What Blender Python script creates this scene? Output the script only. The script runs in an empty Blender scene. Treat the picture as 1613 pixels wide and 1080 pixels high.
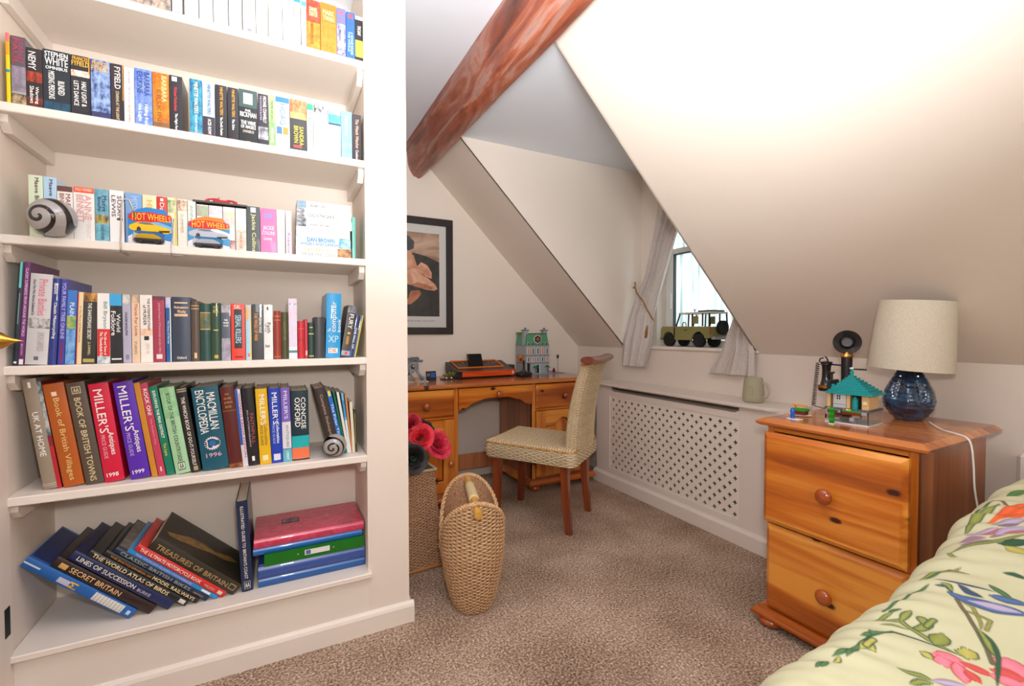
import bpy, math, random
import numpy as np
from mathutils import Vector, Matrix, noise
R = math.radians
random.seed(7)
sc = bpy.context.scene
COL = sc.collection

# ------------------------------------------------------------------ camera, world, lights, exposure
cd = bpy.data.cameras.new('camera'); cam = bpy.data.objects.new('camera', cd); COL.objects.link(cam)
cd.sensor_width = 36; cd.lens = 720 / 1613 * 36; cd.clip_start = .02
YAW, PITCH, ROLL = R(27.25), R(1.3), R(.1)
fw = Vector((math.sin(YAW) * math.cos(PITCH), math.cos(YAW) * math.cos(PITCH), -math.sin(PITCH)))
r0 = Vector((math.cos(YAW), -math.sin(YAW), 0)); u0 = r0.cross(fw)
rt = r0 * math.cos(ROLL) - u0 * math.sin(ROLL); up = u0 * math.cos(ROLL) + r0 * math.sin(ROLL)
cam.matrix_world = Matrix(((rt.x, up.x, -fw.x, 0), (rt.y, up.y, -fw.y, 0), (rt.z, up.z, -fw.z, 1.13), (0, 0, 0, 1)))
sc.camera = cam
sc.view_settings.view_transform = 'Standard'; sc.view_settings.look = 'None'
sc.view_settings.exposure = 0.0; sc.view_settings.gamma = 1.0; sc.view_settings.use_curve_mapping = False
w = bpy.data.worlds.new('world'); sc.world = w; w.use_nodes = True
w.node_tree.nodes['Background'].inputs[0].default_value = (.93, .97, 1, 1)
w.node_tree.nodes['Background'].inputs[1].default_value = 2.3
def area(name, loc, rot, size, energy, color=(1, 1, 1), sy=None):
    l = bpy.data.lights.new(name, 'AREA'); l.energy = energy; l.size = size; l.color = color
    if sy: l.shape = 'RECTANGLE'; l.size_y = sy
    o = bpy.data.objects.new(name, l); COL.objects.link(o); o.location = loc; o.rotation_euler = rot
    return o
area('flash', (.05, -.02, 1.29), (R(88), 0, -YAW), .09, 12.5, (1, .98, .96))
area('bounced_flash', (.30, .30, 1.60), (R(180 - 32), 0, R(-26)), .5, 46, (.94, .975, 1), .5).data.spread = R(148)
area('room_bounce', (.3, -1.9, 2.0), (R(84), 0, R(-22)), 2.2, 20, (1, .985, .97), .8)

# ------------------------------------------------------------------ materials
def lin(h):
    if isinstance(h, (tuple, list)): return tuple(h[:3])
    c = [int(h[i:i + 2], 16) / 255 for i in (0, 2, 4)]
    return tuple(x / 12.92 if x <= .04045 else ((x + .055) / 1.055) ** 2.4 for x in c)
MC = {}
def nm(name):
    m = bpy.data.materials.new(name); m.use_nodes = True
    nt = m.node_tree; return m, nt, nt.nodes['Principled BSDF'], nt.nodes, nt.links
def mat(h, rough=.6, metal=0, name=None, coat=0, trans=0, ior=1.45, alpha=1, spec=.5, emit=0):
    key = (h, rough, metal, coat, trans, alpha, spec, emit)
    if key in MC: return MC[key]
    m, nt, p, N, L = nm(name or 'plain_' + str(h))
    p.inputs['Base Color'].default_value = (*lin(h), 1); p.inputs['Roughness'].default_value = rough
    p.inputs['Metallic'].default_value = metal; p.inputs['Coat Weight'].default_value = coat
    p.inputs['Transmission Weight'].default_value = trans; p.inputs['IOR'].default_value = ior
    p.inputs['Alpha'].default_value = alpha; p.inputs['Specular IOR Level'].default_value = spec
    if emit: p.inputs['Emission Color'].default_value = (*lin(h), 1); p.inputs['Emission Strength'].default_value = emit
    MC[key] = m; return m
def noise_mat(name, stops, scale=(10, 10, 10), detail=4, rough=.6, bump=0, bscale=None, coat=0, dist=0, spec=.5, nr=.6):
    if name in MC: return MC[name]
    m, nt, p, N, L = nm(name)
    tc = N.new('ShaderNodeTexCoord'); mp = N.new('ShaderNodeMapping'); mp.inputs['Scale'].default_value = scale
    n = N.new('ShaderNodeTexNoise'); n.inputs['Scale'].default_value = 1; n.inputs['Detail'].default_value = detail
    n.inputs['Distortion'].default_value = dist; n.inputs['Roughness'].default_value = nr
    cr = N.new('ShaderNodeValToRGB'); e = cr.color_ramp.elements
    while len(e) < len(stops): e.new(.5)
    for i, (q, c) in enumerate(stops): e[i].position = q; e[i].color = (*lin(c), 1)
    L.new(tc.outputs['Object'], mp.inputs[0]); L.new(mp.outputs[0], n.inputs['Vector']); L.new(n.outputs[0], cr.inputs[0]); L.new(cr.outputs[0], p.inputs['Base Color'])
    p.inputs['Roughness'].default_value = rough; p.inputs['Coat Weight'].default_value = coat; p.inputs['Specular IOR Level'].default_value = spec
    if bump:
        b = N.new('ShaderNodeBump'); b.inputs['Strength'].default_value = bump; b.inputs['Distance'].default_value = .002
        if bscale:
            n2 = N.new('ShaderNodeTexNoise'); n2.inputs['Scale'].default_value = bscale; n2.inputs['Detail'].default_value = 3
            L.new(tc.outputs['Object'], n2.inputs['Vector']); L.new(n2.outputs[0], b.inputs['Height'])
        else: L.new(n.outputs[0], b.inputs['Height'])
        L.new(b.outputs[0], p.inputs['Normal'])
    MC[name] = m; return m
def mottle(a, b):
    return noise_mat('mottle_%s_%s' % (a, b), [(.36, a), (.62, b)], (70, 70, 45), 5, .45)
def paint(name, c, c2, rough=.7):
    return noise_mat(name, [(.3, c), (.7, c2)], (1.3, 1.3, 1.3), 2, rough, .12, 90)
def wood(name, base, light, dark, axis, rough=.32, coat=.35, knots=True, seed=0.0, sc_=1.0, plane='xz'):
    """stained timber: grain along axis, boards of slightly different tone, dark knots"""
    if name in MC: return MC[name]
    m, nt, p, N, L = nm(name)
    def node(t, **k):
        x = N.new(t)
        for a, v in k.items(): setattr(x, a, v)
        return x
    tc = node('ShaderNodeTexCoord')
    def mapped(s, off=(0, 0, 0)):
        mp = node('ShaderNodeMapping'); mp.inputs['Scale'].default_value = s; mp.inputs['Location'].default_value = off
        L.new(tc.outputs['Object'], mp.inputs[0]); return mp.outputs[0]
    g = [26 * sc_] * 3; g[axis] = 1.6
    n1 = node('ShaderNodeTexNoise'); n1.inputs['Scale'].default_value = 1; n1.inputs['Detail'].default_value = 6; n1.inputs['Distortion'].default_value = .5
    L.new(mapped(g, (seed, seed * 2, seed)), n1.inputs['Vector'])
    g2 = [7.5 * sc_] * 3; g2[axis] = .35
    n2 = node('ShaderNodeTexNoise'); n2.inputs['Scale'].default_value = 1; n2.inputs['Detail'].default_value = 1
    L.new(mapped(g2, (seed + 3, seed, seed + 5)), n2.inputs['Vector'])
    c1 = node('ShaderNodeValToRGB'); e = c1.color_ramp.elements; e.new(.5)
    for i, (q, c) in enumerate(((.39, dark), (.5, base), (.61, light))): e[i].position = q; e[i].color = (*lin(c), 1)
    mx = node('ShaderNodeMath', operation='MULTIPLY_ADD'); mx.inputs[1].default_value = .42; 
    L.new(n1.outputs[0], mx.inputs[0])
    m2 = node('ShaderNodeMath', operation='MULTIPLY'); m2.inputs[1].default_value = .6; L.new(n2.outputs[0], m2.inputs[0]); L.new(m2.outputs[0], mx.inputs[2])
    L.new(mx.outputs[0], c1.inputs[0])
    out = c1.outputs[0]
    if knots:
        k = [9.5 * sc_] * 3; k[axis] = 5.0 * sc_
        v = node('ShaderNodeTexVoronoi'); v.voronoi_dimensions = '2D'; v.inputs['Scale'].default_value = 1
        sx = node('ShaderNodeSeparateXYZ'); cx_ = node('ShaderNodeCombineXYZ'); L.new(mapped(k, (seed + .3, seed + .7, seed + .1)), sx.inputs[0])
        L.new(sx.outputs['XYZ'.index(plane[0].upper())], cx_.inputs[0]); L.new(sx.outputs['XYZ'.index(plane[1].upper())], cx_.inputs[1]); L.new(cx_.outputs[0], v.inputs['Vector'])
        nn = node('ShaderNodeTexNoise'); nn.inputs['Scale'].default_value = 60; L.new(tc.outputs['Object'], nn.inputs['Vector'])
        sp = node('ShaderNodeSeparateColor'); L.new(v.outputs['Color'], sp.inputs[0])
        gt = node('ShaderNodeMath', operation='GREATER_THAN'); gt.inputs[1].default_value = .52; L.new(sp.outputs[0], gt.inputs[0])
        ad = node('ShaderNodeMath', operation='MULTIPLY_ADD'); ad.inputs[1].default_value = .07; L.new(nn.outputs[0], ad.inputs[0]); L.new(v.outputs['Distance'], ad.inputs[2])
        mr = node('ShaderNodeMapRange'); mr.inputs['From Min'].default_value = .10; mr.inputs['From Max'].default_value = .15; mr.inputs['To Min'].default_value = 1; mr.inputs['To Max'].default_value = 0
        L.new(ad.outputs[0], mr.inputs[0])
        mu = node('ShaderNodeMath', operation='MULTIPLY'); L.new(mr.outputs[0], mu.inputs[0]); L.new(gt.outputs[0], mu.inputs[1])
        mi = node('ShaderNodeMix', data_type='RGBA'); L.new(mu.outputs[0], mi.inputs[0]); L.new(out, mi.inputs[6]); mi.inputs[7].default_value = (*lin('3a0f05'), 1)
        out = mi.outputs[2]
    L.new(out, p.inputs['Base Color']); p.inputs['Roughness'].default_value = rough; p.inputs['Coat Weight'].default_value = coat; p.inputs['Coat Roughness'].default_value = .25
    b = node('ShaderNodeBump'); b.inputs['Strength'].default_value = .08; b.inputs['Distance'].default_value = .001; L.new(n1.outputs[0], b.inputs['Height']); L.new(b.outputs[0], p.inputs['Normal'])
    MC[name] = m; return m
def attr_mat(name, rough=.7, bump=0, coat=0):
    m, nt, p, N, L = nm(name)
    a = N.new('ShaderNodeAttribute'); a.attribute_name = 'Col'; L.new(a.outputs['Color'], p.inputs['Base Color'])
    p.inputs['Roughness'].default_value = rough; p.inputs['Coat Weight'].default_value = coat
    if bump:
        tc = N.new('ShaderNodeTexCoord'); n = N.new('ShaderNodeTexNoise'); n.inputs['Scale'].default_value = 500; b = N.new('ShaderNodeBump')
        b.inputs['Strength'].default_value = bump; b.inputs['Distance'].default_value = .001; L.new(tc.outputs['Object'], n.inputs['Vector']); L.new(n.outputs[0], b.inputs['Height']); L.new(b.outputs[0], p.inputs['Normal'])
    return m
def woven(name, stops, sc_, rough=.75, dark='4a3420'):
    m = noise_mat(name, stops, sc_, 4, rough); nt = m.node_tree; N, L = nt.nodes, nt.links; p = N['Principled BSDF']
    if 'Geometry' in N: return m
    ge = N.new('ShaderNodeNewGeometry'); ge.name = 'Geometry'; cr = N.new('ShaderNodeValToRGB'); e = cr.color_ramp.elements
    e[0].position = .455; e[0].color = (*lin(dark), 1); e[1].position = .503; e[1].color = (1, 1, 1, 1); L.new(ge.outputs['Pointiness'], cr.inputs[0])  # grooves between strands darkened in the colour, standing in for shade
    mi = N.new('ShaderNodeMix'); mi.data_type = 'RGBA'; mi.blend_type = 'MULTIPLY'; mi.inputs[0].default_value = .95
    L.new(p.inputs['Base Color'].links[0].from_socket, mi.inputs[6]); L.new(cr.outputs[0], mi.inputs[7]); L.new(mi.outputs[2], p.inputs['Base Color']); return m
CREAM = paint('cream_wall_paint', 'e9dbcd', 'eee0d3')
WHITE = paint('white_ceiling_paint', 'e0e3ea', 'e6e8ee')
GLOSSP = paint('cream_gloss_paint', 'ece0d5', 'f0e5da', .38)

# ------------------------------------------------------------------ geometry helpers
class G:
    def __init__(s): s.v = []; s.f = []; s.m = []; s.mi = 0
    def quad(s, a, b, c, d):
        n = len(s.v); s.v += [tuple(a), tuple(b), tuple(c), tuple(d)]; s.f.append((n, n + 1, n + 2, n + 3)); s.m.append(s.mi); return s
    def poly(s, pts):
        n = len(s.v); s.v += [tuple(p) for p in pts]; s.f.append(tuple(range(n, n + len(pts)))); s.m.append(s.mi); return s
    def add(s, vs, fs):
        n = len(s.v); s.v += [tuple(p) for p in vs]; s.f += [tuple(i + n for i in f) for f in fs]; s.m += [s.mi] * len(fs); return s
    def box(s, x0, x1, y0, y1, z0, z1, bev=0, M=None):
        if bev <= 0:
            vs = [(x, y, z) for x in (x0, x1) for y in (y0, y1) for z in (z0, z1)]
            fs = [(0, 1, 3, 2), (4, 6, 7, 5), (0, 4, 5, 1), (2, 3, 7, 6), (0, 2, 6, 4), (1, 5, 7, 3)]
        else:
            b = min(bev, (x1 - x0) * .49, (y1 - y0) * .49, (z1 - z0) * .49); vs = []; idx = {}
            X, Y, Z = (x0, x1), (y0, y1), (z0, z1); sg = (1, -1)
            for i in (0, 1):
                for j in (0, 1):
                    for k in (0, 1):
                        c = (X[i], Y[j], Z[k]); d = (sg[i] * b, sg[j] * b, sg[k] * b)
                        for a in range(3):
                            idx[i, j, k, a] = len(vs)
                            vs.append(tuple(c[q] + (0 if q == a else d[q]) for q in range(3)))
            fs = []
            for a in range(3):
                o = [q for q in range(3) if q != a]
                for sd in (0, 1):
                    f = []
                    for (p, q) in ((0, 0), (1, 0), (1, 1), (0, 1)):
                        t = [0, 0, 0]; t[a] = sd; t[o[0]] = p; t[o[1]] = q; f.append(idx[(*t, a)])
                    fs.append(tuple(f if (sd == 1) == (a != 1) else f[::-1]))
            for a in range(3):
                o = [q for q in range(3) if q != a]
                for p in (0, 1):
                    for q in (0, 1):
                        t0 = [0, 0, 0]; t0[o[0]] = p; t0[o[1]] = q; t1 = list(t0); t1[a] = 1
                        fs.append((idx[(*t0, o[0])], idx[(*t1, o[0])], idx[(*t1, o[1])], idx[(*t0, o[1])]))
            for i in (0, 1):
                for j in (0, 1):
                    for k in (0, 1): fs.append(tuple(idx[i, j, k, a] for a in range(3)))
        if M: vs = [tuple(M @ Vector(p)) for p in vs]
        return s.add(vs, fs)
    def prism(s, pts, h0, h1, ax='y'):
        """pts: 2D outline; ax: extrusion axis. y: pts are (x,z); z: (x,y); x: (y,z)"""
        n = len(pts)
        mk = {'y': lambda p, h: (p[0], h, p[1]), 'z': lambda p, h: (p[0], p[1], h), 'x': lambda p, h: (h, p[0], p[1])}[ax]
        vs = [mk(p, h0) for p in pts] + [mk(p, h1) for p in pts]
        return s.add(vs, [tuple(range(n))[::-1], tuple(range(n, 2 * n))] + [(i, (i + 1) % n, (i + 1) % n + n, i + n) for i in range(n)])
    def lathe(s, prof, c=(0, 0, 0), seg=20, ax='z', M=None, cap=True, sx=1, sy=1):
        n = len(prof); vs = []
        for k in range(seg):
            a = 2 * math.pi * k / seg
            for (r, h) in prof:
                p = (r * math.cos(a) * sx, r * math.sin(a) * sy, h)
                if ax == 'y': p = (p[0], -h, p[1])
                if ax == 'x': p = (h, p[0], p[1])
                vs.append((p[0] + c[0], p[1] + c[1], p[2] + c[2]))
        fs = [(k * n + i, ((k + 1) % seg) * n + i, ((k + 1) % seg) * n + i + 1, k * n + i + 1) for k in range(seg) for i in range(n - 1)]
        if cap:
            if prof[0][0] > 1e-6: fs.append(tuple(k * n for k in range(seg))[::-1])
            if prof[-1][0] > 1e-6: fs.append(tuple(k * n + n - 1 for k in range(seg)))
        if M: vs = [tuple(M @ Vector(p)) for p in vs]
        return s.add(vs, fs)
    def cyl(s, c, r, h, seg=16, ax='z', M=None): return s.lathe([(r, 0), (r, h)], c, seg, ax, M)
    def tube(s, pts, r, seg=8, closed=False):
        P = [Vector(p) for p in pts]; n = len(P); rr = r if isinstance(r, (list, tuple)) else [r] * n
        T = [((P[(i + 1) % n] if (closed or i < n - 1) else P[i]) - (P[i - 1] if (closed or i > 0) else P[i])).normalized() for i in range(n)]
        a = Vector((0, 0, 1)) if abs(T[0].z) < .9 else Vector((1, 0, 0)); nrm = T[0].cross(a).normalized(); vs = []
        for i in range(n):
            nrm = (nrm - T[i] * nrm.dot(T[i])).normalized(); b = T[i].cross(nrm)
            for k in range(seg):
                t = 2 * math.pi * k / seg; vs.append(tuple(P[i] + (nrm * math.cos(t) + b * math.sin(t)) * rr[i]))
        m = n if closed else n - 1
        fs = [(i * seg + k, i * seg + (k + 1) % seg, ((i + 1) % n) * seg + (k + 1) % seg, ((i + 1) % n) * seg + k) for i in range(m) for k in range(seg)]
        if not closed: fs += [tuple(range(seg))[::-1], tuple((n - 1) * seg + k for k in range(seg))]
        return s.add(vs, fs)
    def grid(s, fn, nu, nv, wrap=False):
        vs = [tuple(fn(i / nu, j / nv)) for j in range(nv + 1) for i in range(nu + (0 if wrap else 1))]
        w_ = nu if wrap else nu + 1
        return s.add(vs, [(j * w_ + i, j * w_ + (i + 1) % w_, (j + 1) * w_ + (i + 1) % w_, (j + 1) * w_ + i) for j in range(nv) for i in range(nu)])
    def mesh(s, name, mats, smooth=False):
        me = bpy.data.meshes.new(name); me.from_pydata(s.v, [], s.f)
        for m in (mats if isinstance(mats, list) else [mats]): me.materials.append(m)
        if isinstance(mats, list): me.polygons.foreach_set('material_index', s.m)
        if smooth: me.polygons.foreach_set('use_smooth', [True] * len(s.f))
        me.update(); return me
    def build(s, name, mats, parent=None, smooth=False, sharp=None, recalc=True, **props):
        me = s.mesh(name, mats, smooth)
        if recalc:
            import bmesh
            bm = bmesh.new(); bm.from_mesh(me); bmesh.ops.recalc_face_normals(bm, faces=bm.faces); bm.to_mesh(me); bm.free()
        if sharp is not None:
            me.polygons.foreach_set('use_smooth', [True] * len(me.polygons)); me.set_sharp_from_angle(angle=R(sharp))
        return link(name, me, parent, **props)
def link(name, me, parent=None, loc=None, rot=None, **props):
    o = bpy.data.objects.new(name, me); COL.objects.link(o)
    if parent: o.parent = parent
    if loc is not None: o.location = loc
    if rot is not None: o.rotation_euler = rot
    for k, v in props.items(): o[k] = v
    return o
def thing(name, label, cat, loc=(0, 0, 0), rz=0, group=None):
    o = bpy.data.objects.new(name, None); COL.objects.link(o); o.location = loc; o.rotation_euler = (0, 0, rz); o.empty_display_size = .05
    o['label'] = label; o['category'] = cat
    if group: o['group'] = group
    return o
def tag(o, label, cat, group=None):
    o['label'] = label; o['category'] = cat
    if group: o['group'] = group
    return o
def struct(name, g, m, parent=None, **k):
    o = g.build(name, m, parent, **k)
    if not parent: o['kind'] = 'structure'
    return o
def colour_attr(me, cols):
    a = me.color_attributes.new('Col', 'FLOAT_COLOR', 'POINT'); a.data.foreach_set('color', np.asarray(cols, dtype=np.float32).ravel())
TC = {}
def text_mesh(s):
    """vertices of a string scaled to the unit square, and its faces"""
    if s in TC: return TC[s]
    c = bpy.data.curves.new('t', 'FONT'); c.body = s; c.resolution_u = 2; c.offset = .0
    o = bpy.data.objects.new('t', c); me = o.to_mesh()
    v = np.empty(len(me.vertices) * 3, dtype=np.float32); me.vertices.foreach_get('co', v); v = v.reshape(-1, 3)
    f = [tuple(p.vertices) for p in me.polygons]
    mn = v.min(0); mx = v.max(0); v = (v - mn) / np.maximum(mx - mn, 1e-6)
    o.to_mesh_clear(); bpy.data.objects.remove(o); bpy.data.curves.remove(c)
    TC[s] = (v, f); return TC[s]

# ------------------------------------------------------------------ the room
BX0, BX1, BY, BB = -.675, .297, 1.765, 2.075      # alcove: left, right, front, back
XW, YW, KN, CZ, DZ = 2.38, 3.345, 1.01, 2.50, 2.362
SL = 1.0
xs_top = XW - (CZ - KN) / SL; xs_d = XW - (DZ - KN) / SL
def carpet():
    m, nt, p, N, L = nm('brown_flecked_carpet')
    tc = N.new('ShaderNodeTexCoord')
    n = N.new('ShaderNodeTexNoise'); n.inputs['Scale'].default_value = 120; n.inputs['Detail'].default_value = 4; n.inputs['Roughness'].default_value = .75
    n2 = N.new('ShaderNodeTexNoise'); n2.inputs['Scale'].default_value = 3; n2.inputs['Detail'].default_value = 2
    v = N.new('ShaderNodeTexVoronoi'); v.inputs['Scale'].default_value = 170
    for q in (n, n2, v): L.new(tc.outputs['Object'], q.inputs['Vector'])
    cr = N.new('ShaderNodeValToRGB'); e = cr.color_ramp.elements; e.new(.5); e.new(.6)
    for i, (q, c) in enumerate(((.34, '5c4838'), (.45, '9a806c'), (.55, 'c8ac96'), (.66, 'f6e4d2'))): e[i].position = q; e[i].color = (*lin(c), 1)
    ma = N.new('ShaderNodeMath'); ma.operation = 'MULTIPLY_ADD'; ma.inputs[1].default_value = .22; ma.inputs[2].default_value = -.11
    L.new(n2.outputs[0], ma.inputs[0]); ad = N.new('ShaderNodeMath'); ad.operation = 'ADD'; L.new(n.outputs[0], ad.inputs[0]); L.new(ma.outputs[0], ad.inputs[1])
    L.new(ad.outputs[0], cr.inputs[0])
    mi = N.new('ShaderNodeMix'); mi.data_type = 'RGBA'; mi.blend_type = 'MULTIPLY'; mi.inputs[0].default_value = .3
    bw = N.new('ShaderNodeRGBToBW'); L.new(v.outputs['Color'], bw.inputs[0]); L.new(cr.outputs[0], mi.inputs[6]); L.new(bw.outputs[0], mi.inputs[7])
    hs = N.new('ShaderNodeHueSaturation'); hs.inputs['Saturation'].default_value = 1.0; hs.inputs['Value'].default_value = 1.15; L.new(mi.outputs[2], hs.inputs['Color'])
    L.new(hs.outputs[0], p.inputs['Base Color']); p.inputs['Roughness'].default_value = .95; p.inputs['Specular IOR Level'].default_value = .1
    b = N.new('ShaderNodeBump'); b.inputs['Strength'].default_value = .9; b.inputs['Distance'].default_value = .006
    L.new(n.outputs[0], b.inputs['Height']); L.new(b.outputs[0], p.inputs['Normal'])
    return m
RX0, RY0 = -2.0, -2.6
struct('floor', G().box(RX0, XW, RY0, YW, -.05, 0), carpet())
struct('ceiling', G().box(RX0, xs_top, RY0, YW, CZ, CZ + .03), WHITE)
def slope(y0, y1, z0=KN, z1=CZ):
    xa, xb = XW - (z0 - KN) / SL, XW - (z1 - KN) / SL; t = .004
    return [(xa, z0), (xb, z1), (xb + t, z1 + t), (xa + t, z0 + t)], y0, y1
g = G()
for y0, y1, z0, z1 in ((2.72, YW, KN, CZ), (RY0, 1.64, KN, CZ), (1.64, 2.72, DZ, CZ)):
    g.prism(*slope(y0, y1, z0, z1), 'y')
struct('ceiling_slope', g, CREAM)
struct('dormer_ceiling', G().box(xs_d, 2.54, 1.64, 2.72, DZ, DZ + .02), WHITE)
for nme, y in (('wall_dormer_far', 2.72), ('wall_dormer_near', 1.64)):
    s_ = .01 if y > 2 else -.01
    struct(nme, G().prism([(xs_d, DZ), (XW, KN), (2.54, KN), (2.54, DZ)], y, y + s_), CREAM)
struct('wall_right', G().box(XW, XW + .02, RY0, YW, 0, KN + .003), CREAM)
struct('wall_back', G().box(RX0, XW, YW, YW + .03, 0, CZ), CREAM)
struct('wall_front', G().box(RX0, XW, RY0 - .03, RY0, 0, CZ), CREAM)
struct('wall_left', G().box(RX0 - .03, RX0, RY0, YW, 0, CZ), CREAM)
# bookcase wall: pillar on the right of the alcove, wall on its left, alcove back
struct('wall_pillar', G().box(BX1, .452, BY, YW, 0, CZ), CREAM)
struct('wall_alcove_back', G().box(BX0 - .02, BX1, BB, BB + .03, 0, CZ), CREAM)
struct('wall_alcove_left', G().box(RX0, BX0, BY, BB + .03, 0, CZ), CREAM)
# skirting boards
def skirt(name, pts, g=None):
    (x0, y0), (x1, y1) = pts; d = Vector((x1 - x0, y1 - y0)); L_ = d.length; a = math.atan2(d.y, d.x)
    M = Matrix.Translation((x0, y0, 0)) @ Matrix.Rotation(a, 4, 'Z')
    prof = [(0, 0), (-.016, 0), (-.016, .062), (-.012, .072), (-.006, .078), (0, .08)]
    q = G().prism([(p[0], p[1]) for p in prof], 0, L_, 'x')
    q.v = [tuple(M @ Vector(v)) for v in q.v]
    struct(name, q, GLOSSP)
skirt('baseboard_pillar', ((BX0 - .02, BY - .001), (.4685, BY - .001)))
skirt('baseboard_pillar_side', ((.4525, BY), (.4525, YW - .0)))
bpy.data.objects['baseboard_pillar_side'].location.x = 0
skirt('baseboard_back', ((.47, YW - .0005), (XW, YW - .0005)))
skirt('baseboard_right', ((XW - .0005, YW), (XW - .0005, RY0)))
# base panel under the bottom shelf, flush with the pillar
struct('wall_alcove_base', G().box(BX0 - .02, BX1 + .001, BY - .0015, BB, 0, .212), GLOSSP)

# window in the dormer
GL = mat('f4f2ee', .35)
wx = 2.62
wl = struct('wall_window', G().box(2.54, 2.56, 1.64, 1.80, KN, DZ).box(2.54, 2.56, 2.555, 2.72, KN, DZ).box(2.54, 2.56, 1.80, 2.555, 1.92, DZ), CREAM)
struct('trim_window_reveal', G().box(2.56, 2.70, 1.79, 1.80, 1.03, 1.93).box(2.56, 2.70, 2.555, 2.565, 1.03, 1.93).box(2.56, 2.70, 1.79, 2.565, 1.92, 1.93), CREAM)
struct('trim_window_sill', G().box(2.362, 2.70, 1.62, 2.74, KN + .002, KN + .024, .004), GLOSSP)
win = thing('window_1', 'white framed casement window with frosted streaky glass in the dormer', 'window', (0, 0, 0)); win['kind'] = 'structure'
del win['category']; del win['label']
g = G()
for a in ((1.80, 1.845, 1.034, 1.92), (2.51, 2.555, 1.034, 1.92), (1.845, 2.51, 1.034, 1.075), (1.845, 2.51, 1.875, 1.92)): g.box(2.63, 2.685, *a, .004)
g.build('window_frame', GL, win)
g = G()
for a in ((1.85, 1.89, 1.08, 1.745), (2.465, 2.505, 1.08, 1.745), (1.89, 2.465, 1.08, 1.12), (1.89, 2.465, 1.705, 1.745)): g.box(2.615, 2.665, *a, .004)
g.build('casement', GL, win)
g = G()
for a in ((1.889, 1.897, 1.12, 1.705), (2.458, 2.466, 1.12, 1.705), (1.89, 2.465, 1.12, 1.127), (1.89, 2.465, 1.698, 1.705)): g.box(2.612, 2.64, *a)
g.build('glazing_gasket', mat('3c4448', .5), win)
def frosted():
    m, nt, p, N, L = nm('frosted_streaky_glass')
    tc = N.new('ShaderNodeTexCoord'); mp = N.new('ShaderNodeMapping'); mp.inputs['Scale'].default_value = (1, 38, 2.2); n = N.new('ShaderNodeTexNoise'); n.inputs['Scale'].default_value = 1; n.inputs['Detail'].default_value = 6
    L.new(tc.outputs['Object'], mp.inputs[0]); L.new(mp.outputs[0], n.inputs['Vector'])
    cr = N.new('ShaderNodeValToRGB'); e = cr.color_ramp.elements
    e[0].position = .36; e[0].color = (*lin('bccac8'), 1); e[1].position = .6; e[1].color = (*lin('fafdfd'), 1); L.new(n.outputs[0], cr.inputs[0])
    t = N.new('ShaderNodeBsdfTranslucent'); L.new(cr.outputs[0], t.inputs[0])
    gl = N.new('ShaderNodeBsdfGlossy'); gl.inputs['Roughness'].default_value = .25; mx = N.new('ShaderNodeMixShader'); mx.inputs[0].default_value = .05
    L.new(t.outputs[0], mx.inputs[1]); L.new(gl.outputs[0], mx.inputs[2]); L.new(mx.outputs[0], N['Material Output'].inputs[0]); return m
FR = frosted()
G().box(2.634, 2.637, 1.885, 2.47, 1.11, 1.715).build('window_pane', FR, win)
G().box(2.654, 2.657, 1.84, 2.515, 1.75, 1.88).build('window_pane', FR, win)
G().box(2.60, 2.615, 2.475, 2.495, 1.30, 1.42, .003).build('window_handle', GL, win)

# cupboard door standing open at the left of the alcove
d = thing('door_1', 'x', 'x'); d['kind'] = 'structure'; del d['label']; del d['category']
G().box(-.705, -.664, .95, 1.742, .01, 2.3, .003).build('door_leaf', GLOSSP, d)
G().box(-.702, -.6665, 1.742, BY, 0, 2.34, .002).build('door_jamb', GLOSSP, d)
h = G().lathe([(0, 0), (.02, 0), (.022, .004), (.01, .01), (.0085, .022), (.017, .03), (.0225, .042), (.021, .052), (.012, .064), (.006, .074), (.0018, .086), (0, .09)], (-.664, 1.60, 1.112), 24, 'x').build('door_handle', mat('d8a84a', .18, 1), d, smooth=True)
G().box(-.668, -.6625, 1.715, 1.742, .30, .38, .001).build('hinge', mat('2e3a34', .4, .6), d)

# the oak beam under the ceiling
def beam():
    b = thing('ceiling_beam', 'rough-hewn reddish-brown oak beam running under the sloping ceiling to the back wall', 'beam')
    ny = 60
    def fn(i, j):
        y = RY0 + .02 + (YW - RY0 - .02) * j
        e = .012 * noise.noise(Vector((i * 9, y * 2.2, 1))) + .006 * noise.noise(Vector((i * 5, y * 9, 4)))
        a = min(1, max(0, (y + .5) / 3.8))
        pts = [(.845, CZ + .003), (.862, 2.42), (.885, 2.32), (.905, 2.278), (.95, 2.272), (1.012 - .05 * a, 2.276), (1.03 - .045 * a, 2.30), (1.045 - .03 * a, 2.36 + .0), (.98, 2.45), (.90, CZ + .003)]
        k = i * (len(pts) - 1); q = int(min(k, len(pts) - 2)); t = k - q
        x = pts[q][0] * (1 - t) + pts[q + 1][0] * t; z = pts[q][1] * (1 - t) + pts[q + 1][1] * t
        inner = 0 if i < .02 or i > .98 else 1
        return (x + e * inner, y, z + e * .5 * inner)
    g = G().grid(lambda u_, v_: fn(u_, v_), 27, 150)
    m = noise_mat('red_brown_oak', [(.28, '4a2c24'), (.42, '86422c'), (.52, 'a4583c'), (.6, 'b08070'), (.7, '76686a'), (.8, '4c4448')], (11, 1.8, 11), 8, .42, .6, 60, .25, .9)  # greyish-lilac upper stops put the beam's sheen into the timber colour
    g.build('beam_timber', m, b, sharp=25, recalc=False)
beam()

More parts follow.
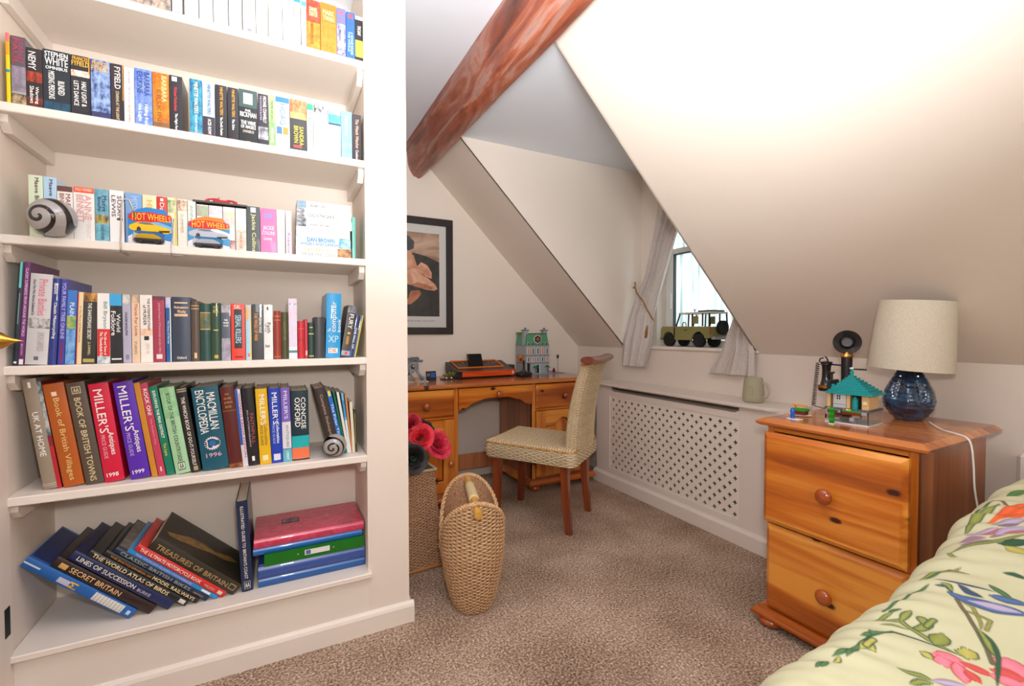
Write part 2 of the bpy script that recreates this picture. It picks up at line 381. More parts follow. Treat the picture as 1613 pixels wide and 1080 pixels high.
# ------------------------------------------------------------------ built-in bookcase
bc = thing('built_in_bookcase', 'cream painted built-in bookcase filling the alcove left of the pillar', 'bookcase')
TOPS = (2.122, 1.762, 1.402, 1.039, .674)
for zt in TOPS:
    G().box(BX0 + .001, BX1 - .001, 1.752, BB - .001, zt - .025, zt, .0025).build('shelf', GLOSSP, bc)
    for x0, x1 in ((BX0 + .0015, BX0 + .0215), (BX1 - .0215, BX1 - .0015)):
        z1 = zt - .0255
        G().prism([(1.775, z1), (BB - .002, z1), (BB - .002, z1 - .045), (1.80, z1 - .045), (1.775, z1 - .022)], x0, x1, 'x').build('shelf_batten', GLOSSP, bc)
G().box(BX0 + .001, BX1 + .012, 1.742, BB - .001, .213, .233, .003).build('shelf', GLOSSP, bc)

# ------------------------------------------------------------------ books
PAGES = noise_mat('page_edges', [(.35, 'cdbfa6'), (.65, 'efe6d4')], (400, 8, 8), 2, .9)
PAGEW = mat('e9e2d4', .9)
def book(X, Y, z, t, h, lean, deep, col, kind, label, dec, d=None, yr=0, name='book', group=None, lie=False, cat='book', coat=.35):
    hard = kind == 'h'
    if d is None: d = .112 if h < .192 else (.14 if h < .225 else .195)
    d = min(d, BB - .004 - Y) if not lie else d
    sag = .0035 if hard and t > .014 else .0006
    wt = .0024 if hard else .0007
    wt = min(wt, t * .2); yoff = 0
    N_ = 8
    fx = lambda u: -sag * 4 * u * (1 - u)
    outer = [(0, d)] + [(t * k / N_, fx(k / N_)) for k in range(N_ + 1)] + [(t, d)]
    inner = [(t - wt, d)] + [(wt + (t - 2 * wt) * k / N_, fx(k / N_) + wt) for k in range(N_, -1, -1)] + [(wt, d)]
    g = G(); m = len(outer)
    vs = [(x, y, 0) for x, y in outer + inner] + [(x, y, h) for x, y in outer + inner]; n = 2 * m
    fs = [(i, (i + 1) % n, (i + 1) % n + n, i + n) for i in range(n)]
    for zz in (0, n):
        for k in range(m - 1): fs.append((k + zz, k + 1 + zz, n - 2 - k + zz, n - 1 - k + zz))
    g.add(vs, fs)
    ck = 'bookcloth' if hard and coat == 0 else 'cover'
    me = g.mesh(name, mat(col, .38 if not hard else .42, coat=coat, name=ck + '_' + col)); me.polygons.foreach_set('use_smooth', [True] * len(me.polygons)); me.set_sharp_from_angle(angle=R(35))
    o = bpy.data.objects.new(name, me); COL.objects.link(o)
    ins = .003 if hard else .0003
    G().box(wt + .0001, t - wt - .0001, wt, d - ins, ins, h - (ins if hard else .0006)).build('pages', PAGES, o)
    # printing on the spine
    pr = G(); mats = []
    def mi(mm):
        if mm not in mats: mats.append(mm)
        return mats.index(mm)
    lay = .0003
    for q in dec:
        k = q[0]
        if k in 'BN':
            if k == 'B': _, z0, z1, a, b, c = q; pr.mi = mi(mat(c, .4, coat=coat, name='print_' + c))
            else: _, z0, z1, c1, c2 = q; a, b = 0, 1; pr.mi = mi(mottle(c1, c2))
            za, zb = h * (1 - z1), h * (1 - z0); a = max(a, .012); b = min(b, .988)
            pr.grid(lambda i, j: (t * (a + (b - a) * i), fx(a + (b - a) * i) - lay, za + (zb - za) * j), 8, 1); lay += .00006
        elif k == 'T':
            _, s, z0, z1, a, b, c, orr = q
            v, f = text_mesh(s); pr.mi = mi(mat(c, .5, name='print_' + c))
            if orr == 'd': U = a + (b - a) * v[:, 1]; Z = 1 - (z0 + (z1 - z0) * v[:, 0])
            elif orr == 'u': U = b - (b - a) * v[:, 1]; Z = 1 - (z1 - (z1 - z0) * v[:, 0])
            else: U = a + (b - a) * v[:, 0]; Z = 1 - (z1 - (z1 - z0) * v[:, 1])
            for e1, e2 in ((0, 0), (.0005, .0004)):      # struck twice for a bolder face
                pr.add([(t * p + e1, fx(p) - .0009 - e1 * .1, h * r_ + e2) for p, r_ in zip(U.tolist(), Z.tolist())], f)
        elif k == 'G':
            _, z0, z1, c1, c2 = q; cz = h * (1 - (z0 + z1) / 2); R_ = h * (z1 - z0) / 2
            pr.mi = mi(mat(c1, .4)); n2 = 40
            pr.poly([(t / 2 + R_ * (1 if i % 2 else .8) * math.cos(2 * math.pi * i / n2), fx(.5) - .0004 + .0015 * abs(math.cos(2 * math.pi * i / n2)) ** 2, cz + R_ * (1 if i % 2 else .8) * math.sin(2 * math.pi * i / n2)) for i in range(n2)])
            pr.mi = mi(mat(c2, .4)); pr.poly([(t / 2 + R_ * .42 * math.cos(2 * math.pi * i / 20), fx(.5) - .0008, cz + R_ * .42 * math.sin(2 * math.pi * i / 20)) for i in range(20)])
    if pr.v: pr.build('spine_print', mats, o, recalc=False)
    if lie: return o
    o.rotation_euler = (0, lean, 0)
    Yd = Y + deep * 0
    if lean > 0: o.location = (X + t / math.cos(lean) - t * math.cos(lean), Yd, z + t * math.sin(lean))
    else: o.location = (X, Yd, z)
    tag(o, label, cat, group)
    return o
SHN = {1: 'books on the top shelf', 2: 'paperbacks on the second shelf', 3: 'paperbacks on the third shelf', 4: 'books on the fourth shelf', 5: 'leaning hardbacks on the fifth shelf'}
BOOKS = [
 (1, -0.369, 1.782, 2.125, 0.0874, 0.1502, 0.0, 0.0, '8b8d90', 'p', 'thick paperback with a grey and peach photo spine, top shelf far left', [('N', 0.55, 0.92, '55595f', 'd8b8a0'), ('B', 0.0, 0.5, 0, 1, 'f4f1ea')]),
 (1, -0.2785, 1.782, 2.125, 0.0247, 0.1759, 0.0, 0.0, 'f4f1ea', 'p', 'white paperback beside the photo spine on the top shelf', [('T', 'o', 0.9, 0.94, 0.3, 0.7, '55555c', 'd')]),
 (1, -0.2466, 1.782, 2.125, 0.0362, 0.1816, 0.0, 0.0, 'f4f1ea', 'p', 'plain white paperback, first to the right of the dark gap on the top shelf', [('B', 0.25, 0.62, 0.42, 0.56, 'e3dcdf'), ('B', 0.86, 0.91, 0.35, 0.68, 'c9cfd2')]),
 (1, -0.2073, 1.782, 2.125, 0.0359, 0.1817, 0.0, 0.0, 'f4f1ea', 'p', 'plain white paperback, second to the right of the dark gap on the top shelf', [('B', 0.25, 0.62, 0.42, 0.56, 'd8d6d8'), ('B', 0.86, 0.91, 0.35, 0.68, 'b9b9bf')]),
 (1, -0.1687, 1.782, 2.125, 0.0393, 0.1819, 0.0, 0.0, 'f4f1ea', 'p', 'plain white paperback, third to the right of the dark gap on the top shelf', [('B', 0.25, 0.62, 0.42, 0.56, 'e3dcdf'), ('B', 0.86, 0.91, 0.35, 0.68, 'd3d3d6')]),
 (1, -0.1265, 1.782, 2.125, 0.0365, 0.1819, 0.0, 0.0, 'f4f1ea', 'p', 'plain white paperback, fourth to the right of the dark gap on the top shelf', [('B', 0.25, 0.62, 0.42, 0.56, 'd8d6d8'), ('B', 0.86, 0.91, 0.35, 0.68, 'e5a8a8')]),
 (1, -0.0868, 1.782, 2.125, 0.0363, 0.181, 0.0, 0.0, 'f4f1ea', 'p', 'plain white paperback, fifth to the right of the dark gap on the top shelf', [('B', 0.25, 0.62, 0.42, 0.56, 'e3dcdf'), ('B', 0.86, 0.91, 0.35, 0.68, '8a8c93')]),
 (1, -0.0481, 1.782, 2.125, 0.0341, 0.1792, 0.0, 0.0, 'f4f1ea', 'p', 'plain white paperback, sixth to the right of the dark gap on the top shelf', [('B', 0.25, 0.62, 0.42, 0.56, 'd8d6d8'), ('B', 0.86, 0.91, 0.35, 0.68, 'd9dcc8')]),
 (1, -0.0103, 1.782, 2.125, 0.0398, 0.1781, 0.0, 0.0, 'f4f1ea', 'p', 'plain white paperback, seventh to the right of the dark gap on the top shelf', [('B', 0.25, 0.62, 0.42, 0.56, 'e3dcdf'), ('B', 0.86, 0.91, 0.35, 0.68, 'cdd3da')]),
 (1, 0.0322, 1.782, 2.125, 0.0334, 0.1762, 0.0, 0.0, 'f4f1ea', 'p', 'plain white paperback, eighth to the right of the dark gap on the top shelf', [('B', 0.25, 0.62, 0.42, 0.56, 'd8d6d8'), ('B', 0.86, 0.91, 0.35, 0.68, 'd7d7d9')]),
 (1, 0.0674, 1.782, 2.125, 0.0201, 0.1726, 0.0, 0.0, 'f4f1ea', 'p', 'slim white paperback with a teal top edge, top shelf', [('B', 0, 0.08, 0, 1, '3d93a8'), ('B', 0.3, 0.75, 0.4, 0.6, 'd9e3ea')]),
 (1, 0.0901, 1.782, 2.125, 0.0157, 0.1683, 0.0, 0.0, 'f4f1ea', 'p', 'slimmest white paperback, left of the orange ones on the top shelf', [('B', 0, 0.09, 0, 1, '57b8a8'), ('B', 0.3, 0.6, 0.4, 0.6, 'd6dbe6')]),
 (1, 0.1072, 1.782, 2.125, 0.0439, 0.1829, 0.0, 0.0, 'c8641c', 'p', 'red and yellow classic paperback, top shelf', [('N', 0.0, 0.42, 'b8302c', 'cc5c34'), ('N', 0.42, 1, 'd09a30', 'c87420'), ('T', 'DANIEL', 0.14, 0.22, 0.2, 0.8, 'f6d9a0', 'h'), ('T', 'DEFOE', 0.23, 0.31, 0.2, 0.8, 'f6d9a0', 'h'), ('T', 'ROBINSON CRUSOE', 0.4, 0.84, 0.28, 0.5, '8a3a20', 'd')]),
 (1, 0.1526, 1.782, 2.125, 0.0537, 0.1858, 0.0, 0.0, 'c87a1c', 'p', 'broad orange classic paperback, top shelf', [('T', 'MARK', 0.13, 0.22, 0.15, 0.85, 'fbdf9c', 'h'), ('T', 'TWAIN', 0.24, 0.33, 0.15, 0.85, 'fbdf9c', 'h'), ('N', 0.36, 0.97, 'c47a1c', 'd08e30')]),
 (1, 0.2071, 1.782, 2.125, 0.0304, 0.1837, 0.0, 0.0, '7472b4', 'p', 'lilac and indigo paperback, top shelf', [('N', 0.3, 0.9, '3d3a8c', 'b9b8e4'), ('T', 'THE NEXT WORLD', 0.4, 0.85, 0.5, 0.8, 'f4f1ea', 'd'), ('B', 0.05, 0.12, 0.3, 0.7, 'e0606a')]),
 (1, 0.2393, 1.782, 2.125, 0.0296, 0.1801, 0.0, 0.0, '2b63b8', 'p', 'bright blue paperback with a red emblem, top shelf', [('B', 0.04, 0.12, 0.25, 0.8, 'dd4a4a'), ('T', 'A VOYAGE ROUND', 0.4, 0.85, 0.5, 0.8, 'b8d2f2', 'd'), ('T', 'THE WORLD', 0.4, 0.8, 0.2, 0.42, 'b8d2f2', 'd')]),
 (1, 0.2704, 1.782, 2.125, 0.0276, 0.1734, 0.0, 0.0, '1d1b1f', 'p', 'black and yellow paperback at the right end of the top shelf', [('B', 0, 0.07, 0, 1, 'f4f1ea'), ('B', 0.5, 0.85, 0, 1, 'f0cf3e'), ('T', 'THE DAY', 0.2, 0.4, 0.3, 0.7, 'f4f1ea', 'd'), ('B', 0.93, 1, 0, 1, 'f0cf3e')]),
 (2, -0.6574, 1.782, 1.765, 0.0078, 0.2, 0.0, 0.0, 'f4d21c', 'p', 'thin yellow and pink paperback at the left end of the second shelf', [('B', 0.0, 0.12, 0, 1, 'f2707a'), ('B', 0.5, 0.54, 0, 1, '2c8fb0'), ('B', 0.12, 0.3, 0, 1, 'f0a020')]),
 (2, -0.6472, 1.782, 1.765, 0.0298, 0.1957, 0.0, 0.04, '57505a', 'p', 'tall mauve-lettered dark paperback, second shelf', [('T', 'SCARLET', 0.03, 0.38, 0.55, 0.85, 'b04060', 'd'), ('T', 'PAUL', 0.03, 0.4, 0.12, 0.5, 'c03a50', 'd'), ('N', 0.42, 0.78, '9d8d9d', '77707c'), ('B', 0.78, 0.81, 0, 1, 'a9a29c'), ('N', 0.82, 1, '3a2a20', 'c9b08a')]),
 (2, -0.6166, 1.782, 1.765, 0.0334, 0.1719, 0.0, 0.0, '2a2023', 'p', 'black paperback with a red glow and white lettering, second shelf', [('N', 0.38, 0.55, 'c2452a', '3a1c18'), ('N', 0.8, 1, '8a2c22', '3a1c18'), ('T', 'NEMY', 0.06, 0.35, 0.15, 0.6, 'f4f1ea', 'd'), ('T', 'Warning', 0.62, 0.9, 0.5, 0.75, 'f4f1ea', 'd'), ('T', 'Shadows', 0.62, 0.9, 0.2, 0.45, 'f4f1ea', 'd')]),
 (2, -0.5821, 1.782, 1.765, 0.0583, 0.1779, 0.0, 0.0, '1c2730', 'p', 'very thick black omnibus paperback, second shelf', [('T', 'STEPHEN', 0.03, 0.11, 0.08, 0.92, 'f4f1ea', 'h'), ('T', 'WHITE', 0.12, 0.24, 0.08, 0.92, 'f4f1ea', 'h'), ('T', 'OMNIBUS', 0.26, 0.31, 0.1, 0.9, 'f4f1ea', 'h'), ('T', 'MISSING PERSONS', 0.34, 0.78, 0.2, 0.42, 'f4f1ea', 'd'), ('T', 'BLINDED', 0.48, 0.7, 0.55, 0.78, 'f4f1ea', 'd'), ('N', 0.82, 1, '14344a', '1d5570')]),
 (2, -0.5223, 1.782, 1.765, 0.0425, 0.1777, 0.0, 0.0, '26242a', 'p', 'black paperback with orange top lettering, second shelf', [('T', 'FRANCES', 0.02, 0.08, 0.1, 0.9, 'e8a83c', 'h'), ('T', 'FYFIELD', 0.09, 0.17, 0.06, 0.94, 'f0b840', 'h'), ('N', 0.24, 0.34, 'e86a2a', 'f6efe0'), ('T', 'HALF LIGHT &', 0.42, 0.82, 0.55, 0.8, 'f4f1ea', 'd'), ('T', "LET'S DANCE", 0.42, 0.82, 0.15, 0.4, 'f4f1ea', 'd'), ('B', 0, 0.28, 0.93, 1, 'ef9a2a')]),
 (2, -0.4783, 1.782, 1.765, 0.0448, 0.1769, 0.0, 0.0, '2c3f78', 'p', 'thick blue mottled paperback, second shelf', [('N', 0.0, 0.86, '22386f', '9db8e6'), ('T', 'FRANCES', 0.03, 0.09, 0.1, 0.9, 'e8b040', 'h'), ('T', 'FYFIELD', 0.1, 0.19, 0.06, 0.94, 'e8b040', 'h'), ('N', 0.86, 1, '2b2a52', '3a3f70')]),
 (2, -0.432, 1.782, 1.765, 0.0292, 0.1761, 0.0, 0.0, '33262a', 'p', 'dark brown paperback with white capitals, second shelf', [('T', 'FYFIELD', 0.05, 0.42, 0.3, 0.75, 'f4f1ea', 'd'), ('T', 'STARING AT THE LIGHT', 0.46, 0.94, 0.38, 0.62, 'd9c9a0', 'd'), ('B', 0.0, 0.6, 0.93, 1, 'f09a2a')]),
 (2, -0.4014, 1.782, 1.765, 0.024, 0.172, 0.0, 0.0, 'f4f1ea', 'p', 'white paperback with faint red lettering, second shelf', [('T', 'MICHAEL CRICHTON', 0.05, 0.6, 0.4, 0.62, 'a09a98', 'd'), ('T', 'THE LOST WORLD', 0.62, 0.95, 0.4, 0.6, 'e08a7a', 'd')]),
 (2, -0.376, 1.782, 1.765, 0.0429, 0.1772, 0.0, 0.0, '6482cc', 'p', 'cornflower blue paperback with dark lettering, second shelf', [('N', 0, 1, '5070c4', '88a0de'), ('T', 'BARBARA', 0.05, 0.45, 0.55, 0.85, '2a3a78', 'd'), ('T', 'ERSKINE', 0.05, 0.42, 0.15, 0.45, '2a3a78', 'd'), ('T', 'Hiding from', 0.6, 0.97, 0.5, 0.75, 'f2f4fb', 'd'), ('T', 'the Light', 0.6, 0.9, 0.15, 0.4, 'f2f4fb', 'd')]),
 (2, -0.3319, 1.782, 1.765, 0.041, 0.1767, 0.0, 0.0, 'd4700c', 'p', 'orange paperback with gold lettering, second shelf', [('N', 0, 0.86, 'cc5c08', 'd88a18'), ('T', 'BARBARA', 0.05, 0.5, 0.55, 0.85, 'f8dc9a', 'd'), ('T', 'ERSKINE', 0.3, 0.94, 0.25, 0.5, '8a5a30', 'd'), ('B', 0.86, 0.93, 0, 1, '7a6650')]),
 (2, -0.2897, 1.782, 1.765, 0.0331, 0.1776, 0.0, 0.0, '2b292e', 'p', 'black paperback showing its starry cover, second shelf', [('T', 'Michael Robotham', 0.2, 0.62, 0.35, 0.6, 'd8444c', 'd'), ('T', 'The Night Ferry', 0.66, 0.98, 0.35, 0.6, 'f4f1ea', 'd'), ('B', 0.02, 0.1, 0.2, 0.6, 'e8e8ea')]),
 (2, -0.2378, 1.782, 1.765, 0.0331, 0.1796, 0.0, 0.0, '2476a4', 'p', 'turquoise paperback fading down to orange, second shelf', [('N', 0, 1, '1c5c8c', '40a4be'), ('T', 'MINETTE WALTERS', 0.05, 0.6, 0.38, 0.68, 'f0e8b0', 'd'), ('T', 'THE SHAPE OF SNAKES', 0.62, 0.94, 0.4, 0.6, 'c8eaf0', 'd'), ('B', 0.94, 1, 0, 1, 'f2903a')]),
 (2, -0.2034, 1.782, 1.765, 0.0333, 0.1803, 0.0, 0.0, 'b9cde6', 'p', 'pale blue paperback over a dark treeline, second shelf', [('T', 'MINETTE WALTERS', 0.05, 0.58, 0.4, 0.65, '4a6a94', 'd'), ('B', 0.62, 1, 0, 1, '3c3540'), ('T', 'ACID ROW', 0.66, 0.93, 0.42, 0.68, 'f4f1ea', 'd'), ('B', 0.94, 1, 0.3, 0.8, 'e0484e')]),
 (2, -0.1685, 1.782, 1.765, 0.0322, 0.1777, 0.0, 0.0, '2a272a', 'p', 'black paperback with gold and white lettering, second shelf', [('T', 'MINETTE WALTERS', 0.04, 0.55, 0.4, 0.65, 'e8a83e', 'd'), ('T', "The Devil's Feather", 0.58, 0.92, 0.4, 0.62, 'f4f1ea', 'd'), ('B', 0.95, 1, 0.3, 0.8, 'd0383e')]),
 (2, -0.1344, 1.782, 1.765, 0.0306, 0.1774, 0.0, 0.0, '2b282b', 'p', 'black paperback with short white title, second shelf', [('T', 'MINETTE WALTERS', 0.04, 0.54, 0.4, 0.65, 'e8a83e', 'd'), ('T', 'The Echo', 0.58, 0.78, 0.4, 0.62, 'f4f1ea', 'd'), ('B', 0.94, 1, 0.3, 0.7, 'd0383e')]),
 (2, -0.1025, 1.782, 1.765, 0.0534, 0.1803, 0.0, 0.0, '1c1e20', 'p', 'thick black paperback with a white tree on its spine, second shelf', [('B', 0.0, 0.32, 0, 1, '3c5450'), ('B', 0.06, 0.26, 0.25, 0.75, 'e6e2e0'), ('T', 'PHIL', 0.36, 0.4, 0.35, 0.65, 'f4f1ea', 'h'), ('T', 'RICKMAN', 0.41, 0.5, 0.06, 0.94, 'f4f1ea', 'h'), ('T', 'THE WINE', 0.57, 0.64, 0.1, 0.9, 'f4f1ea', 'h'), ('T', 'OF ANGELS', 0.65, 0.71, 0.1, 0.9, 'f4f1ea', 'h'), ('T', 'OMNIBUS', 0.74, 0.79, 0.2, 0.8, 'c8b8a8', 'h'), ('B', 0.94, 1, 0.4, 0.6, 'e8b08a')]),
 (2, -0.047, 1.782, 1.765, 0.0309, 0.1772, 0.0, 0.0, '332d38', 'p', 'dark violet-grey paperback, second shelf', [('T', 'MICHAEL CONNELLY', 0.04, 0.54, 0.5, 0.8, 'f4f1ea', 'd'), ('T', 'THE CONCRETE BLONDE', 0.04, 0.5, 0.2, 0.36, 'b8a8c0', 'd'), ('N', 0.62, 0.86, 'c8c8ce', '5a5a62')]),
 (2, -0.0143, 1.782, 1.765, 0.0183, 0.1802, 0.0, 0.0, 'a9cf88', 'p', 'slim green paperback, second shelf', [('N', 0.5, 1, '66a060', 'a0cf80'), ('T', 'TAMI HOAG', 0.1, 0.48, 0.3, 0.7, '4a7a44', 'd'), ('T', 'MAGIC', 0.62, 0.9, 0.3, 0.7, 'e6f2da', 'd')]),
 (2, 0.0055, 1.782, 1.765, 0.0436, 0.1797, 0.0, 0.0, 'f4f1ea', 'p', 'white paperback with a blue top band and two small photos, second shelf', [('B', 0, 0.1, 0, 1, '2f7fd0'), ('T', 'HOAG', 0.12, 0.52, 0.3, 0.7, '5a80a8', 'd'), ('B', 0.56, 0.7, 0.08, 0.46, '4a7ab0'), ('B', 0.56, 0.7, 0.52, 0.9, 'f09040')]),
 (2, 0.0505, 1.782, 1.765, 0.0528, 0.1817, 0.0, 0.0, '3a3838', 'p', 'paperback with an orange sunset over black, second shelf', [('N', 0, 0.24, 'ea6a3a', 'f2a070'), ('N', 0.24, 0.36, 'e88a40', 'f4c880'), ('T', 'SANDRA', 0.5, 0.86, 0.55, 0.8, 'e4cf4a', 'd'), ('T', 'BROWN', 0.5, 0.82, 0.22, 0.48, 'e4cf4a', 'd'), ('B', 0.86, 0.91, 0.2, 0.7, 'd84a4a')]),
 (2, 0.1047, 1.782, 1.765, 0.0192, 0.177, 0.0, 0.0, 'f4f1ea', 'p', 'slim white paperback with a green top, second shelf', [('B', 0, 0.12, 0, 1, '2fae7a'), ('T', 'ROBERT CRAIS', 0.16, 0.66, 0.35, 0.65, '2a8a68', 'd')]),
 (2, 0.1256, 1.782, 1.765, 0.0476, 0.1803, 0.0, 0.0, 'f2f1ef', 'p', 'white paperback with dark leaves at its top, second shelf', [('N', 0.0, 0.16, '3a4440', 'f2f1ef'), ('T', 'Winter', 0.3, 0.6, 0.35, 0.6, 'c8dce6', 'd')]),
 (2, 0.1751, 1.782, 1.765, 0.0415, 0.1801, 0.0, 0.0, 'f4f1ea', 'p', 'white paperback with a blue seascape at its top, second shelf', [('N', 0.0, 0.13, '8fb8cc', 'b8d2dc'), ('N', 0.13, 0.3, '3c98b8', '6ac4cc'), ('B', 0.3, 0.34, 0, 1, '28506a')]),
 (2, 0.2186, 1.782, 1.765, 0.0372, 0.1777, 0.0, 0.0, '84bde6', 'p', 'sky blue paperback near the right end of the second shelf', [('T', 'THE SLEEPING', 0.08, 0.5, 0.35, 0.6, 'e6f2fa', 'd'), ('N', 0.55, 1, '7ab6e2', '94c8ea')]),
 (2, 0.2577, 1.782, 1.765, 0.0307, 0.1739, 0.0, 0.0, '2c2022', 'p', 'dark brown paperback with peach script at the right end of the second shelf', [('T', 'The Watch Watcher', 0.1, 0.72, 0.35, 0.7, 'f0b49a', 'd'), ('T', 'Cookson', 0.75, 0.96, 0.35, 0.65, 'e8d8d0', 'd')]),
 (3, -0.6211, 1.79, 1.404, 0.0304, 0.1786, 0.0, 0.0, 'd9e6c8', 'p', 'pale green paperback at the left end of the third shelf', [('T', 'Maeve Binchy', 0.04, 0.58, 0.35, 0.72, '6a3a44', 'd'), ('N', 0.75, 1, 'cfe0b8', 'e6ecd4')]),
 (3, -0.5894, 1.79, 1.404, 0.0275, 0.1779, 0.0, 0.0, 'b4d4ea', 'p', 'powder blue paperback beside the pale green one, third shelf', [('T', 'Maeve Binchy', 0.04, 0.62, 0.35, 0.72, '54506a', 'd')]),
 (3, -0.5607, 1.79, 1.404, 0.034, 0.156, 0.0, 0.0, 'f3eee6', 'p', 'white paperback with a maroon top band, third shelf', [('B', 0, 0.1, 0, 1, '6a3c38'), ('T', 'MAEVE', 0.14, 0.5, 0.55, 0.85, '9a4a44', 'd'), ('T', 'BINCHY', 0.14, 0.5, 0.15, 0.45, '9a4a44', 'd')]),
 (3, -0.5252, 1.79, 1.404, 0.047, 0.1584, 0.0, 0.0, 'f5f0ea', 'p', 'thick white paperback with an orange top band, third shelf', [('B', 0, 0.1, 0, 1, 'ee5a34'), ('T', 'FULLY REVISED', 0.02, 0.07, 0.1, 0.9, 'f8d0b8', 'h'), ('T', 'ANNE', 0.14, 0.6, 0.52, 0.85, 'e2a09c', 'd'), ('T', 'BENNETT', 0.14, 0.65, 0.15, 0.48, 'e2a09c', 'd'), ('T', 'DIFFERENT', 0.5, 0.95, 0.6, 0.8, 'e6d4cc', 'd')]),
 (3, -0.4768, 1.79, 1.404, 0.0317, 0.1585, 0.0, 0.0, '5fa6bc', 'p', 'teal paperback with script lettering, third shelf', [('N', 0, 1, '4f98b0', '86bccc'), ('T', 'Maeve', 0.12, 0.42, 0.5, 0.85, '2a3060', 'd'), ('T', 'Binchy', 0.15, 0.42, 0.12, 0.45, '2a3060', 'd'), ('N', 0.48, 0.64, '3a2a5a', 'c8b44a'), ('T', 'SCARLET FEATHER', 0.66, 0.95, 0.4, 0.6, '3c6a80', 'd')]),
 (3, -0.4435, 1.79, 1.404, 0.0338, 0.1603, 0.0, 0.0, 'f3f0ee', 'p', 'white paperback with wide spaced lettering, third shelf', [('T', 'SUSAN', 0.1, 0.55, 0.55, 0.85, '5a4a58', 'd'), ('T', 'LEWIS', 0.1, 0.5, 0.15, 0.42, '5a4a58', 'd'), ('B', 0.52, 0.56, 0.5, 0.9, '3a3050')]),
 (3, -0.4057, 1.79, 1.404, 0.0398, 0.1575, 0.0, 0.0, '7ea9dc', 'p', 'mid blue paperback behind the yellow toy car card, third shelf', [('T', 'MISSING', 0.06, 0.5, 0.3, 0.75, 'b4cdee', 'd')]),
 (3, -0.3642, 1.79, 1.404, 0.0347, 0.1569, 0.0, 0.0, 'f3e3b6', 'p', 'cream and yellow paperback, third shelf', [('T', 'HE', 0.1, 0.3, 0.3, 0.7, 'f0b85a', 'd'), ('N', 0.3, 0.6, 'f0dca8', 'f4ead0')]),
 (3, -0.3284, 1.79, 1.404, 0.0257, 0.1556, 0.0, 0.0, 'd8382e', 'p', 'red paperback with a white initial, third shelf', [('T', 'Danielle', 0.12, 0.6, 0.3, 0.7, 'f8e8e0', 'd'), ('B', 0.03, 0.09, 0.35, 0.65, 'f4efe8')]),
 (3, -0.3014, 1.79, 1.404, 0.0235, 0.1567, 0.0, 0.0, 'ece4c0', 'p', 'yellow and white striped slim paperback, third shelf', [('B', 0, 1, 0.8, 0.97, 'e2c43c'), ('N', 0.05, 0.3, '6a9a5a', 'e8dcb0'), ('B', 0.4, 1, 0.0, 0.3, '2c4a8a')]),
 (3, -0.2758, 1.79, 1.404, 0.0254, 0.1549, 0.0, 0.0, 'f2e8d8', 'p', 'cream paperback with small figures at its top, third shelf', [('N', 0.02, 0.24, 'a8705a', 'f0dcc0'), ('T', 'SUMMER', 0.3, 0.7, 0.3, 0.6, 'c8b49c', 'd')]),
 (3, -0.2487, 1.79, 1.404, 0.0209, 0.1537, 0.0, 0.0, 'e4e8dc', 'p', 'pale grey-green slim paperback, third shelf', [('T', 'ANNIE', 0.1, 0.5, 0.3, 0.65, 'a8b4a8', 'd')]),
 (3, -0.225, 1.79, 1.404, 0.0315, 0.1447, 0.0, 0.0, 'e9efe6', 'p', 'white paperback with a pink and green flower top, third shelf', [('N', 0.02, 0.26, 'c88a9a', '9ac89a'), ('T', 'THE WAY', 0.3, 0.6, 0.3, 0.7, '8a9ab0', 'd')]),
 (3, -0.1918, 1.79, 1.404, 0.0372, 0.1451, 0.0, 0.0, 'e6ecf2', 'p', 'white paperback with a pale pink title block, third shelf', [('N', 0.02, 0.2, 'e8b8c0', 'f0e0e0'), ('N', 0.3, 0.45, '88b0d0', 'c8dce8')]),
 (3, -0.1525, 1.79, 1.404, 0.0331, 0.1456, 0.0, 0.0, 'f2e6e2', 'p', 'pinkish white paperback, third shelf', [('N', 0.1, 0.4, 'd8c0d8', 'f0e0a8'), ('N', 0.75, 0.95, '9a5a50', 'e8c8c0')]),
 (3, -0.1172, 1.79, 1.404, 0.0303, 0.1455, 0.0, 0.0, 'f0e8da', 'p', 'cream paperback with a peach lower half, third shelf', [('N', 0.5, 1, 'e8b8a4', 'f0dccc'), ('T', 'MIRAGE', 0.55, 0.92, 0.35, 0.6, 'b88a7a', 'd')]),
 (3, -0.0852, 1.79, 1.404, 0.0393, 0.1564, 0.0, 0.0, '3a4444', 'p', 'dark grey paperback with pale yellow capitals, third shelf', [('B', 0.02, 0.13, 0.3, 0.7, 'c8ccd0'), ('T', 'Jackie Collins', 0.16, 0.97, 0.3, 0.68, 'e8e4a0', 'd')]),
 (3, -0.0442, 1.79, 1.404, 0.0483, 0.1547, 0.0, 0.0, 'ea6ca8', 'p', 'bright pink paperback, third shelf', [('T', 'JACKIE', 0.38, 0.5, 0.15, 0.85, 'fbe0ec', 'h'), ('T', 'COLLINS', 0.5, 0.58, 0.1, 0.9, 'fbe0ec', 'h'), ('T', 'Lovers', 0.62, 0.7, 0.2, 0.7, 'fbe0ec', 'h'), ('B', 0.12, 0.2, 0.25, 0.7, '8a8ad8')]),
 (3, 0.0061, 1.79, 1.404, 0.0239, 0.1552, 0.0, 0.0, 'efe9d6', 'p', 'pale cream paperback right of the bright pink one, third shelf', [('T', 'JOSIE', 0.1, 0.5, 0.35, 0.65, 'd8ccb0', 'd')]),
 (3, 0.033, 1.79, 1.404, 0.0182, 0.1552, 0.0, 0.0, 'ead2e6', 'p', 'pale lilac paperback left of the flat stack, third shelf', [('T', 'Roberts', 0.5, 0.95, 0.3, 0.7, 'a878a0', 'd')]),
 (3, 0.2542, 1.79, 1.404, 0.0121, 0.1574, 0.0, 0.02, '5cae9e', 'p', 'thin teal book standing right of the flat stack, third shelf', []),
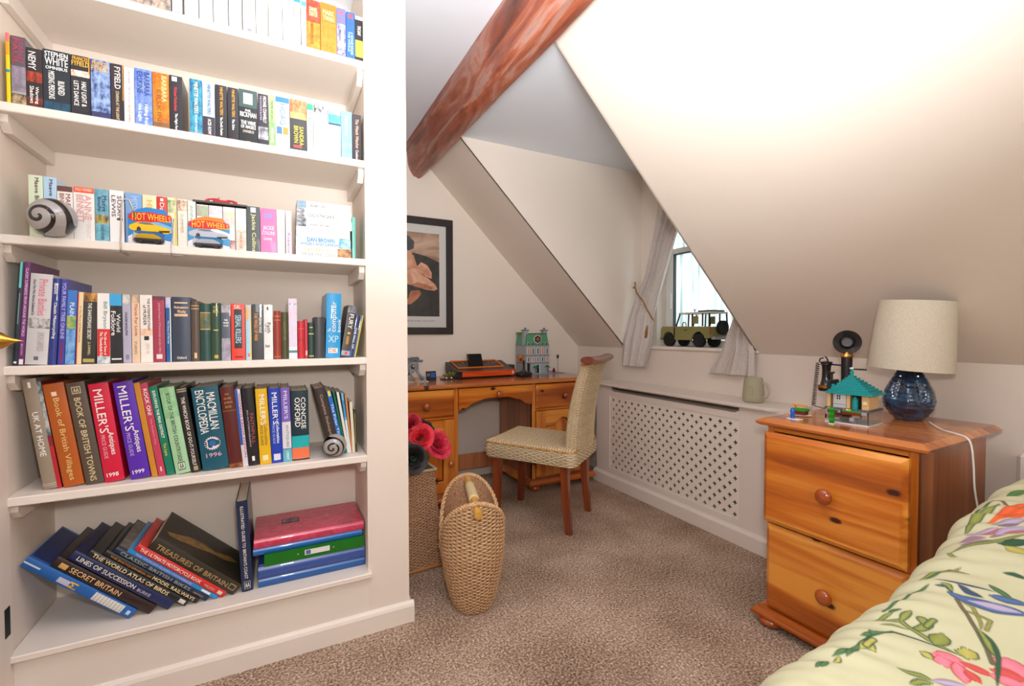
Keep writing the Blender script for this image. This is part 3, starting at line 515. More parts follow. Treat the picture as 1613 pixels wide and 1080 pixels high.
 (4, -0.6615, 1.785, 1.041, 0.0098, 0.2928, 0.069, 0.05, '1d3038', 'p', 'thin dark teal book leaning at the left end of the fourth shelf', [('B', 0.0, 0.25, 0.2, 0.7, '68d0d0'), ('B', 0.3, 0.6, 0.4, 0.6, '8a9aa0'), ('B', 0.96, 0.98, 0.2, 0.8, 'f4f1ea')]),
 (4, -0.6506, 1.785, 1.041, 0.0122, 0.2937, 0.068, 0.09, '6b2a6a', 'h', 'purple hardback, tall, leaning behind the grey novel on the fourth shelf', [('T', 'CLASSIC SUPERBIKES FROM AROUND THE WORLD', 0.06, 0.72, 0.3, 0.75, 'e0b8d8', 'd'), ('T', 'R. BROWN', 0.76, 0.9, 0.3, 0.65, 'c8a0c0', 'd'), ('B', 0.94, 0.99, 0.15, 0.85, 'f4f1ea')]),
 (4, -0.6366, 1.785, 1.041, 0.0471, 0.2601, 0.069, 0.0, 'cfcbcb', 'h', 'thick pale grey hardback novel with pink script, fourth shelf', [('T', 'Private Battles', 0.06, 0.46, 0.42, 0.8, 'e07a8c', 'd'), ('T', 'How The War Almost Defeated Us', 0.07, 0.46, 0.15, 0.28, '54505a', 'd'), ('N', 0.49, 0.6, '4a4648', 'd8d4d2'), ('T', 'SIMON GARFIELD', 0.64, 0.85, 0.5, 0.8, 'b8b2b2', 'd'), ('B', 0.91, 0.95, 0.4, 0.6, '6a6668')]),
 (4, -0.5877, 1.785, 1.041, 0.0173, 0.25, 0.061, 0.0, '2a3a86', 'h', 'navy hardback with white lettering, fourth shelf', [('T', 'Bunn', 0.06, 0.18, 0.3, 0.75, 'f4f1ea', 'd'), ('T', 'Classic Motorcycling', 0.28, 0.7, 0.3, 0.75, 'f4f1ea', 'd')]),
 (4, -0.5674, 1.785, 1.041, 0.0143, 0.2482, 0.054, 0.05, '3f3fa0', 'p', 'indigo family history paperback showing its cover, fourth shelf', [('T', 'YOUR FAMILY TREE ONLINE', 0.04, 0.7, 0.25, 0.8, 'b8b8ea', 'd'), ('B', 0.74, 0.97, 0.35, 0.65, '8a2a4a')]),
 (4, -0.5515, 1.785, 1.041, 0.0212, 0.2169, 0.05, 0.0, '3a78c8', 'p', 'blue and yellow painted-landscape paperback, fourth shelf', [('T', 'PLAIN', 0.17, 0.35, 0.3, 0.75, 'e6eef8', 'd'), ('N', 0.35, 0.52, 'c8c85a', '5a9a6a'), ('N', 0.53, 1, '3a80c8', '8ab8e6')]),
 (4, -0.5273, 1.785, 1.041, 0.0122, 0.2123, 0.044, 0.0, 'f0d8a8', 'p', 'slim cream book with a red edge, fourth shelf', [('B', 0, 1, 0, 0.18, 'd83a34'), ('T', 'In The Place Of Fallen Leaves', 0.2, 0.7, 0.4, 0.7, 'b08a5a', 'd')]),
 (4, -0.5144, 1.785, 1.041, 0.0319, 0.2096, 0.039, 0.0, '33302c', 'p', 'dark paperback with a golden figure at the top of its spine, fourth shelf', [('N', 0, 0.12, 'e0a04a', '6a4a28'), ('T', 'THE SHAKESPEARE SECRET', 0.14, 0.66, 0.36, 0.62, 'e8e6dc', 'd'), ('T', 'J.L.CARRELL', 0.69, 0.88, 0.38, 0.6, 'd8c888', 'd'), ('B', 0.93, 0.98, 0.1, 0.9, 'b8a860')]),
 (4, -0.4789, 1.785, 1.041, 0.0303, 0.2106, 0.02, 0.0, 'f3efe9', 'p', 'white and red paperback, fourth shelf', [('T', 'Bill Bryson', 0.12, 0.5, 0.4, 0.75, '7a9aa8', 'd'), ('B', 0.51, 1, 0, 1, 'dc2c2a'), ('T', 'The Life and Times of', 0.55, 0.88, 0.55, 0.72, 'f4f1ea', 'd'), ('T', 'The Thunderbolt Kid', 0.55, 0.9, 0.2, 0.42, 'f4f1ea', 'd'), ('N', 0.9, 1, '4a90a8', 'e8e8e4')]),
 (4, -0.4476, 1.785, 1.041, 0.0295, 0.2099, 0.0, 0.0, '26272b', 'p', 'black paperback with a sky blue top, fourth shelf', [('B', 0, 0.17, 0, 1, '3aa8e0'), ('T', 'World', 0.29, 0.55, 0.55, 0.85, 'f4f1ea', 'd'), ('T', 'Folklore', 0.25, 0.6, 0.12, 0.48, 'f4f1ea', 'd'), ('B', 0.93, 0.95, 0.1, 0.9, 'f4f1ea')]),
 (4, -0.4169, 1.785, 1.041, 0.02, 0.2092, 0.0, 0.0, 'b4b0c4', 'p', 'grey-lilac paperback, fourth shelf', [('N', 0, 0.14, '8a9a98', 'e0d8d0'), ('T', 'COUNTER REVOLUTION', 0.26, 0.6, 0.3, 0.55, '3a3848', 'd'), ('B', 0.88, 0.95, 0.3, 0.7, '8a86a0')]),
 (4, -0.3953, 1.785, 1.041, 0.0194, 0.2092, 0.0, 0.0, 'e8c8aa', 'p', 'peach paperback with red lettering, fourth shelf', [('N', 0, 0.12, '6a5a4a', 'e0c0a0'), ('T', 'Thirst For Love', 0.13, 0.6, 0.4, 0.75, 'c8563c', 'd'), ('T', 'YUKIO', 0.68, 0.88, 0.3, 0.6, 'a88a70', 'd')]),
 (4, -0.3744, 1.785, 1.041, 0.0303, 0.2094, 0.0, 0.0, 'f2e9df', 'p', 'white paperback with a tiny black figure on its spine, fourth shelf', [('T', 'THE INTERPRETATION', 0.05, 0.52, 0.6, 0.8, '5a5050', 'd'), ('T', 'of MURDER', 0.15, 0.45, 0.25, 0.5, '5a5050', 'd'), ('N', 0.5, 0.6, 'f0b090', 'f0d8c0'), ('B', 0.61, 0.67, 0.3, 0.7, '2a2424'), ('T', 'JED R.', 0.72, 0.88, 0.4, 0.7, 'd8ccc0', 'd')]),
 (4, -0.3427, 1.785, 1.041, 0.0297, 0.2065, 0.0, 0.0, 'a83c56', 'p', 'faded raspberry hardback, fourth shelf', [('N', 0, 0.06, '5a2a3a', '7a3a4a'), ('T', 'JONATHAN STRANGE AND MRS', 0.1, 0.86, 0.42, 0.62, 'e09aa8', 'd'), ('B', 0.88, 0.95, 0.25, 0.75, 'f0dcd8')]),
 (4, -0.3106, 1.785, 1.041, 0.0138, 0.2034, 0.0, 0.0, '1f5c9a', 'p', 'slim blue paperback left of the thick navy hardback, fourth shelf', [('B', 0, 1, 0.8, 1, 'e0e6da'), ('T', 'The Story of Tea Set', 0.36, 0.72, 0.25, 0.6, 'dce6f2', 'd'), ('N', 0, 0.16, '8ab0d8', 'd0c8e0')]),
 (4, -0.2948, 1.785, 1.041, 0.049, 0.2059, 0.0, 0.0, '3c4456', 'h', 'thick slate blue cloth hardback with gold script, fourth shelf', [('B', 0.08, 0.1, 0.15, 0.85, 'e8c8a0'), ('T', 'Shakespeare', 0.14, 0.19, 0.12, 0.88, 'f0cfa8', 'h'), ('T', 'Works', 0.2, 0.25, 0.3, 0.75, 'f0cfa8', 'h'), ('B', 0.26, 0.3, 0.15, 0.85, 'e0b890'), ('T', 'Oxford', 0.92, 0.96, 0.25, 0.75, 'f0dcc0', 'h')]),
 (4, -0.2442, 1.785, 1.041, 0.0225, 0.1941, 0.0, 0.0, '5d4c42', 'h', 'faded brown cloth hardback right of the slate blue one, fourth shelf', [('B', 0.07, 0.085, 0, 1, 'c8a878'), ('B', 0.12, 0.135, 0, 1, 'c8a878'), ('B', 0.86, 0.95, 0.35, 0.65, 'e0c8a0')]),
 (4, -0.2206, 1.785, 1.041, 0.0293, 0.1866, 0.0, 0.0, '244a42', 'h', 'dark green cloth hardback with a wide gold block, fourth shelf', [('N', 0.16, 0.44, '8a7a4a', '3a5a48'), ('B', 0.15, 0.165, 0, 1, 'c8b070'), ('B', 0.44, 0.455, 0, 1, 'c8b070')]),
 (4, -0.1901, 1.785, 1.041, 0.0266, 0.1895, 0.0, 0.0, '2c4a34', 'h', 'bottle green hardback with gold letters and emblem, fourth shelf', [('T', 'THE', 0.06, 0.1, 0.25, 0.75, 'd8b868', 'h'), ('T', 'SEA', 0.12, 0.17, 0.2, 0.8, 'd8b868', 'h'), ('B', 0.46, 0.48, 0.25, 0.75, 'd8b868'), ('B', 0.9, 0.96, 0.3, 0.7, 'd0a850')]),
 (4, -0.1621, 1.785, 1.041, 0.0258, 0.184, 0.0, 0.0, '50586a', 'p', 'slate grey paperback with faces near its foot, fourth shelf', [('N', 0, 0.14, 'b8b0b8', '8a8894'), ('T', 'THE', 0.26, 0.29, 0.3, 0.7, 'f4f1ea', 'h'), ('T', 'WHITE', 0.31, 0.34, 0.2, 0.8, 'f4f1ea', 'h'), ('T', 'CLUB', 0.36, 0.39, 0.25, 0.75, 'f4f1ea', 'h'), ('N', 0.6, 1, '8a8090', 'b0a8b8')]),
 (4, -0.1341, 1.785, 1.041, 0.0398, 0.1885, 0.0, 0.0, 'e2381f', 'p', 'bright red paperback with a black title panel, fourth shelf', [('B', 0.1, 0.79, 0.22, 0.78, '1d1b1f'), ('T', 'SERIAL KILLERS', 0.2, 0.7, 0.3, 0.7, 'b8e0ee', 'd'), ('T', 'SK', 0.02, 0.09, 0.2, 0.7, 'f8e8d8', 'h'), ('T', 'MURDER', 0.93, 0.96, 0.25, 0.8, '3a1010', 'h')]),
 (4, -0.0924, 1.785, 1.041, 0.0168, 0.1857, 0.0, 0.0, 'a8d4e4', 'p', 'slim pale blue and yellow paperback, fourth shelf', [('B', 0, 1, 0.8, 1, 'f0c84a'), ('N', 0, 0.3, 'e8b050', 'a8d4e4'), ('B', 0.88, 0.94, 0.3, 0.7, 'e87a40')]),
 (4, -0.0741, 1.785, 1.041, 0.0341, 0.1886, 0.0, 0.0, '2e2c30', 'p', 'black paperback with orange capitals, fourth shelf', [('T', 'THE WINDS OF WAR', 0.16, 0.66, 0.2, 0.5, 'e89a3a', 'd'), ('T', 'HERMAN WOUK', 0.24, 0.52, 0.62, 0.85, 'e8e4dc', 'd'), ('B', 0, 0.14, 0.35, 0.65, '7a8088')]),
 (4, -0.0386, 1.785, 1.041, 0.0273, 0.1882, 0.0, 0.0, 'e9e7e4', 'p', 'off-white paperback with small black lettering, fourth shelf', [('T', 'Faith', 0.33, 0.52, 0.35, 0.75, '3a3838', 'd'), ('T', 'of my', 0.35, 0.5, 0.1, 0.3, '6a6868', 'd'), ('B', 0.04, 0.1, 0.35, 0.65, '3a3838'), ('T', 'David', 0.73, 0.78, 0.15, 0.6, '5a5858', 'h')]),
 (4, -0.0084, 1.785, 1.041, 0.0218, 0.1671, 0.0, 0.0, '9c3a2c', 'h', 'short rust red cloth hardback, fourth shelf', [('B', 0.1, 0.12, 0, 1, 'c87a50'), ('B', 0.18, 0.2, 0, 1, 'c87a50'), ('B', 0.94, 0.96, 0, 1, 'c87a50')]),
 (4, 0.0148, 1.785, 1.041, 0.0221, 0.1636, 0.0, 0.0, '4c4a2e', 'h', 'short olive cloth hardback, fourth shelf', [('T', 'COUNTRY LIFE', 0.2, 0.6, 0.3, 0.6, '8a7c48', 'd')]),
 (4, 0.0383, 1.785, 1.041, 0.0265, 0.2114, 0.0, 0.0, 'ece4ee', 'p', 'tall pink and white pearly paperback, fourth shelf', [('N', 0, 0.8, 'f0c8d8', 'd8d8f0'), ('B', 0.86, 0.9, 0, 1, '3c8a80'), ('B', 0.08, 0.1, 0, 1, 'b8a8c0')]),
 (4, 0.0668, 1.785, 1.041, 0.0216, 0.1331, 0.0, 0.0, 'c62a34', 'h', 'short crimson hardback, fourth shelf', [('B', 0.2, 0.22, 0, 1, 'e06058'), ('B', 0.5, 0.52, 0, 1, '9a1c28')]),
 (4, 0.0894, 1.785, 1.041, 0.0095, 0.1403, 0.0, 0.0, 'b8203a', 'p', 'very thin crimson book beside the short crimson hardback', [('B', 0.8, 0.92, 0.2, 0.8, 'e8b8a8')]),
 (4, 0.1014, 1.785, 1.041, 0.018, 0.1278, 0.0, 0.0, '23463e', 'h', 'short dark green hardback with gold lines, fourth shelf', [('B', 0.12, 0.15, 0.2, 0.8, 'd8c888'), ('B', 0.3, 0.33, 0, 1, 'd8c888'), ('B', 0.92, 0.95, 0, 1, 'c8b878')]),
 (4, 0.1214, 1.785, 1.041, 0.034, 0.1475, 0.0, 0.0, '3f3f42', 'h', 'short charcoal cloth hardback left of the bright blue manual, fourth shelf', []),
 (4, 0.1571, 1.785, 1.041, 0.0499, 0.234, 0.031, 0.0, '2ba0dc', 'h', 'bright sky blue computing manual, fourth shelf', [('T', 'computer', 0.13, 0.6, 0.38, 0.75, 'f4f1ea', 'u'), ('T', 'book', 0.4, 0.6, 0.76, 0.98, 'f4f1ea', 'u'), ('T', 'The', 0.55, 0.6, 0.1, 0.3, 'f4f1ea', 'u'), ('T', 'XP', 0.66, 0.76, 0.15, 0.85, 'bfe2f4', 'h'), ('B', 0.85, 0.93, 0.18, 0.82, 'f2f0ec'), ('T', 'DK', 0.86, 0.92, 0.25, 0.75, 'd87a50', 'h')]),
 (4, 0.2084, 1.785, 1.041, 0.0302, 0.1921, 0.153, 0.0, '4a4240', 'p', 'brown paperback leaning right, white title reading down, fourth shelf', [('T', 'FURY', 0.17, 0.45, 0.3, 0.8, 'f4f1ea', 'd'), ('N', 0, 0.14, '8a8ea0', '5a5450'), ('B', 0.52, 0.56, 0.4, 0.7, 'e8c03a'), ('B', 0.6, 0.76, 0.35, 0.65, 'b8842a'), ('B', 0.88, 0.97, 0, 1, 'a0a8c8'), ('B', 0.9, 0.95, 0.4, 0.7, 'd84a3a')]),
 (4, 0.2389, 1.785, 1.041, 0.0117, 0.1577, 0.175, 0.0, '24407c', 'p', 'thin dark blue booklet leaning right, fourth shelf', [('T', 'THE FALL OF', 0.3, 0.8, 0.2, 0.8, 'f4f1ea', 'd')]),
 (4, 0.2515, 1.785, 1.041, 0.0099, 0.1584, 0.193, 0.0, 'd8c85a', 'p', 'thin yellow-edged booklet leaning at the right end of the fourth shelf', [('B', 0, 1, 0, 0.5, '2c4a80')]),
 (5, -0.6087, 1.8, 0.677, 0.0306, 0.326, -0.127, 0.0, '9a8a76', 'h', 'tall taupe leaning hardback at the left end of the fifth shelf', [('T', 'UK AT HOME', 0.3, 0.7, 0.3, 0.72, 'f4f1ea', 'd'), ('B', 0.03, 0.08, 0.4, 0.6, 'f4f1ea'), ('B', 0.95, 0.955, 0, 1, 'c8bcae'), ('B', 0.965, 0.97, 0, 1, 'c8bcae')]),
 (5, -0.5779, 1.8, 0.677, 0.0096, 0.3185, -0.129, 0.02, '8a1c2c', 'p', 'thin red magazine squeezed beside the taupe hardback, fifth shelf', [('N', 0, 0.5, '3a6a70', 'c8c4bc'), ('B', 0.6, 1, 0, 1, 'c0202c')]),
 (5, -0.5643, 1.8, 0.677, 0.0464, 0.3093, -0.136, 0.0, 'b85a14', 'h', 'thick burnt orange leaning hardback, fifth shelf', [('B', 0.08, 0.12, 0.35, 0.6, 'f2dcc0'), ('T', 'Book of British Villages', 0.14, 0.94, 0.3, 0.66, 'e2c078', 'd')]),
 (5, -0.5139, 1.8, 0.677, 0.0422, 0.3102, -0.135, 0.0, '5a4c40', 'h', 'thick brown-grey leaning hardback with cream capitals, fifth shelf', [('B', 0.04, 0.11, 0.25, 0.75, 'c8b490'), ('B', 0.05, 0.1, 0.3, 0.7, '5a4c40'), ('T', 'AA', 0.055, 0.095, 0.35, 0.65, 'e0cc9c', 'h'), ('T', 'BOOK OF BRITISH TOWNS', 0.15, 0.97, 0.3, 0.64, 'e0cc9c', 'd')]),
 (5, -0.47, 1.8, 0.677, 0.0472, 0.3038, -0.118, 0.0, 'd6103c', 'h', 'thick crimson leaning price guide dated 1998, fifth shelf', [('T', "MILLER'S", 0.06, 0.5, 0.2, 0.66, 'f4f1ea', 'd'), ('T', 'Antiques', 0.5, 0.73, 0.5, 0.85, 'f4f1ea', 'd'), ('T', 'PRICE GUIDE', 0.52, 0.76, 0.2, 0.4, 'e8a0b0', 'd'), ('T', '1998', 0.91, 0.95, 0.15, 0.75, 'f4f1ea', 'h')]),
 (5, -0.4077, 1.8, 0.677, 0.0486, 0.3052, -0.133, 0.0, '5a24ae', 'h', 'thick violet leaning price guide dated 1999, fifth shelf', [('T', "MILLER'S", 0.04, 0.5, 0.2, 0.66, 'f4f1ea', 'd'), ('T', 'Antiques', 0.5, 0.73, 0.5, 0.85, 'f4f1ea', 'd'), ('T', 'PRICE GUIDE', 0.52, 0.76, 0.2, 0.4, 'b8a0e0', 'd'), ('T', '1999', 0.91, 0.95, 0.15, 0.75, 'f4f1ea', 'h')]),
 (5, -0.3554, 1.8, 0.677, 0.0148, 0.3029, -0.14, 0.0, 'd08a2c', 'p', 'slim mustard leaning book, fifth shelf', []),
 (5, -0.3381, 1.8, 0.677, 0.0182, 0.301, -0.145, 0.0, 'c8405c', 'p', 'slim rose pink leaning book, fifth shelf', [('T', 'ROCK ON!', 0.06, 0.34, 0.25, 0.75, 'f4f1ea', 'd'), ('T', 'The Rockers Way', 0.38, 0.66, 0.3, 0.6, 'e8909c', 'd'), ('B', 0.9, 0.95, 0.4, 0.6, 'f0d8d8')]),
 (5, -0.3168, 1.8, 0.677, 0.0203, 0.2898, -0.149, 0.0, '0e7c60', 'p', 'slim emerald green leaning book, fifth shelf', [('T', 'EXPLORING THE PEAK DISTRICT', 0.05, 0.58, 0.3, 0.65, 'f4f1ea', 'd'), ('T', 'Tim Lane', 0.64, 0.78, 0.3, 0.65, 'f0c03a', 'd')]),
 (5, -0.2932, 1.8, 0.677, 0.0386, 0.2836, -0.144, 0.0, 'a8d2a4', 'h', 'pale green countryside hardback, fifth shelf', [('N', 0, 0.35, 'a8d8a0', '88c08c'), ('T', 'BOOK OF THE BRITISH COUNTRYSIDE', 0.07, 0.86, 0.35, 0.62, '3a5a40', 'd'), ('B', 0.87, 0.96, 0.25, 0.75, '3a3a30'), ('B', 0.88, 0.95, 0.28, 0.72, 'dce6cc'), ('T', 'AA', 0.885, 0.945, 0.35, 0.65, '3a3a30', 'h')]),
 (5, -0.2519, 1.8, 0.677, 0.0264, 0.2832, -0.136, 0.0, '1c191a', 'h', 'black leaning do-it-yourself hardback, fifth shelf', [('B', 0.02, 0.035, 0, 1, 'a89878'), ('B', 0.045, 0.06, 0, 1, 'a89878'), ('T', 'THE WHICH? BOOK OF DO-IT-YOURSELF', 0.12, 0.92, 0.3, 0.66, 'e6dccc', 'd'), ('B', 0.93, 0.98, 0.3, 0.75, 'a89878')]),
 (5, -0.2207, 1.8, 0.677, 0.0738, 0.2779, -0.107, 0.0, '0e5568', 'h', 'thickest dark teal encyclopedia, dated 1996, fifth shelf', [('T', 'MACMILLAN', 0.08, 0.52, 0.52, 0.84, 'f4f1ea', 'd'), ('T', 'ENCYCLOPEDIA', 0.04, 0.56, 0.12, 0.44, 'f4f1ea', 'd'), ('G', 0.6, 0.77, 'f0d8d8', '2a6ab0'), ('T', '1996', 0.8, 0.85, 0.2, 0.78, 'e0a8b8', 'h')]),
 (5, -0.1456, 1.8, 0.677, 0.0398, 0.2749, -0.095, 0.0, '5c201c', 'h', 'dark red-brown leather hardback, fifth shelf', [('T', 'THE', 0.08, 0.1, 0.3, 0.6, 'b8803a', 'h'), ('T', 'SILVER', 0.13, 0.155, 0.2, 0.75, 'b8803a', 'h'), ('T', 'JUBILEE', 0.18, 0.21, 0.2, 0.8, 'b8803a', 'h'), ('T', 'BOOK', 0.23, 0.26, 0.25, 0.7, 'b8803a', 'h'), ('B', 0.29, 0.3, 0, 1, '8a5a2a'), ('N', 0.95, 1, 'c87a30', '6a2a1c')]),
 (5, -0.1067, 1.8, 0.677, 0.0157, 0.2652, -0.084, 0.0, 'd8d4e0', 'p', 'thin white and red book with blue upper part, fifth shelf', [('B', 0, 0.72, 0, 0.5, '2a5ab0'), ('T', 'WOMANS REALM ANNUAL', 0.05, 0.9, 0.55, 0.9, 'c84a5a', 'd')]),
 (5, -0.0892, 1.8, 0.677, 0.0327, 0.2676, -0.07, 0.0, '1d1b1f', 'h', 'black hardback with dull red title, fifth shelf', [('T', 'FAITHFULL', 0.33, 0.72, 0.5, 0.8, 'a84a4a', 'd'), ('T', 'AN AUTOBIOGRAPHY', 0.28, 0.76, 0.25, 0.38, 'b8b0b0', 'd'), ('B', 0.88, 0.94, 0.35, 0.6, 'f4f1ea')]),
 (5, -0.0554, 1.8, 0.677, 0.0351, 0.2628, -0.049, 0.0, 'eab818', 'h', 'yellow collectables guide, fifth shelf', [('T', "MILLER'S", 0.08, 0.48, 0.3, 0.75, 'f4f1ea', 'd'), ('T', 'Collectables', 0.46, 0.75, 0.55, 0.8, '8a6a1c', 'd'), ('T', 'PRICE GUIDE', 0.48, 0.75, 0.2, 0.42, '8a6a1c', 'd'), ('B', 0.88, 0.95, 0.25, 0.75, 'f6e6a8')]),
 (5, -0.0194, 1.8, 0.677, 0.0348, 0.2626, -0.036, 0.0, '1d3fb4', 'h', 'royal blue collectables guide, fifth shelf', [('T', "MILLER'S", 0.06, 0.48, 0.28, 0.75, 'f4f1ea', 'd'), ('T', 'Collectables', 0.46, 0.74, 0.55, 0.8, 'f4f1ea', 'd'), ('T', 'PRICE GUIDE', 0.48, 0.74, 0.2, 0.4, 'a0b0e8', 'd'), ('B', 0.88, 0.965, 0.2, 0.8, 'dce0f2')]),
 (5, 0.0161, 1.8, 0.677, 0.0285, 0.2616, -0.025, 0.0, '8064c0', 'h', 'violet, white and teal banded guide, fifth shelf', [('T', "MILLER'S", 0.04, 0.42, 0.3, 0.7, 'e0d8f2', 'd'), ('B', 0.46, 0.82, 0, 1, 'e4e2e6'), ('T', 'ANTIQUES', 0.5, 0.8, 0.4, 0.7, '8a88a0', 'd'), ('B', 0.83, 1, 0, 1, '64bcc8'), ('T', '1997', 0.86, 0.97, 0.35, 0.65, 'f4f1ea', 'd')]),
 (5, 0.0448, 1.8, 0.677, 0.0567, 0.2498, -0.011, 0.0, '16303a', 'h', 'dark teal dictionary with turquoise and coral bands, fifth shelf', [('T', 'CONCISE', 0.1, 0.55, 0.56, 0.82, 'f4f1ea', 'd'), ('T', 'OXFORD', 0.1, 0.52, 0.2, 0.5, 'f4f1ea', 'd'), ('B', 0.65, 0.82, 0, 1, '1cb0b4'), ('B', 0.82, 0.98, 0, 1, 'ef7a50')]),
 (5, 0.1748, 1.82, 0.677, 0.0377, 0.2558, -0.221, 0.0, '40302c', 'h', 'dark brown leather hardback leaning left behind the small glass ball', [('T', 'Complete Shakespeare', 0.1, 0.8, 0.3, 0.62, 'a89880', 'd')]),
 (5, 0.2128, 1.82, 0.677, 0.0148, 0.2433, -0.209, 0.0, '1e6cc0', 'p', 'bright blue booklet leaning left, fifth shelf', [('T', 'The Polar Times', 0.2, 0.8, 0.25, 0.75, 'dce8f6', 'd'), ('B', 0.0, 0.08, 0.2, 0.8, 'f0e050')]),
 (5, 0.2265, 1.82, 0.677, 0.0069, 0.24, -0.183, 0.0, '1e6a48', 'p', 'thin green booklet leaning left, fifth shelf', []),
 (5, 0.2338, 1.82, 0.677, 0.0086, 0.2358, -0.158, 0.0, 'e8e4d8', 'p', 'thin white booklet leaning left, fifth shelf', []),
 (5, 0.2399, 1.82, 0.677, 0.0081, 0.2295, -0.117, 0.0, '6ab4e0', 'p', 'thin blue-topped booklet leaning left, fifth shelf', [('B', 0.12, 0.4, 0, 1, '3a90d0'), ('B', 0.45, 1, 0, 1, 'd8e6ee')]),
 (5, 0.2471, 1.82, 0.677, 0.0062, 0.2224, -0.094, 0.0, 'd88a4a', 'p', 'thin orange-brown booklet leaning left, fifth shelf', []),
 (5, 0.2526, 1.82, 0.677, 0.01, 0.1939, -0.05, 0.0, 'e6dac4', 'p', 'low cream paperback leaning left, fifth shelf', []),
 (5, 0.2609, 1.82, 0.677, 0.009, 0.1659, -0.021, 0.0, '3c3a22', 'p', 'small black paperback at the right end of the fifth shelf', [('B', 0.1, 0.8, 0.3, 0.6, '8a8a3a')]),
]
SZ = {1: TOPS[0], 2: TOPS[1], 3: TOPS[2], 4: TOPS[3], 5: TOPS[4]}
for (sh, X, Y, z, t, h, lean, deep, col, kind, label, dec) in BOOKS:
    book(X, Y, SZ[sh] + .0004, t, h, lean, deep, col, kind, label, dec, group=SHN[sh], coat=.0 if 'cloth' in label or 'leather' in label else .3)

# bottom shelf: the pile slumped to the left
ZB = .2335; W_ = 'f4f1ea'
T_ = lambda s, z0, z1, u0, u1, c, o='d': ('T', s, z0, z1, u0, u1, c, o)
B_ = lambda z0, z1, c, u0=0, u1=1: ('B', z0, z1, u0, u1, c)
pile = [
 (-.424, .333, .031, '1b62b0', 'h', 'bright blue road atlas at the bottom of the slumped pile', [B_(0, .14, 'd8dce4', .45, .6), B_(.3, .4, 'c8c8de', .2, .7), T_('M', .4, .47, .2, .75, 'f0c030', 'h'), B_(.62, .9, 'e4e0d8', .12, .88)] + [B_(.64 + i * .03, .643 + i * .03, '2a5a8a', .12, .88) for i in range(9)] + [B_(.94, .97, 'c8d8ea', .3, .7)], '142a5c'),
 (-.374, .313, .030, '2b1714', 'h', 'dark brown hardback second from the bottom of the slumped pile', [B_(.06, .13, 'd8a860', .2, .7), T_('SECRET BRITAIN', .16, .66, .25, .72, 'f0c890')], '2a1a16'),
 (-.325, .327, .029, '182458', 'h', 'navy hardback with cream capitals in the slumped pile', [T_('LINES OF SUCCESSION', .06, .62, .3, .72, 'f0ecd8'), T_('BURKE', .65, .78, .3, .6, 'b8b8c8')], '161a3c'),
 (-.281, .328, .0205, '14181a', 'h', 'black bird atlas with cream capitals in the slumped pile', [T_('THE WORLD ATLAS OF BIRDS', .04, .8, .28, .8, 'f2dcae'), B_(.92, .98, 'e0d8c8', .2, .8)], '1c1c1e'),
 (-.250, .318, .018, '171717', 'h', 'black railway book with gold capitals in the slumped pile', [T_('THE ENCYCLOPAEDIA OF', .06, .48, .3, .6, 'c8863c'), T_('MODEL RAILWAYS', .5, .96, .25, .8, 'f0d8a0')], '222022'),
 (-.2225, .324, .0185, '122848', 'h', 'dark blue motorcycle hardback with grey capitals in the slumped pile', [T_('CLASSIC BRITISH BIKES', .06, .8, .25, .75, '9aa098'), T_('NEWTON', .84, .95, .3, .6, 'b88a6a')], '6a6058'),
 (-.1945, .314, .0115, '2490d4', 'p', 'thin sky blue book with pink lettering in the slumped pile', [T_("THE WORLD'S CLASSIC MOTORBIKES", .08, .7, .25, .75, 'd8a0e0'), B_(.82, .92, W_, .2, .8)], 'd8d4cc'),
 (-.176, .315, .0215, 'd82822', 'h', 'bright red motorcycle hardback in the slumped pile', [T_('THE ULTIMATE MOTORCYCLE BOOK', .04, .72, .3, .75, 'f6e6dc'), T_('WILSON', .76, .88, .3, .65, 'f0a890'), B_(.92, .97, 'd8d8c8', .25, .75)], 'b02420'),
 (-.145, .314, .040, '332c20', 'h', 'thick olive-black treasures hardback on top of the slumped pile', [T_('TREASURES OF BRITAIN', .06, .88, .28, .66, 'b89a68'), B_(.9, .97, 'b89a68', .3, .75), B_(.907, .963, '332c20', .36, .69)], '2a241a')]
for i, (x, h, t, c, k, lb, dec, cov) in enumerate(pile):
    b_ = book(x, 1.812 + .001 * (i % 3), ZB, t, h, -R(47.2), 0, c, k, lb, dec, d=.235, group='slumped pile on the bottom shelf')
    cc = G().quad((t + .0003, .012, .003), (t + .0003, .225, .003), (t + .0003, .225, h - .003), (t + .0003, .012, h - .003))
    if i in (0, 1, 2, 4, 5, 8):
        cc.build('cover_panel', mat(cov, .35, coat=.3) if i in (1, 4) else mottle(cov, {0: '182f6a', 2: '1c2450', 5: '8a8478', 8: '3a3222'}.get(i, cov)), b_, recalc=False)
    if i == 8:   # pale sculpture printed on the cover
        pg = G(); P_ = [(.05, .28), (.07, .295), (.09, .26), (.12, .22), (.13, .17), (.12, .12), (.15, .06), (.13, .03), (.10, .08), (.09, .14), (.07, .19), (.06, .23)]
        pg.poly([(t + .0008, a, b) for a, b in P_]); pg.build('cover_print', mottle('b0843c', '7a5a2c'), b_, recalc=False)
    if i == 1:
        v, f = text_mesh('Secret'); G().add([(t + .0007, .03 + .10 * p[1], h - .03 - .16 * p[0]) for p in v.tolist()], f).build('cover_print', mat('b87a30'), b_, recalc=False)
book(-.117, 1.818, ZB, .0345, .318, -R(2.6), 0, '1a2c50', 'h', 'tall navy coast guide standing upright between the slumped pile and the folders',
     [T_("ILLUSTRATED GUIDE TO BRITAIN'S COAST", .06, .86, .33, .6, 'e8e0d0'), B_(.89, .97, 'e0d8c8', .25, .78), B_(.893, .967, '1a2c50', .28, .75), T_('AA', .905, .955, .32, .7, 'e8e0d0', 'h')], d=.225)

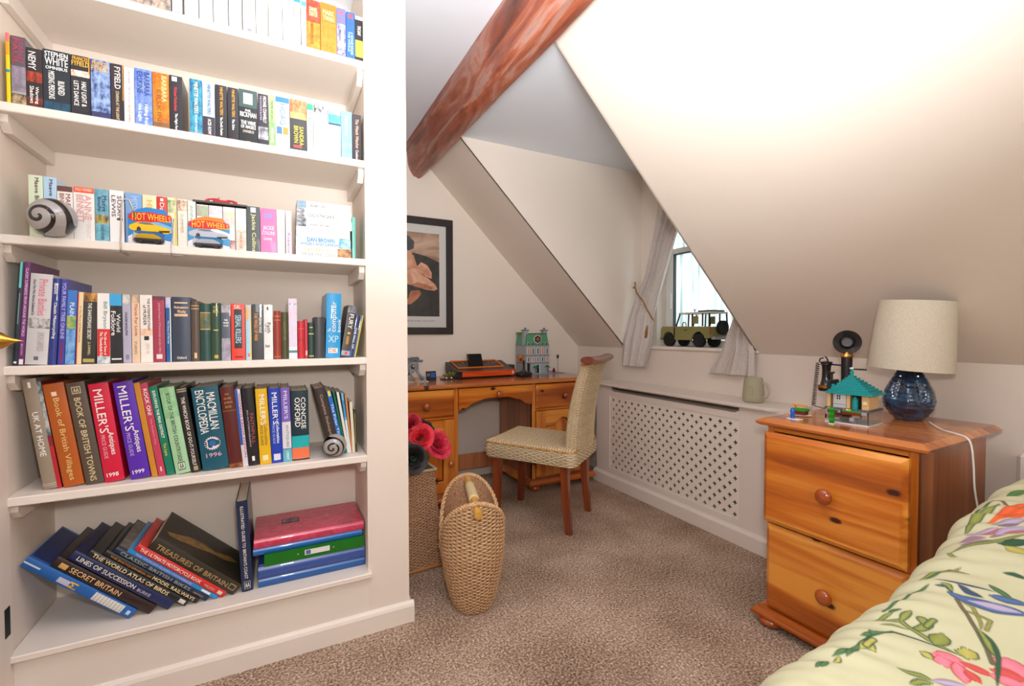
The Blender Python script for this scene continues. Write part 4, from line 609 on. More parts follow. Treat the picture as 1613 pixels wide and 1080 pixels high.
# folders and albums lying flat at the right of the bottom shelf
def lying(X0, X1, Y, z, t, col, label, d, name='folder', cat='folder', round_=True, extra=None, group=None, rz=0, pg=True):
    T0 = thing(name, label, cat, (X0, Y, z), rz, group); L_ = X1 - X0
    prof = []
    n = 10
    if round_: prof = [(d, t)] + [(.008 + t * .18 * (1 - math.sin(math.pi * k / n)) - t * .18, t - t * k / n) for k in range(n + 1)] + [(d, 0)]
    else: prof = [(d, t), (0, t), (0, 0), (d, 0)]
    wv = .0022
    inner = [(d, wv), (.012, wv), (.012, t - wv), (d, t - wv)]
    G().prism(prof + inner, 0, L_, 'x').build('cover', col if not isinstance(col, str) else mat(col, .3, coat=.4), T0, sharp=40)
    if pg: G().box(.004, L_ - .004, .013, d - .004, wv + .0003, t - wv - .0003).build('pages', PAGEW, T0)
    if extra: extra(T0, L_, d, t)
    return T0
lying(-.067, .294, 1.812, ZB, .029, '1e5aa0', 'blue album at the bottom of the flat folder stack', .245, 'photo_album', 'album')
lying(-.067, .293, 1.812, ZB + .0295, .044, '34529c', 'thick mid-blue album second from the bottom of the folder stack', .245, 'photo_album', 'album',
      extra=lambda T0, L_, d, t: G().box(.002, L_ - .002, .020, .0215, t, t + .0006).build('gilt_line', mat('b8c4e8', .3), T0))
def ring(T0, L_, d, t):
    G().box(.13, .215, -.0012, -.0002, t * .3, t * .75).build('spine_label', mat('e8e4e0', .5), T0)
    G().box(.134, .15, -.0018, -.0012, t * .36, t * .7).build('label_mark', mat('5a64b0', .5), T0)
    for x in (.108, .228): G().lathe([(.0035, 0), (.0035, .0012), (.0015, .0016)], (x, -.0003, t * .52), 12, 'y').build('rivet', mat('d8d8d8', .2, 1), T0)
lying(-.048, .29, 1.812, ZB + .075, .041, '087014', 'bright green lever file with a white label in the folder stack', .235, 'ring_binder', 'folder', False, ring)
lying(-.082, .284, 1.812, ZB + .1165, .022, '1c68b8', 'bright blue thin album under the pink one in the folder stack', .245, 'photo_album', 'album')
def pinkx(T0, L_, d, t):
    G().box(.088, .148, .118, .162, t, t + .0012).build('cover_window', mat('3a2a3c', .4), T0)
    G().quad((.092, .122, t + .0016), (.144, .122, t + .0016), (.144, .158, t + .0016), (.092, .158, t + .0016)).build('window_picture', mottle('b8a0b0', '5a4a50'), T0, recalc=False)
    for x, y in ((.11, .08), (.15, .07), (.19, .09), (.2, .14), (.17, .12), (.08, .1), (.25, .13)): G().lathe([(.0016, 0), (0, .001)], (x, y, t), 6).build('sequin', mat('f6e8f0', .2), T0)
lying(-.079, .29, 1.812, ZB + .139, .033, noise_mat('marbled_pink', [(.3, 'a83048'), (.5, 'd43458'), (.62, 'dc4a70'), (.72, '8a4a5c')], (14, 22, 14), 6, .3, 0, None, .5, 2), 'marbled raspberry pink album on top of the folder stack', .235, 'photo_album', 'album', extra=pinkx)

# third shelf: six paperbacks lying flat
flat = [(1.4025, .036, 'efe9e2', [T_('THE DA VINCI CODE', .08, .7, .1, .4, '6a6460'), T_('DAN BROWN', .14, .66, .5, .85, 'e8b880'), ('N', .74, 1, 'e8a05a', '6a4a3a')], 'white paperback with an amber right end at the foot of the flat stack'),
        (1.4390, .0355, 'c4dcf2', [T_('ANGELS AND DEMONS', .08, .8, .1, .4, '3a6a98'), T_('DAN BROWN', .2, .7, .48, .88, '2a78c0'), ('N', .78, 1, '3a98d0', 'b8dcf0')], 'pale blue paperback second from the bottom of the flat stack'),
        (1.4750, .032, 'f2ecec', [T_('DAN BROWN', .2, .7, .45, .88, 'd8a8c8'), T_('DIGITAL FORTRESS', .24, .7, .1, .34, 'b8b0b4'), ('N', .82, .97, 'a8b0a0', 'd8d4d0')], 'white paperback with pink lettering third from the bottom of the flat stack'),
        (1.5075, .032, 'f4f2ee', [('N', 0, .17, '3a3a40', 'b8c0c8'), T_('PLAYING WITH FIRE', .24, .58, .12, .36, '5a5a5e'), T_('ROBINSON', .34, .62, .5, .8, 'e8d8dc')], 'white paperback with a small grey title fourth from the bottom of the flat stack'),
        (1.5400, .033, 'f2f2ec', [('N', 0, .14, '6a6a6e', 'c8ccd0'), T_('COLD IS THE GRAVE', .2, .68, .12, .44, '4a4a50'), T_('ROBINSON', .42, .76, .52, .86, 'a8d0a0')], 'white paperback with a green and grey title fifth from the bottom of the flat stack'),
        (1.5735, .025, 'f4f1ec', [('N', 0, .17, '6a98b8', 'a8a8a0'), T_("CHILDREN'S SONG", .22, .52, .2, .6, '5a5a5e')], 'white paperback with a grey-blue photo on top of the flat stack')]
for i, (z, t, c, dec, lb) in enumerate(flat):
    h = .186 - .003 * (i % 3)
    o = book(0, 0, 0, t, h, 0, 0, c, 'p', lb, dec, d=.112, lie=True)
    o.rotation_euler = (0, R(90), 0) if False else (R(0), R(-90), 0)
    # local z -> world +x reversed: build so the title reads left to right
    o.matrix_world = Matrix.Translation((.064 + h + (.001 * i), 1.786 + .0015 * (i % 2), z)) @ Matrix(((0, 0, -1, 0), (0, 1, 0, 0), (1, 0, 0, 0), (0, 0, 0, 1)))
    tag(o, lb, 'book', 'flat stack of paperbacks on the third shelf')
o = book(0, 0, 0, .006, .152, 0, 0, '4a4644', 'h', 'x', [], d=.11, lie=True, coat=0)
o.matrix_world = Matrix.Translation((-.083, 1.786, 1.5545)) @ Matrix(((0, 0, -1, 0), (0, 1, 0, 0), (1, 0, 0, 0), (0, 0, 0, 1)))
tag(o, 'thin dark grey book lying flat on the row beneath the red toy car', 'book')

# ---- swirled glass balls
def ball(c, r, label, turns, seed):
    m, nt, p, N, L = nm('swirled_glass_%d' % seed)
    tc = N.new('ShaderNodeTexCoord'); mp = N.new('ShaderNodeMapping')
    ctr = N.new('ShaderNodeSeparateXYZ'); L.new(tc.outputs['Object'], mp.inputs[0]); mp.inputs['Location'].default_value = (.30 * r, 0, .08 * r); L.new(mp.outputs[0], ctr.inputs[0])
    def mth(op, a, b=None, v=None):
        q = N.new('ShaderNodeMath'); q.operation = op
        L.new(a, q.inputs[0])
        if b is not None: L.new(b, q.inputs[1])
        if v is not None: q.inputs[1].default_value = v
        return q.outputs[0]
    ang = mth('ARCTAN2', ctr.outputs['Z'], ctr.outputs['X'])
    x2 = mth('MULTIPLY', ctr.outputs['X'], ctr.outputs['X']); z2 = mth('MULTIPLY', ctr.outputs['Z'], ctr.outputs['Z'])
    rad = mth('SQRT', mth('ADD', x2, z2)); k = mth('MULTIPLY', rad, v=turns / r * 6.2832)
    s = mth('SINE', mth('ADD', k, mth('ADD', ang, v=.5)))
    cr = N.new('ShaderNodeValToRGB'); e = cr.color_ramp.elements; e[0].position = .58; e[0].color = (*lin('ddd6d2'), 1); e[1].position = .66; e[1].color = (*lin('241a1e'), 1)
    L.new(mth('MULTIPLY_ADD', s, v=.5), cr.inputs[0]); cr.inputs[0].default_value = 0
    for n_ in N:
        if n_.type == 'MATH' and n_.operation == 'MULTIPLY_ADD': n_.inputs[2].default_value = .38
    L.new(cr.outputs[0], p.inputs['Base Color']); p.inputs['Roughness'].default_value = .12; p.inputs['Coat Weight'].default_value = 1; p.inputs['Coat Roughness'].default_value = .03
    T0 = thing('glass_paperweight', label, 'paperweight', c)
    def sph(R_, n=28): return [(R_ * math.sin(math.pi * i / n), -R_ * math.cos(math.pi * i / n)) for i in range(n + 1)]
    G().lathe(sph(r * .93), (0, 0, 0), 40, 'y').build('swirl_core', m, T0, smooth=True)
    g2, nt2, p2, N2, L2 = nm('clear_glass_%d' % seed)
    p2.inputs['Transmission Weight'].default_value = 1; p2.inputs['Roughness'].default_value = 0; p2.inputs['IOR'].default_value = 1.25
    G().lathe([(max(a, 0), b) for a, b in sph(r)], (0, 0, 0), 40, 'y').build('glass_shell', g2, T0, smooth=True)
ball((-.555, 1.792 - .052, 1.4552), .0525, 'large clear glass ball with black and white swirl on the third shelf', 2.0, 1)
ball((.186, 1.79, .7165), .041, 'small glass ball with black and white rings on the fifth shelf', 2.3, 2)

# ---- carded toy cars
CARDN = [0]
def card(X, Y, z, w_, h_, body, bg, label, sky, rot=0):
    T0 = thing('carded_toy_car', label, 'toy car', (X, Y, z), rot, 'carded toy cars on the third shelf'); S = w_
    cx = lambda u, v: (u * w_, 0, v * h_)
    pr = [(0, 0), (1, 0), (1, .80), (.93, .82), (.84, .98), (.4, 1), (.2, .93), (.1, .82), (0, .8)]
    G().prism([(a * w_, b * h_) for a, b in pr], 0, .0009, 'y').build('card_back', mat(bg, .35, coat=.3), T0)
    lay = [0]
    def patch(name, pts, c, y=None):
        lay[0] += 1; yy = -.0002 - .00012 * lay[0]
        g = G().poly([(a * w_, yy, b * h_) for a, b in pts]); g.build(name, mat(c, .4) if isinstance(c, str) else c, T0, recalc=False)
    patch('card_print', [(.1, .82), (.2, .93), (.4, 1), (.84, .98), (.9, .86), (.5, .84)], sky)
    patch('card_print', [(0, 0), (1, 0), (1, .12), (.6, .2), (.15, .3), (0, .2)], 'ece8ec')
    patch('card_print', [(.45, .55), (1, .35), (1, .52), (.62, .66)], 'ffffff' if sky != '2b86d0' else '78b8e8')
    patch('logo_flame', [(0, .71), (.04, .79), (.08, .84), (.3, .86), (.5, .88), (.7, .86), (.98, .83), (1, .70), (.9, .64), (.6, .63), (.45, .61), (.3, .60), (.15, .61), (.05, .64)], 'd8202a')
    v, f = text_mesh('HOT WHEELS')
    g = G().add([((.10 + .88 * p[0]) * w_, -.0016, (.635 + .175 * p[1] * (1.1 - .2 * p[0]) + .03 * math.sin(p[0] * 3.1)) * h_) for p in v.tolist()], f); g.build('lettering', mat('f8d820', .4), T0, recalc=False)
    # printed car
    car = [(.02, .42), (.03, .5), (.12, .55), (.22, .60), (.36, .62), (.52, .61), (.66, .54), (.86, .50), (.97, .45), (.98, .38), (.9, .33), (.6, .32), (.35, .33), (.2, .34), (.06, .38)]
    patch('printed_car', car, body)
    patch('printed_car', [(.2, .56), (.33, .61), (.5, .60), (.6, .55), (.4, .54)], '6a7a88')
    patch('printed_car', [(.68, .40), (.95, .42), (.94, .37), (.72, .35)], '2a2422')
    for cx_ in (.24,): patch('printed_wheel', [((cx_ + .05 * math.cos(a * .5236)), .40 + .075 * math.sin(a * .5236)) for a in range(12)], '3a3a40')
    # blister with the little car
    bl = mat('f4f6f8', .05, trans=1, ior=1.2, alpha=1)
    G().box(.14 * w_, .84 * w_, -.026, -.0012, .02 * h_, .34 * h_, .006).build('blister', bl, T0, sharp=40)
    g = G().prism([(.19 * w_, .10 * h_), (.21 * w_, .22 * h_), (.34 * w_, .27 * h_), (.62 * w_, .27 * h_), (.76 * w_, .2 * h_), (.8 * w_, .1 * h_)], -.022, -.004, 'y'); g.build('toy_body', mat(body, .25, coat=.6), T0)
    G().box(.17 * w_, .81 * w_, -.0235, -.0035, .07 * h_, .17 * h_, .004).build('toy_base', mat('4a464a', .4), T0)
    for u in (.3, .68): G().cyl((u * w_, -.003, .075 * h_), .0065, .021, 14, 'y').build('toy_wheel', mat('2a282a', .5), T0)
card(-.398, 1.7785, 1.4028, .109, .115, 'f0c010', '2b86d0', 'carded yellow toy car on a blue card, third shelf', '2b86d0', 0)
card(-.248, 1.7785, 1.4028, .114, .105, 'b8bcc8', '2890c8', 'carded silver toy car on an orange and blue card, third shelf', 'ee8220', 0)
# bent wire hooks clipped on the edge of the third shelf
WIRE = mat('b8b0a8', .3, 1)
def hook(x, tall, label):
    T0 = thing('wire_hook', label, 'hook', (x, 1.752, 1.40))
    zt = .13 if tall else .085
    pts = [(0, .07, -.0275), (0, -.0025, -.0275), (0, -.0045, -.022), (0, -.0045, .004)]
    if tall: pts += [(.002, -.004, .06), (.004, -.004, zt - .01), (.01, -.004, zt), (.02, -.003, zt), (.028, -.002, zt - .02), (.034, -.001, zt - .05)]
    else: pts += [(.004, -.004, .03), (.006, -.004, .06), (.008, -.003, zt)]
    G().tube(pts, .0013 if not tall else .0022, 8).build('wire', WIRE, T0, smooth=True)
    G().box(-.022, .03, -.001, .012, -.0275, -.0262).build('clip', WIRE, T0)
hook(-.409, True, 'tall bent wire hook on the shelf edge left of the yellow toy car')
hook(-.287, False, 'short wire hook on the shelf edge between the two carded toy cars')

# red toy sports car on the flat grey book
T0 = thing('toy_car', 'small red open-top toy sports car on top of the third shelf books', 'toy car', (-.160, 1.845, 1.5607), R(3))
prof = [(-.046, .006), (-.047, .012), (-.040, .017), (-.022, .0205), (-.012, .021), (-.004, .017), (.012, .017), (.018, .021), (.034, .020), (.045, .016), (.047, .008), (.043, .005)]
def carb(i, j):
    k = i * (len(prof) - 1); q = int(min(k, len(prof) - 2)); t = k - q
    x = prof[q][0] * (1 - t) + prof[q + 1][0] * t; z = prof[q][1] * (1 - t) + prof[q + 1][1] * t
    w2 = .019 * (1 - .3 * abs(x / .048) ** 3); y = (j - .5) * 2
    return (x, y * w2, z - .004 * abs(y) ** 4)
RED = mat('c80818', .18, coat=1)
g = G().grid(carb, 44, 10); n = len(g.v)
g.prism([(p[0], p[1]) for p in prof], -.0185, .0185, 'y'); g.build('toy_body', RED, T0, sharp=35)
for x in (-.029, .028):
    for y in (-.0185, .0145):
        wh = G().lathe([(.003, 0), (.0085, 0), (.0085, .004), (.003, .004)], (x, y + .004, .0085), 18, 'y').build('wheel', mat('2a2a2c', .6), T0)
        G().lathe([(.0001, 0), (.0055, 0), (.0055, .0045), (.0001, .0047)], (x, y + (.004 if y > 0 else .0042), .0085), 14, 'y').build('hubcap', mat('d8e0e4', .15, 1), wh)
G().box(-.009, .012, -.013, .013, .0172, .0178).build('cockpit', mat('1a1416', .6), T0)
G().prism([(-.013, .020), (-.007, .028), (-.0063, .028), (-.0118, .020)], -.012, .012, 'y').build('windscreen', mat('404850', .1, coat=1), T0)

# ------------------------------------------------------------------ radiator cover
rc = thing('radiator_cover', 'cream painted radiator cover with cross-pierced grille along the right wall', 'radiator cover')
FX = 2.18; Y0, Y1 = 1.36, 2.815; ga0, ga1, gz0, gz1 = 1.595, 2.66, .128, .664
G().box(FX, FX + .018, ga1, Y1, .09, .735, .001).build('frame_stile', GLOSSP, rc)
G().box(FX, FX + .018, Y0, ga0, .09, .735, .001).build('frame_stile', GLOSSP, rc)
G().box(FX, FX + .018, ga0, ga1, .09, gz0, .001).build('frame_rail', GLOSSP, rc)
pts = [(ga0 - .0, gz1), (ga1 + .0, gz1), (ga1, .735), (ga1 - .005, .7), (ga1 - .03, .684 + .0), (ga0 + .02, .684), (ga0 + .002, .70), (ga0, .735)]
G().prism([(ga0, gz1), (ga1, gz1), (ga1, .735), (ga1 - .005, .712), (ga1 - .025, .700), (ga0 + .03, .700), (ga0 + .008, .712), (ga0, .735)], FX, FX + .018, 'x').build('frame_rail', GLOSSP, rc)
G().box(FX + .018, XW - .001, Y1 - .018, Y1, .0, .735).build('end_panel', GLOSSP, rc)
G().box(FX + .018, XW - .001, Y0, Y0 + .018, .0, .735).build('end_panel', GLOSSP, rc)
G().prism([(FX - .018, 0), (FX + .018, 0), (FX + .018, .092), (FX - .002, .092), (FX - .006, .084), (FX - .015, .078), (FX - .018, .072)], Y0, Y1 + .018, 'y').build('plinth', GLOSSP, rc)
top = [(FX - .035, Y0 + .07), (FX + .03, Y0 - .02), (XW - .002, Y0 - .02), (XW - .002, Y1 + .03), (FX + .01, Y1 + .03), (FX - .035, Y1 - .02)]
g = G().prism(top, .742, .757, 'z').prism([(a + (.008 if a < FX else 0), b) for a, b in top], .735, .742, 'z'); g.build('top_board', GLOSSP, rc)
# pierced panel: every cross is a real hole
nx, nz = 16, 8; un = (ga1 - ga0) / (nx * 8 + 4); holes = set()
NU, NV = nx * 8 + 4, int((gz1 - gz0) / un)
plus = ((0, 0), (1, 0), (-1, 0), (0, 1), (0, -1))
for r_ in range(NV // 4 + 1):
    for c_ in range(nx + 1):
        cu = c_ * 8 + (3 if r_ % 2 else 7); cv = NV - 4 - r_ * 4
        for a, b in plus:
            if 0 < cu + a < NU - 1 and 0 < cv + b < NV - 1: holes.add((cu + a, cv + b))
g = G(); vx = {}; uz = (gz1 - gz0) / NV
def vid(i, j):
    if (i, j) not in vx: vx[i, j] = len(g.v); g.v.append((FX + .007, ga0 + i * un, gz0 + j * uz))
    return vx[i, j]
for i in range(NU):
    for j in range(NV):
        if (i, j) not in holes: g.f.append((vid(i, j), vid(i + 1, j), vid(i + 1, j + 1), vid(i, j + 1))); g.m.append(0)
pn = g.build('pierced_grille', mat('f3e8dc', .5), rc, recalc=False)
sm = pn.modifiers.new('thick', 'SOLIDIFY'); sm.thickness = .004; sm.offset = 0
g = G()
for k in range(14): g.box(FX + .07, FX + .13, ga0 + .02 + k * .075, ga0 + .085 + k * .075, .14, .62, .01)
g.build('radiator', mat('6a5f56', .6), rc, kind='stuff')

# ------------------------------------------------------------------ pine furniture
PX = wood('honey_pine_x', 'cc6c1a', 'ee9c3c', '9c4a0c', 0, seed=1.3)
PX2 = wood('honey_pine_x2', 'c86818', 'ea9636', '94440c', 0, seed=7.9)
PZ = wood('honey_pine_z', 'c4681c', 'e08e38', '98480e', 2, seed=3.1)
PTOP = wood('honey_pine_top', 'c06a2a', 'd88a48', '9a4e1e', 0, .22, .6, seed=5.5, plane='xy')
PSIDE = wood('honey_pine_side', 'ae6840', 'c07c50', '8e4e2c', 2, .35, .3, seed=9.1, plane='yz', knots=False)
KNOB = wood('knob_wood', 'a84a18', 'c0602a', '7e2e0c', 0, .15, .9, False)
def knob(x, y, z, parent, r=.023, M=None, ax=-1):
    return G().lathe([(.008, 0), (.0075, .008), (.011, .012), (r, .019), (r * 1.02, .025), (r * .85, .032), (r * .4, .036), (0, .037)], (x, y, z), 20, 'y').build('knob', KNOB, parent, smooth=True)
def moulded(g, x0, x1, z0, z1, y, d=.018, b=.012):
    """raised drawer front with a bevelled edge, face at y-d"""
    A = [(x0, z0), (x1, z0), (x1, z1), (x0, z1)]; Bq = [(x0 + b, z0 + b), (x1 - b, z0 + b), (x1 - b, z1 - b), (x0 + b, z1 - b)]
    vs = [(x, y, z) for x, z in A] + [(x, y - d * .55, z) for x, z in A] + [(x, y - d, z) for x, z in Bq]
    fs = [(0, 1, 5, 4), (1, 2, 6, 5), (2, 3, 7, 6), (3, 0, 4, 7), (4, 5, 9, 8), (5, 6, 10, 9), (6, 7, 11, 10), (7, 4, 8, 11), (8, 9, 10, 11), (0, 3, 2, 1)]
    g.add(vs, fs); return g
def bun(x, y, parent, r=.038, h=.045):
    return G().lathe([(r * .6, 0), (r, h * .3), (r * 1.05, h * .55), (r * .9, h * .85), (r * .7, h)], (x, y, 0), 22).build('foot', KNOB, parent, smooth=True)
def slab(prof, x0, x1, y1, name, m, parent):
    """top board with a moulded edge on its front and both sides; prof: (outward offset, z) from underside to top"""
    vs = []; n = len(prof)
    for o, z in prof: vs += [(x0 - o, y1, z), (x0 - o, -o, z), (x1 + o, -o, z), (x1 + o, y1, z)]
    fs = [(k * 4 + i, k * 4 + (i + 1) % 4, k * 4 + 4 + (i + 1) % 4, k * 4 + 4 + i) for k in range(n - 1) for i in range(4)] + [(3, 2, 1, 0), (n * 4 - 4, n * 4 - 3, n * 4 - 2, n * 4 - 1)]
    return G().add(vs, fs).build(name, m, parent, sharp=25)
# desk: origin at front-left floor of the body
dk = thing('desk', 'honey pine twin-pedestal desk with turned knobs against the back wall', 'desk', (0, 2.80, 0))
DX0, DX1, DT = .52, 2.10, .80; DY = YW - 2.80 - .02
slab([(.024, .772), (.032, .776), (.035, .786), (.031, .791), (.022, .7995)], DX0, DX1, DY, 'desk_top', PTOP, dk)
for a, b in ((DX0, 1.045), (1.598, DX1)):
    G().box(a, a + .02, .0, DY, .09, .772).build('side_panel', PSIDE, dk)
    G().box(b - .02, b, .0, DY, .09, .772).build('side_panel', PSIDE, dk)
    G().box(a + .02, b - .02, DY - .02, DY, .09, .772).build('back_panel', PSIDE, dk)
    G().box(a + .02, b - .02, .002, DY - .02, .09, .10).build('bottom_board', PSIDE, dk)
    G().box(a - .0, a + .028, -.004, .02, .09, .772, .002).build('post', PZ, dk)
    G().box(b - .028, b, -.004, .02, .09, .772, .002).build('post', PZ, dk)
    G().box(a + .028, b - .028, .0, .02, .575, .588).build('drawer_rail', PX, dk)
    slab([(.035, .045), (.035, .062), (.03, .07), (.022, .078), (.004, .09)], a, b, DY, 'plinth', PX2, dk)
    for x in (a + .03, b - .03):
        bun(x, .01, dk); bun(x, DY - .04, dk)
    dr = moulded(G(), a + .03, b - .03, .592, .764, 0).build('drawer', PX, dk)
    G().box(a + .04, b - .04, .001, DY - .06, .60, .75).build('drawer_box', PSIDE, dr)
    if a < 1: knob(.826, -.018, .668, dr)
    else: knob(1.86, -.018, .672, dr)
    # cupboard door with arched raised panel
    x0, x1, z0, z1 = a + .03, b - .03, .105, .572
    do = G().box(x0, x0 + .075, -.018, 0, z0, z1, .003).box(x1 - .075, x1, -.018, 0, z0, z1, .003).box(x0 + .075, x1 - .075, -.018, 0, z0, z0 + .075, .003).build('cupboard_door', PZ, dk)
    xm = (x0 + x1) / 2; hw = (x1 - x0) / 2 - .075
    arch = [(x0 + .075, z1)]; lo = []
    for k in range(25):
        u = -1 + 2 * k / 24; lo.append((xm + hw * u, z1 - .11 + .055 * (.5 + .5 * math.cos(math.pi * min(1, abs(u) * 1.35)))))
    G().prism([(x0 + .075, z1)] + lo + [(x1 - .075, z1)], -.018, 0, 'y').build('arched_rail', PX, do)
    pan = [(xm - hw + .004, z0 + .08)] + [(xm + hw - .004, z0 + .08)] + [(xm + (p[0] - xm) * .97, p[1] - .006) for p in lo[::-1]]
    pin = [(xm + (p[0] - xm) * .78, (z0 + z1) / 2 - .02 + (p[1] - (z0 + z1) / 2 + .02) * .8) for p in pan]
    n = len(pan); g = G().add([(p[0], -.003, p[1]) for p in pan] + [(p[0], -.014, p[1]) for p in pin], [(i, (i + 1) % n, (i + 1) % n + n, i + n) for i in range(n)] + [tuple(range(n, 2 * n))])
    g.build('raised_panel', PZ, do, sharp=20)
    knob(x1 - .03 if a < 1 else x0 + .03, -.018, .29, do, .021)
# middle drawer with shaped lower edge
x0, x1 = 1.047, 1.596; low = []
for k in range(41):
    u = k / 40; v = abs(u - .5) * 2
    e = .0 if v > .93 else (.045 if v < .55 else .045 * (.5 + .5 * math.cos(math.pi * (v - .55) / .38)))
    low.append((x0 + (x1 - x0) * u, .628 + e + (.02 if v < .3 else .02 * max(0, 1 - (v - .3) / .25))))
g = G().prism([(x0, .765)] + low + [(x1, .765)], -.016, .004, 'y'); md = g.build('drawer', PX2, dk)
G().box(x0 + .01, x1 - .01, .004, DY - .06, .70, .765).build('drawer_box', PSIDE, md)
knob(1.328, -.016, .716, md)
G().box(1.045, 1.598, .33, .35, .125, .235, .002).build('back_rail', PSIDE, dk)

# bedside chest
bs = thing('bedside_chest', 'two-drawer honey pine bedside chest on bun feet beside the bed', 'chest of drawers', (1.69, 1.112, 0), R(-90 + 1.5))
# local: x runs along the front (towards the bed), y goes back to the wall
Wd, Dp, Ht = .462, .53, .772
slab([(.022, .772), (.030, .777), (.034, .786), (.028, .790), (.012, .80)], 0, Wd, Dp + .03, 'top', PTOP, bs)
# bevelled side of the top
G().box(0, .02, .0, Dp, .07, Ht).build('side_panel', PSIDE, bs); G().box(Wd - .02, Wd, .0, Dp, .07, Ht).build('side_panel', PSIDE, bs)
G().box(.02, Wd - .02, Dp - .01, Dp, .07, Ht).build('back_panel', PSIDE, bs)
G().box(.02, Wd - .02, 0.002, Dp - .01, .07, .08).build('bottom_board', PSIDE, bs)
G().box(0, .022, -.004, .02, .07, Ht, .002).build('post', PZ, bs); G().box(Wd - .024, Wd, -.004, .02, .07, Ht, .002).build('post', PZ, bs)
G().box(.022, Wd - .024, .0, .02, .752, Ht).build('drawer_rail', PX, bs); G().box(.022, Wd - .024, .0, .02, .399, .411).build('drawer_rail', PX, bs)
for z0, z1, dy in ((.412, .752, -.022), (.075, .398, 0)):
    dr = moulded(G(), .008, Wd - .010, z0, z1, dy - .001, .026, .016).build('drawer', PX, bs)
    G().box(.03, Wd - .05, dy, Dp - .05, z0 + .03, z1 - .02).build('drawer_box', PSIDE, dr)
    knob(.235 if dy else .228, dy - .027, z0 + (.165 if dy else .15), dr, .026)
slab([(.040, .034), (.040, .044), (.036, .05), (.024, .056), (.02, .066), (.002, .072)], 0, Wd, Dp, 'plinth', PX2, bs)
for x in (.02, Wd - .02):
    for y in (0, Dp - .06): bun(x, y, bs, .044, .035)

# ------------------------------------------------------------------ woven things
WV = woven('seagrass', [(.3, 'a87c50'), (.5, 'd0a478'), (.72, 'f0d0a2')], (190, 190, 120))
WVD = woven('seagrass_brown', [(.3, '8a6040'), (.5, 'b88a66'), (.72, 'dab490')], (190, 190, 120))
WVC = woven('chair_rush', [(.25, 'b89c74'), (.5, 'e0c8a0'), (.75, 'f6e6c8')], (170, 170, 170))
def weave(u, v, stakes, rows, amp):
    """basket weave relief: u along the row, v across the rows"""
    r_ = math.floor(v * rows); fv = v * rows - r_
    s = math.sin(math.pi * (u * stakes + (r_ % 2)))
    return amp * (abs(math.sin(math.pi * fv)) ** .6 * (.5 + .5 * s) - .1) + amp * .25 * noise.noise(Vector((u * stakes * 1.7, v * rows * 1.3, 2)))
# magazine basket
mb = thing('magazine_basket', 'tall boat-shaped seagrass magazine basket with a wooden stick handle', 'basket', (.728, 1.79, 0), R(-16))
def mbf(u, v, inset=0, rel=1):
    a = 2 * math.pi * u; s, c = math.sin(a), math.cos(a)
    hz = .235 + .235 * max(0, (abs(s) - .12) / .88) ** .62
    z = hz * v
    f = .56 + .44 * min(1, (z / .23)) ** .55
    A, B = .132 * f, .19 * (.62 + .38 * min(1, z / .25) ** .7)
    if z > .30: A *= 1 - .0 * (z - .3)
    r_ = 1 / (abs(c) ** 2.3 + abs(s) ** 2.3) ** (1 / 2.3)
    up_ = weave(u, z / .46, 44, 62, .0052) if rel else 0
    x = (A - inset) * c * r_; y = (B - inset) * s * r_
    if z > .24: x *= math.sqrt(max(0, 1 - ((z - .24) / .245) ** 2 * 0))
    n = Vector((c / A, s / B, 0)).normalized()
    return (x + n.x * up_, y + n.y * up_, z + .002)
G().grid(lambda i, j: mbf(i, j), 352, 210, True).build('woven_body', WV, mb, smooth=True, recalc=False)
G().grid(lambda i, j: mbf(i, j, .009, 0), 120, 40, True).build('lining', WVD, mb, smooth=True, recalc=False)
g = G(); g.poly([(.07 * math.cos(k * .2618), .12 * math.sin(k * .2618), .012) for k in range(24)]); g.build('base', WVD, mb, recalc=False)
rim = [mbf(k / 160, 1, .003, 0) for k in range(160)]
rim2 = []
for k, p in enumerate(rim): rim2.append(Vector(p))
g = G()
for ph in (0, math.pi):
    P = []
    for k in range(480):
        q = k / 3; a0 = rim2[int(q) % 160]; a1 = rim2[(int(q) + 1) % 160]; c_ = a0.lerp(a1, q - int(q)); t = (a1 - a0).normalized(); nr = Vector((c_.x, c_.y, 0)).normalized(); bb = t.cross(nr)
        an = k * 2 * math.pi / 12 + ph; P.append(c_ + nr * math.cos(an) * .0048 + bb * math.sin(an) * .0048)
    g.tube(P, .0052, 6, True)
g.build('rim_braid', WV, mb, smooth=True)
hb = G().tube([(0, -.235, .445), (0, -.20, .447), (.002, 0, .452), (0, .20, .447), (0, .225, .445)], [.0155, .0165, .0165, .0165, .015], 16).build('stick_handle', noise_mat('bamboo', [(.3, 'b8802c'), (.7, 'e0b25a')], (20, 3, 20), 3, .35), mb, sharp=50)
G().lathe([(.0168, -.085)] + [(.0215 if k % 2 else .0185, -.085 + k * .0034) for k in range(1, 50)] + [(.0168, .085)], (0, 0, .4525), 18, 'y').build('cord_wrapping', mat('d8c090', .8), hb, smooth=True)

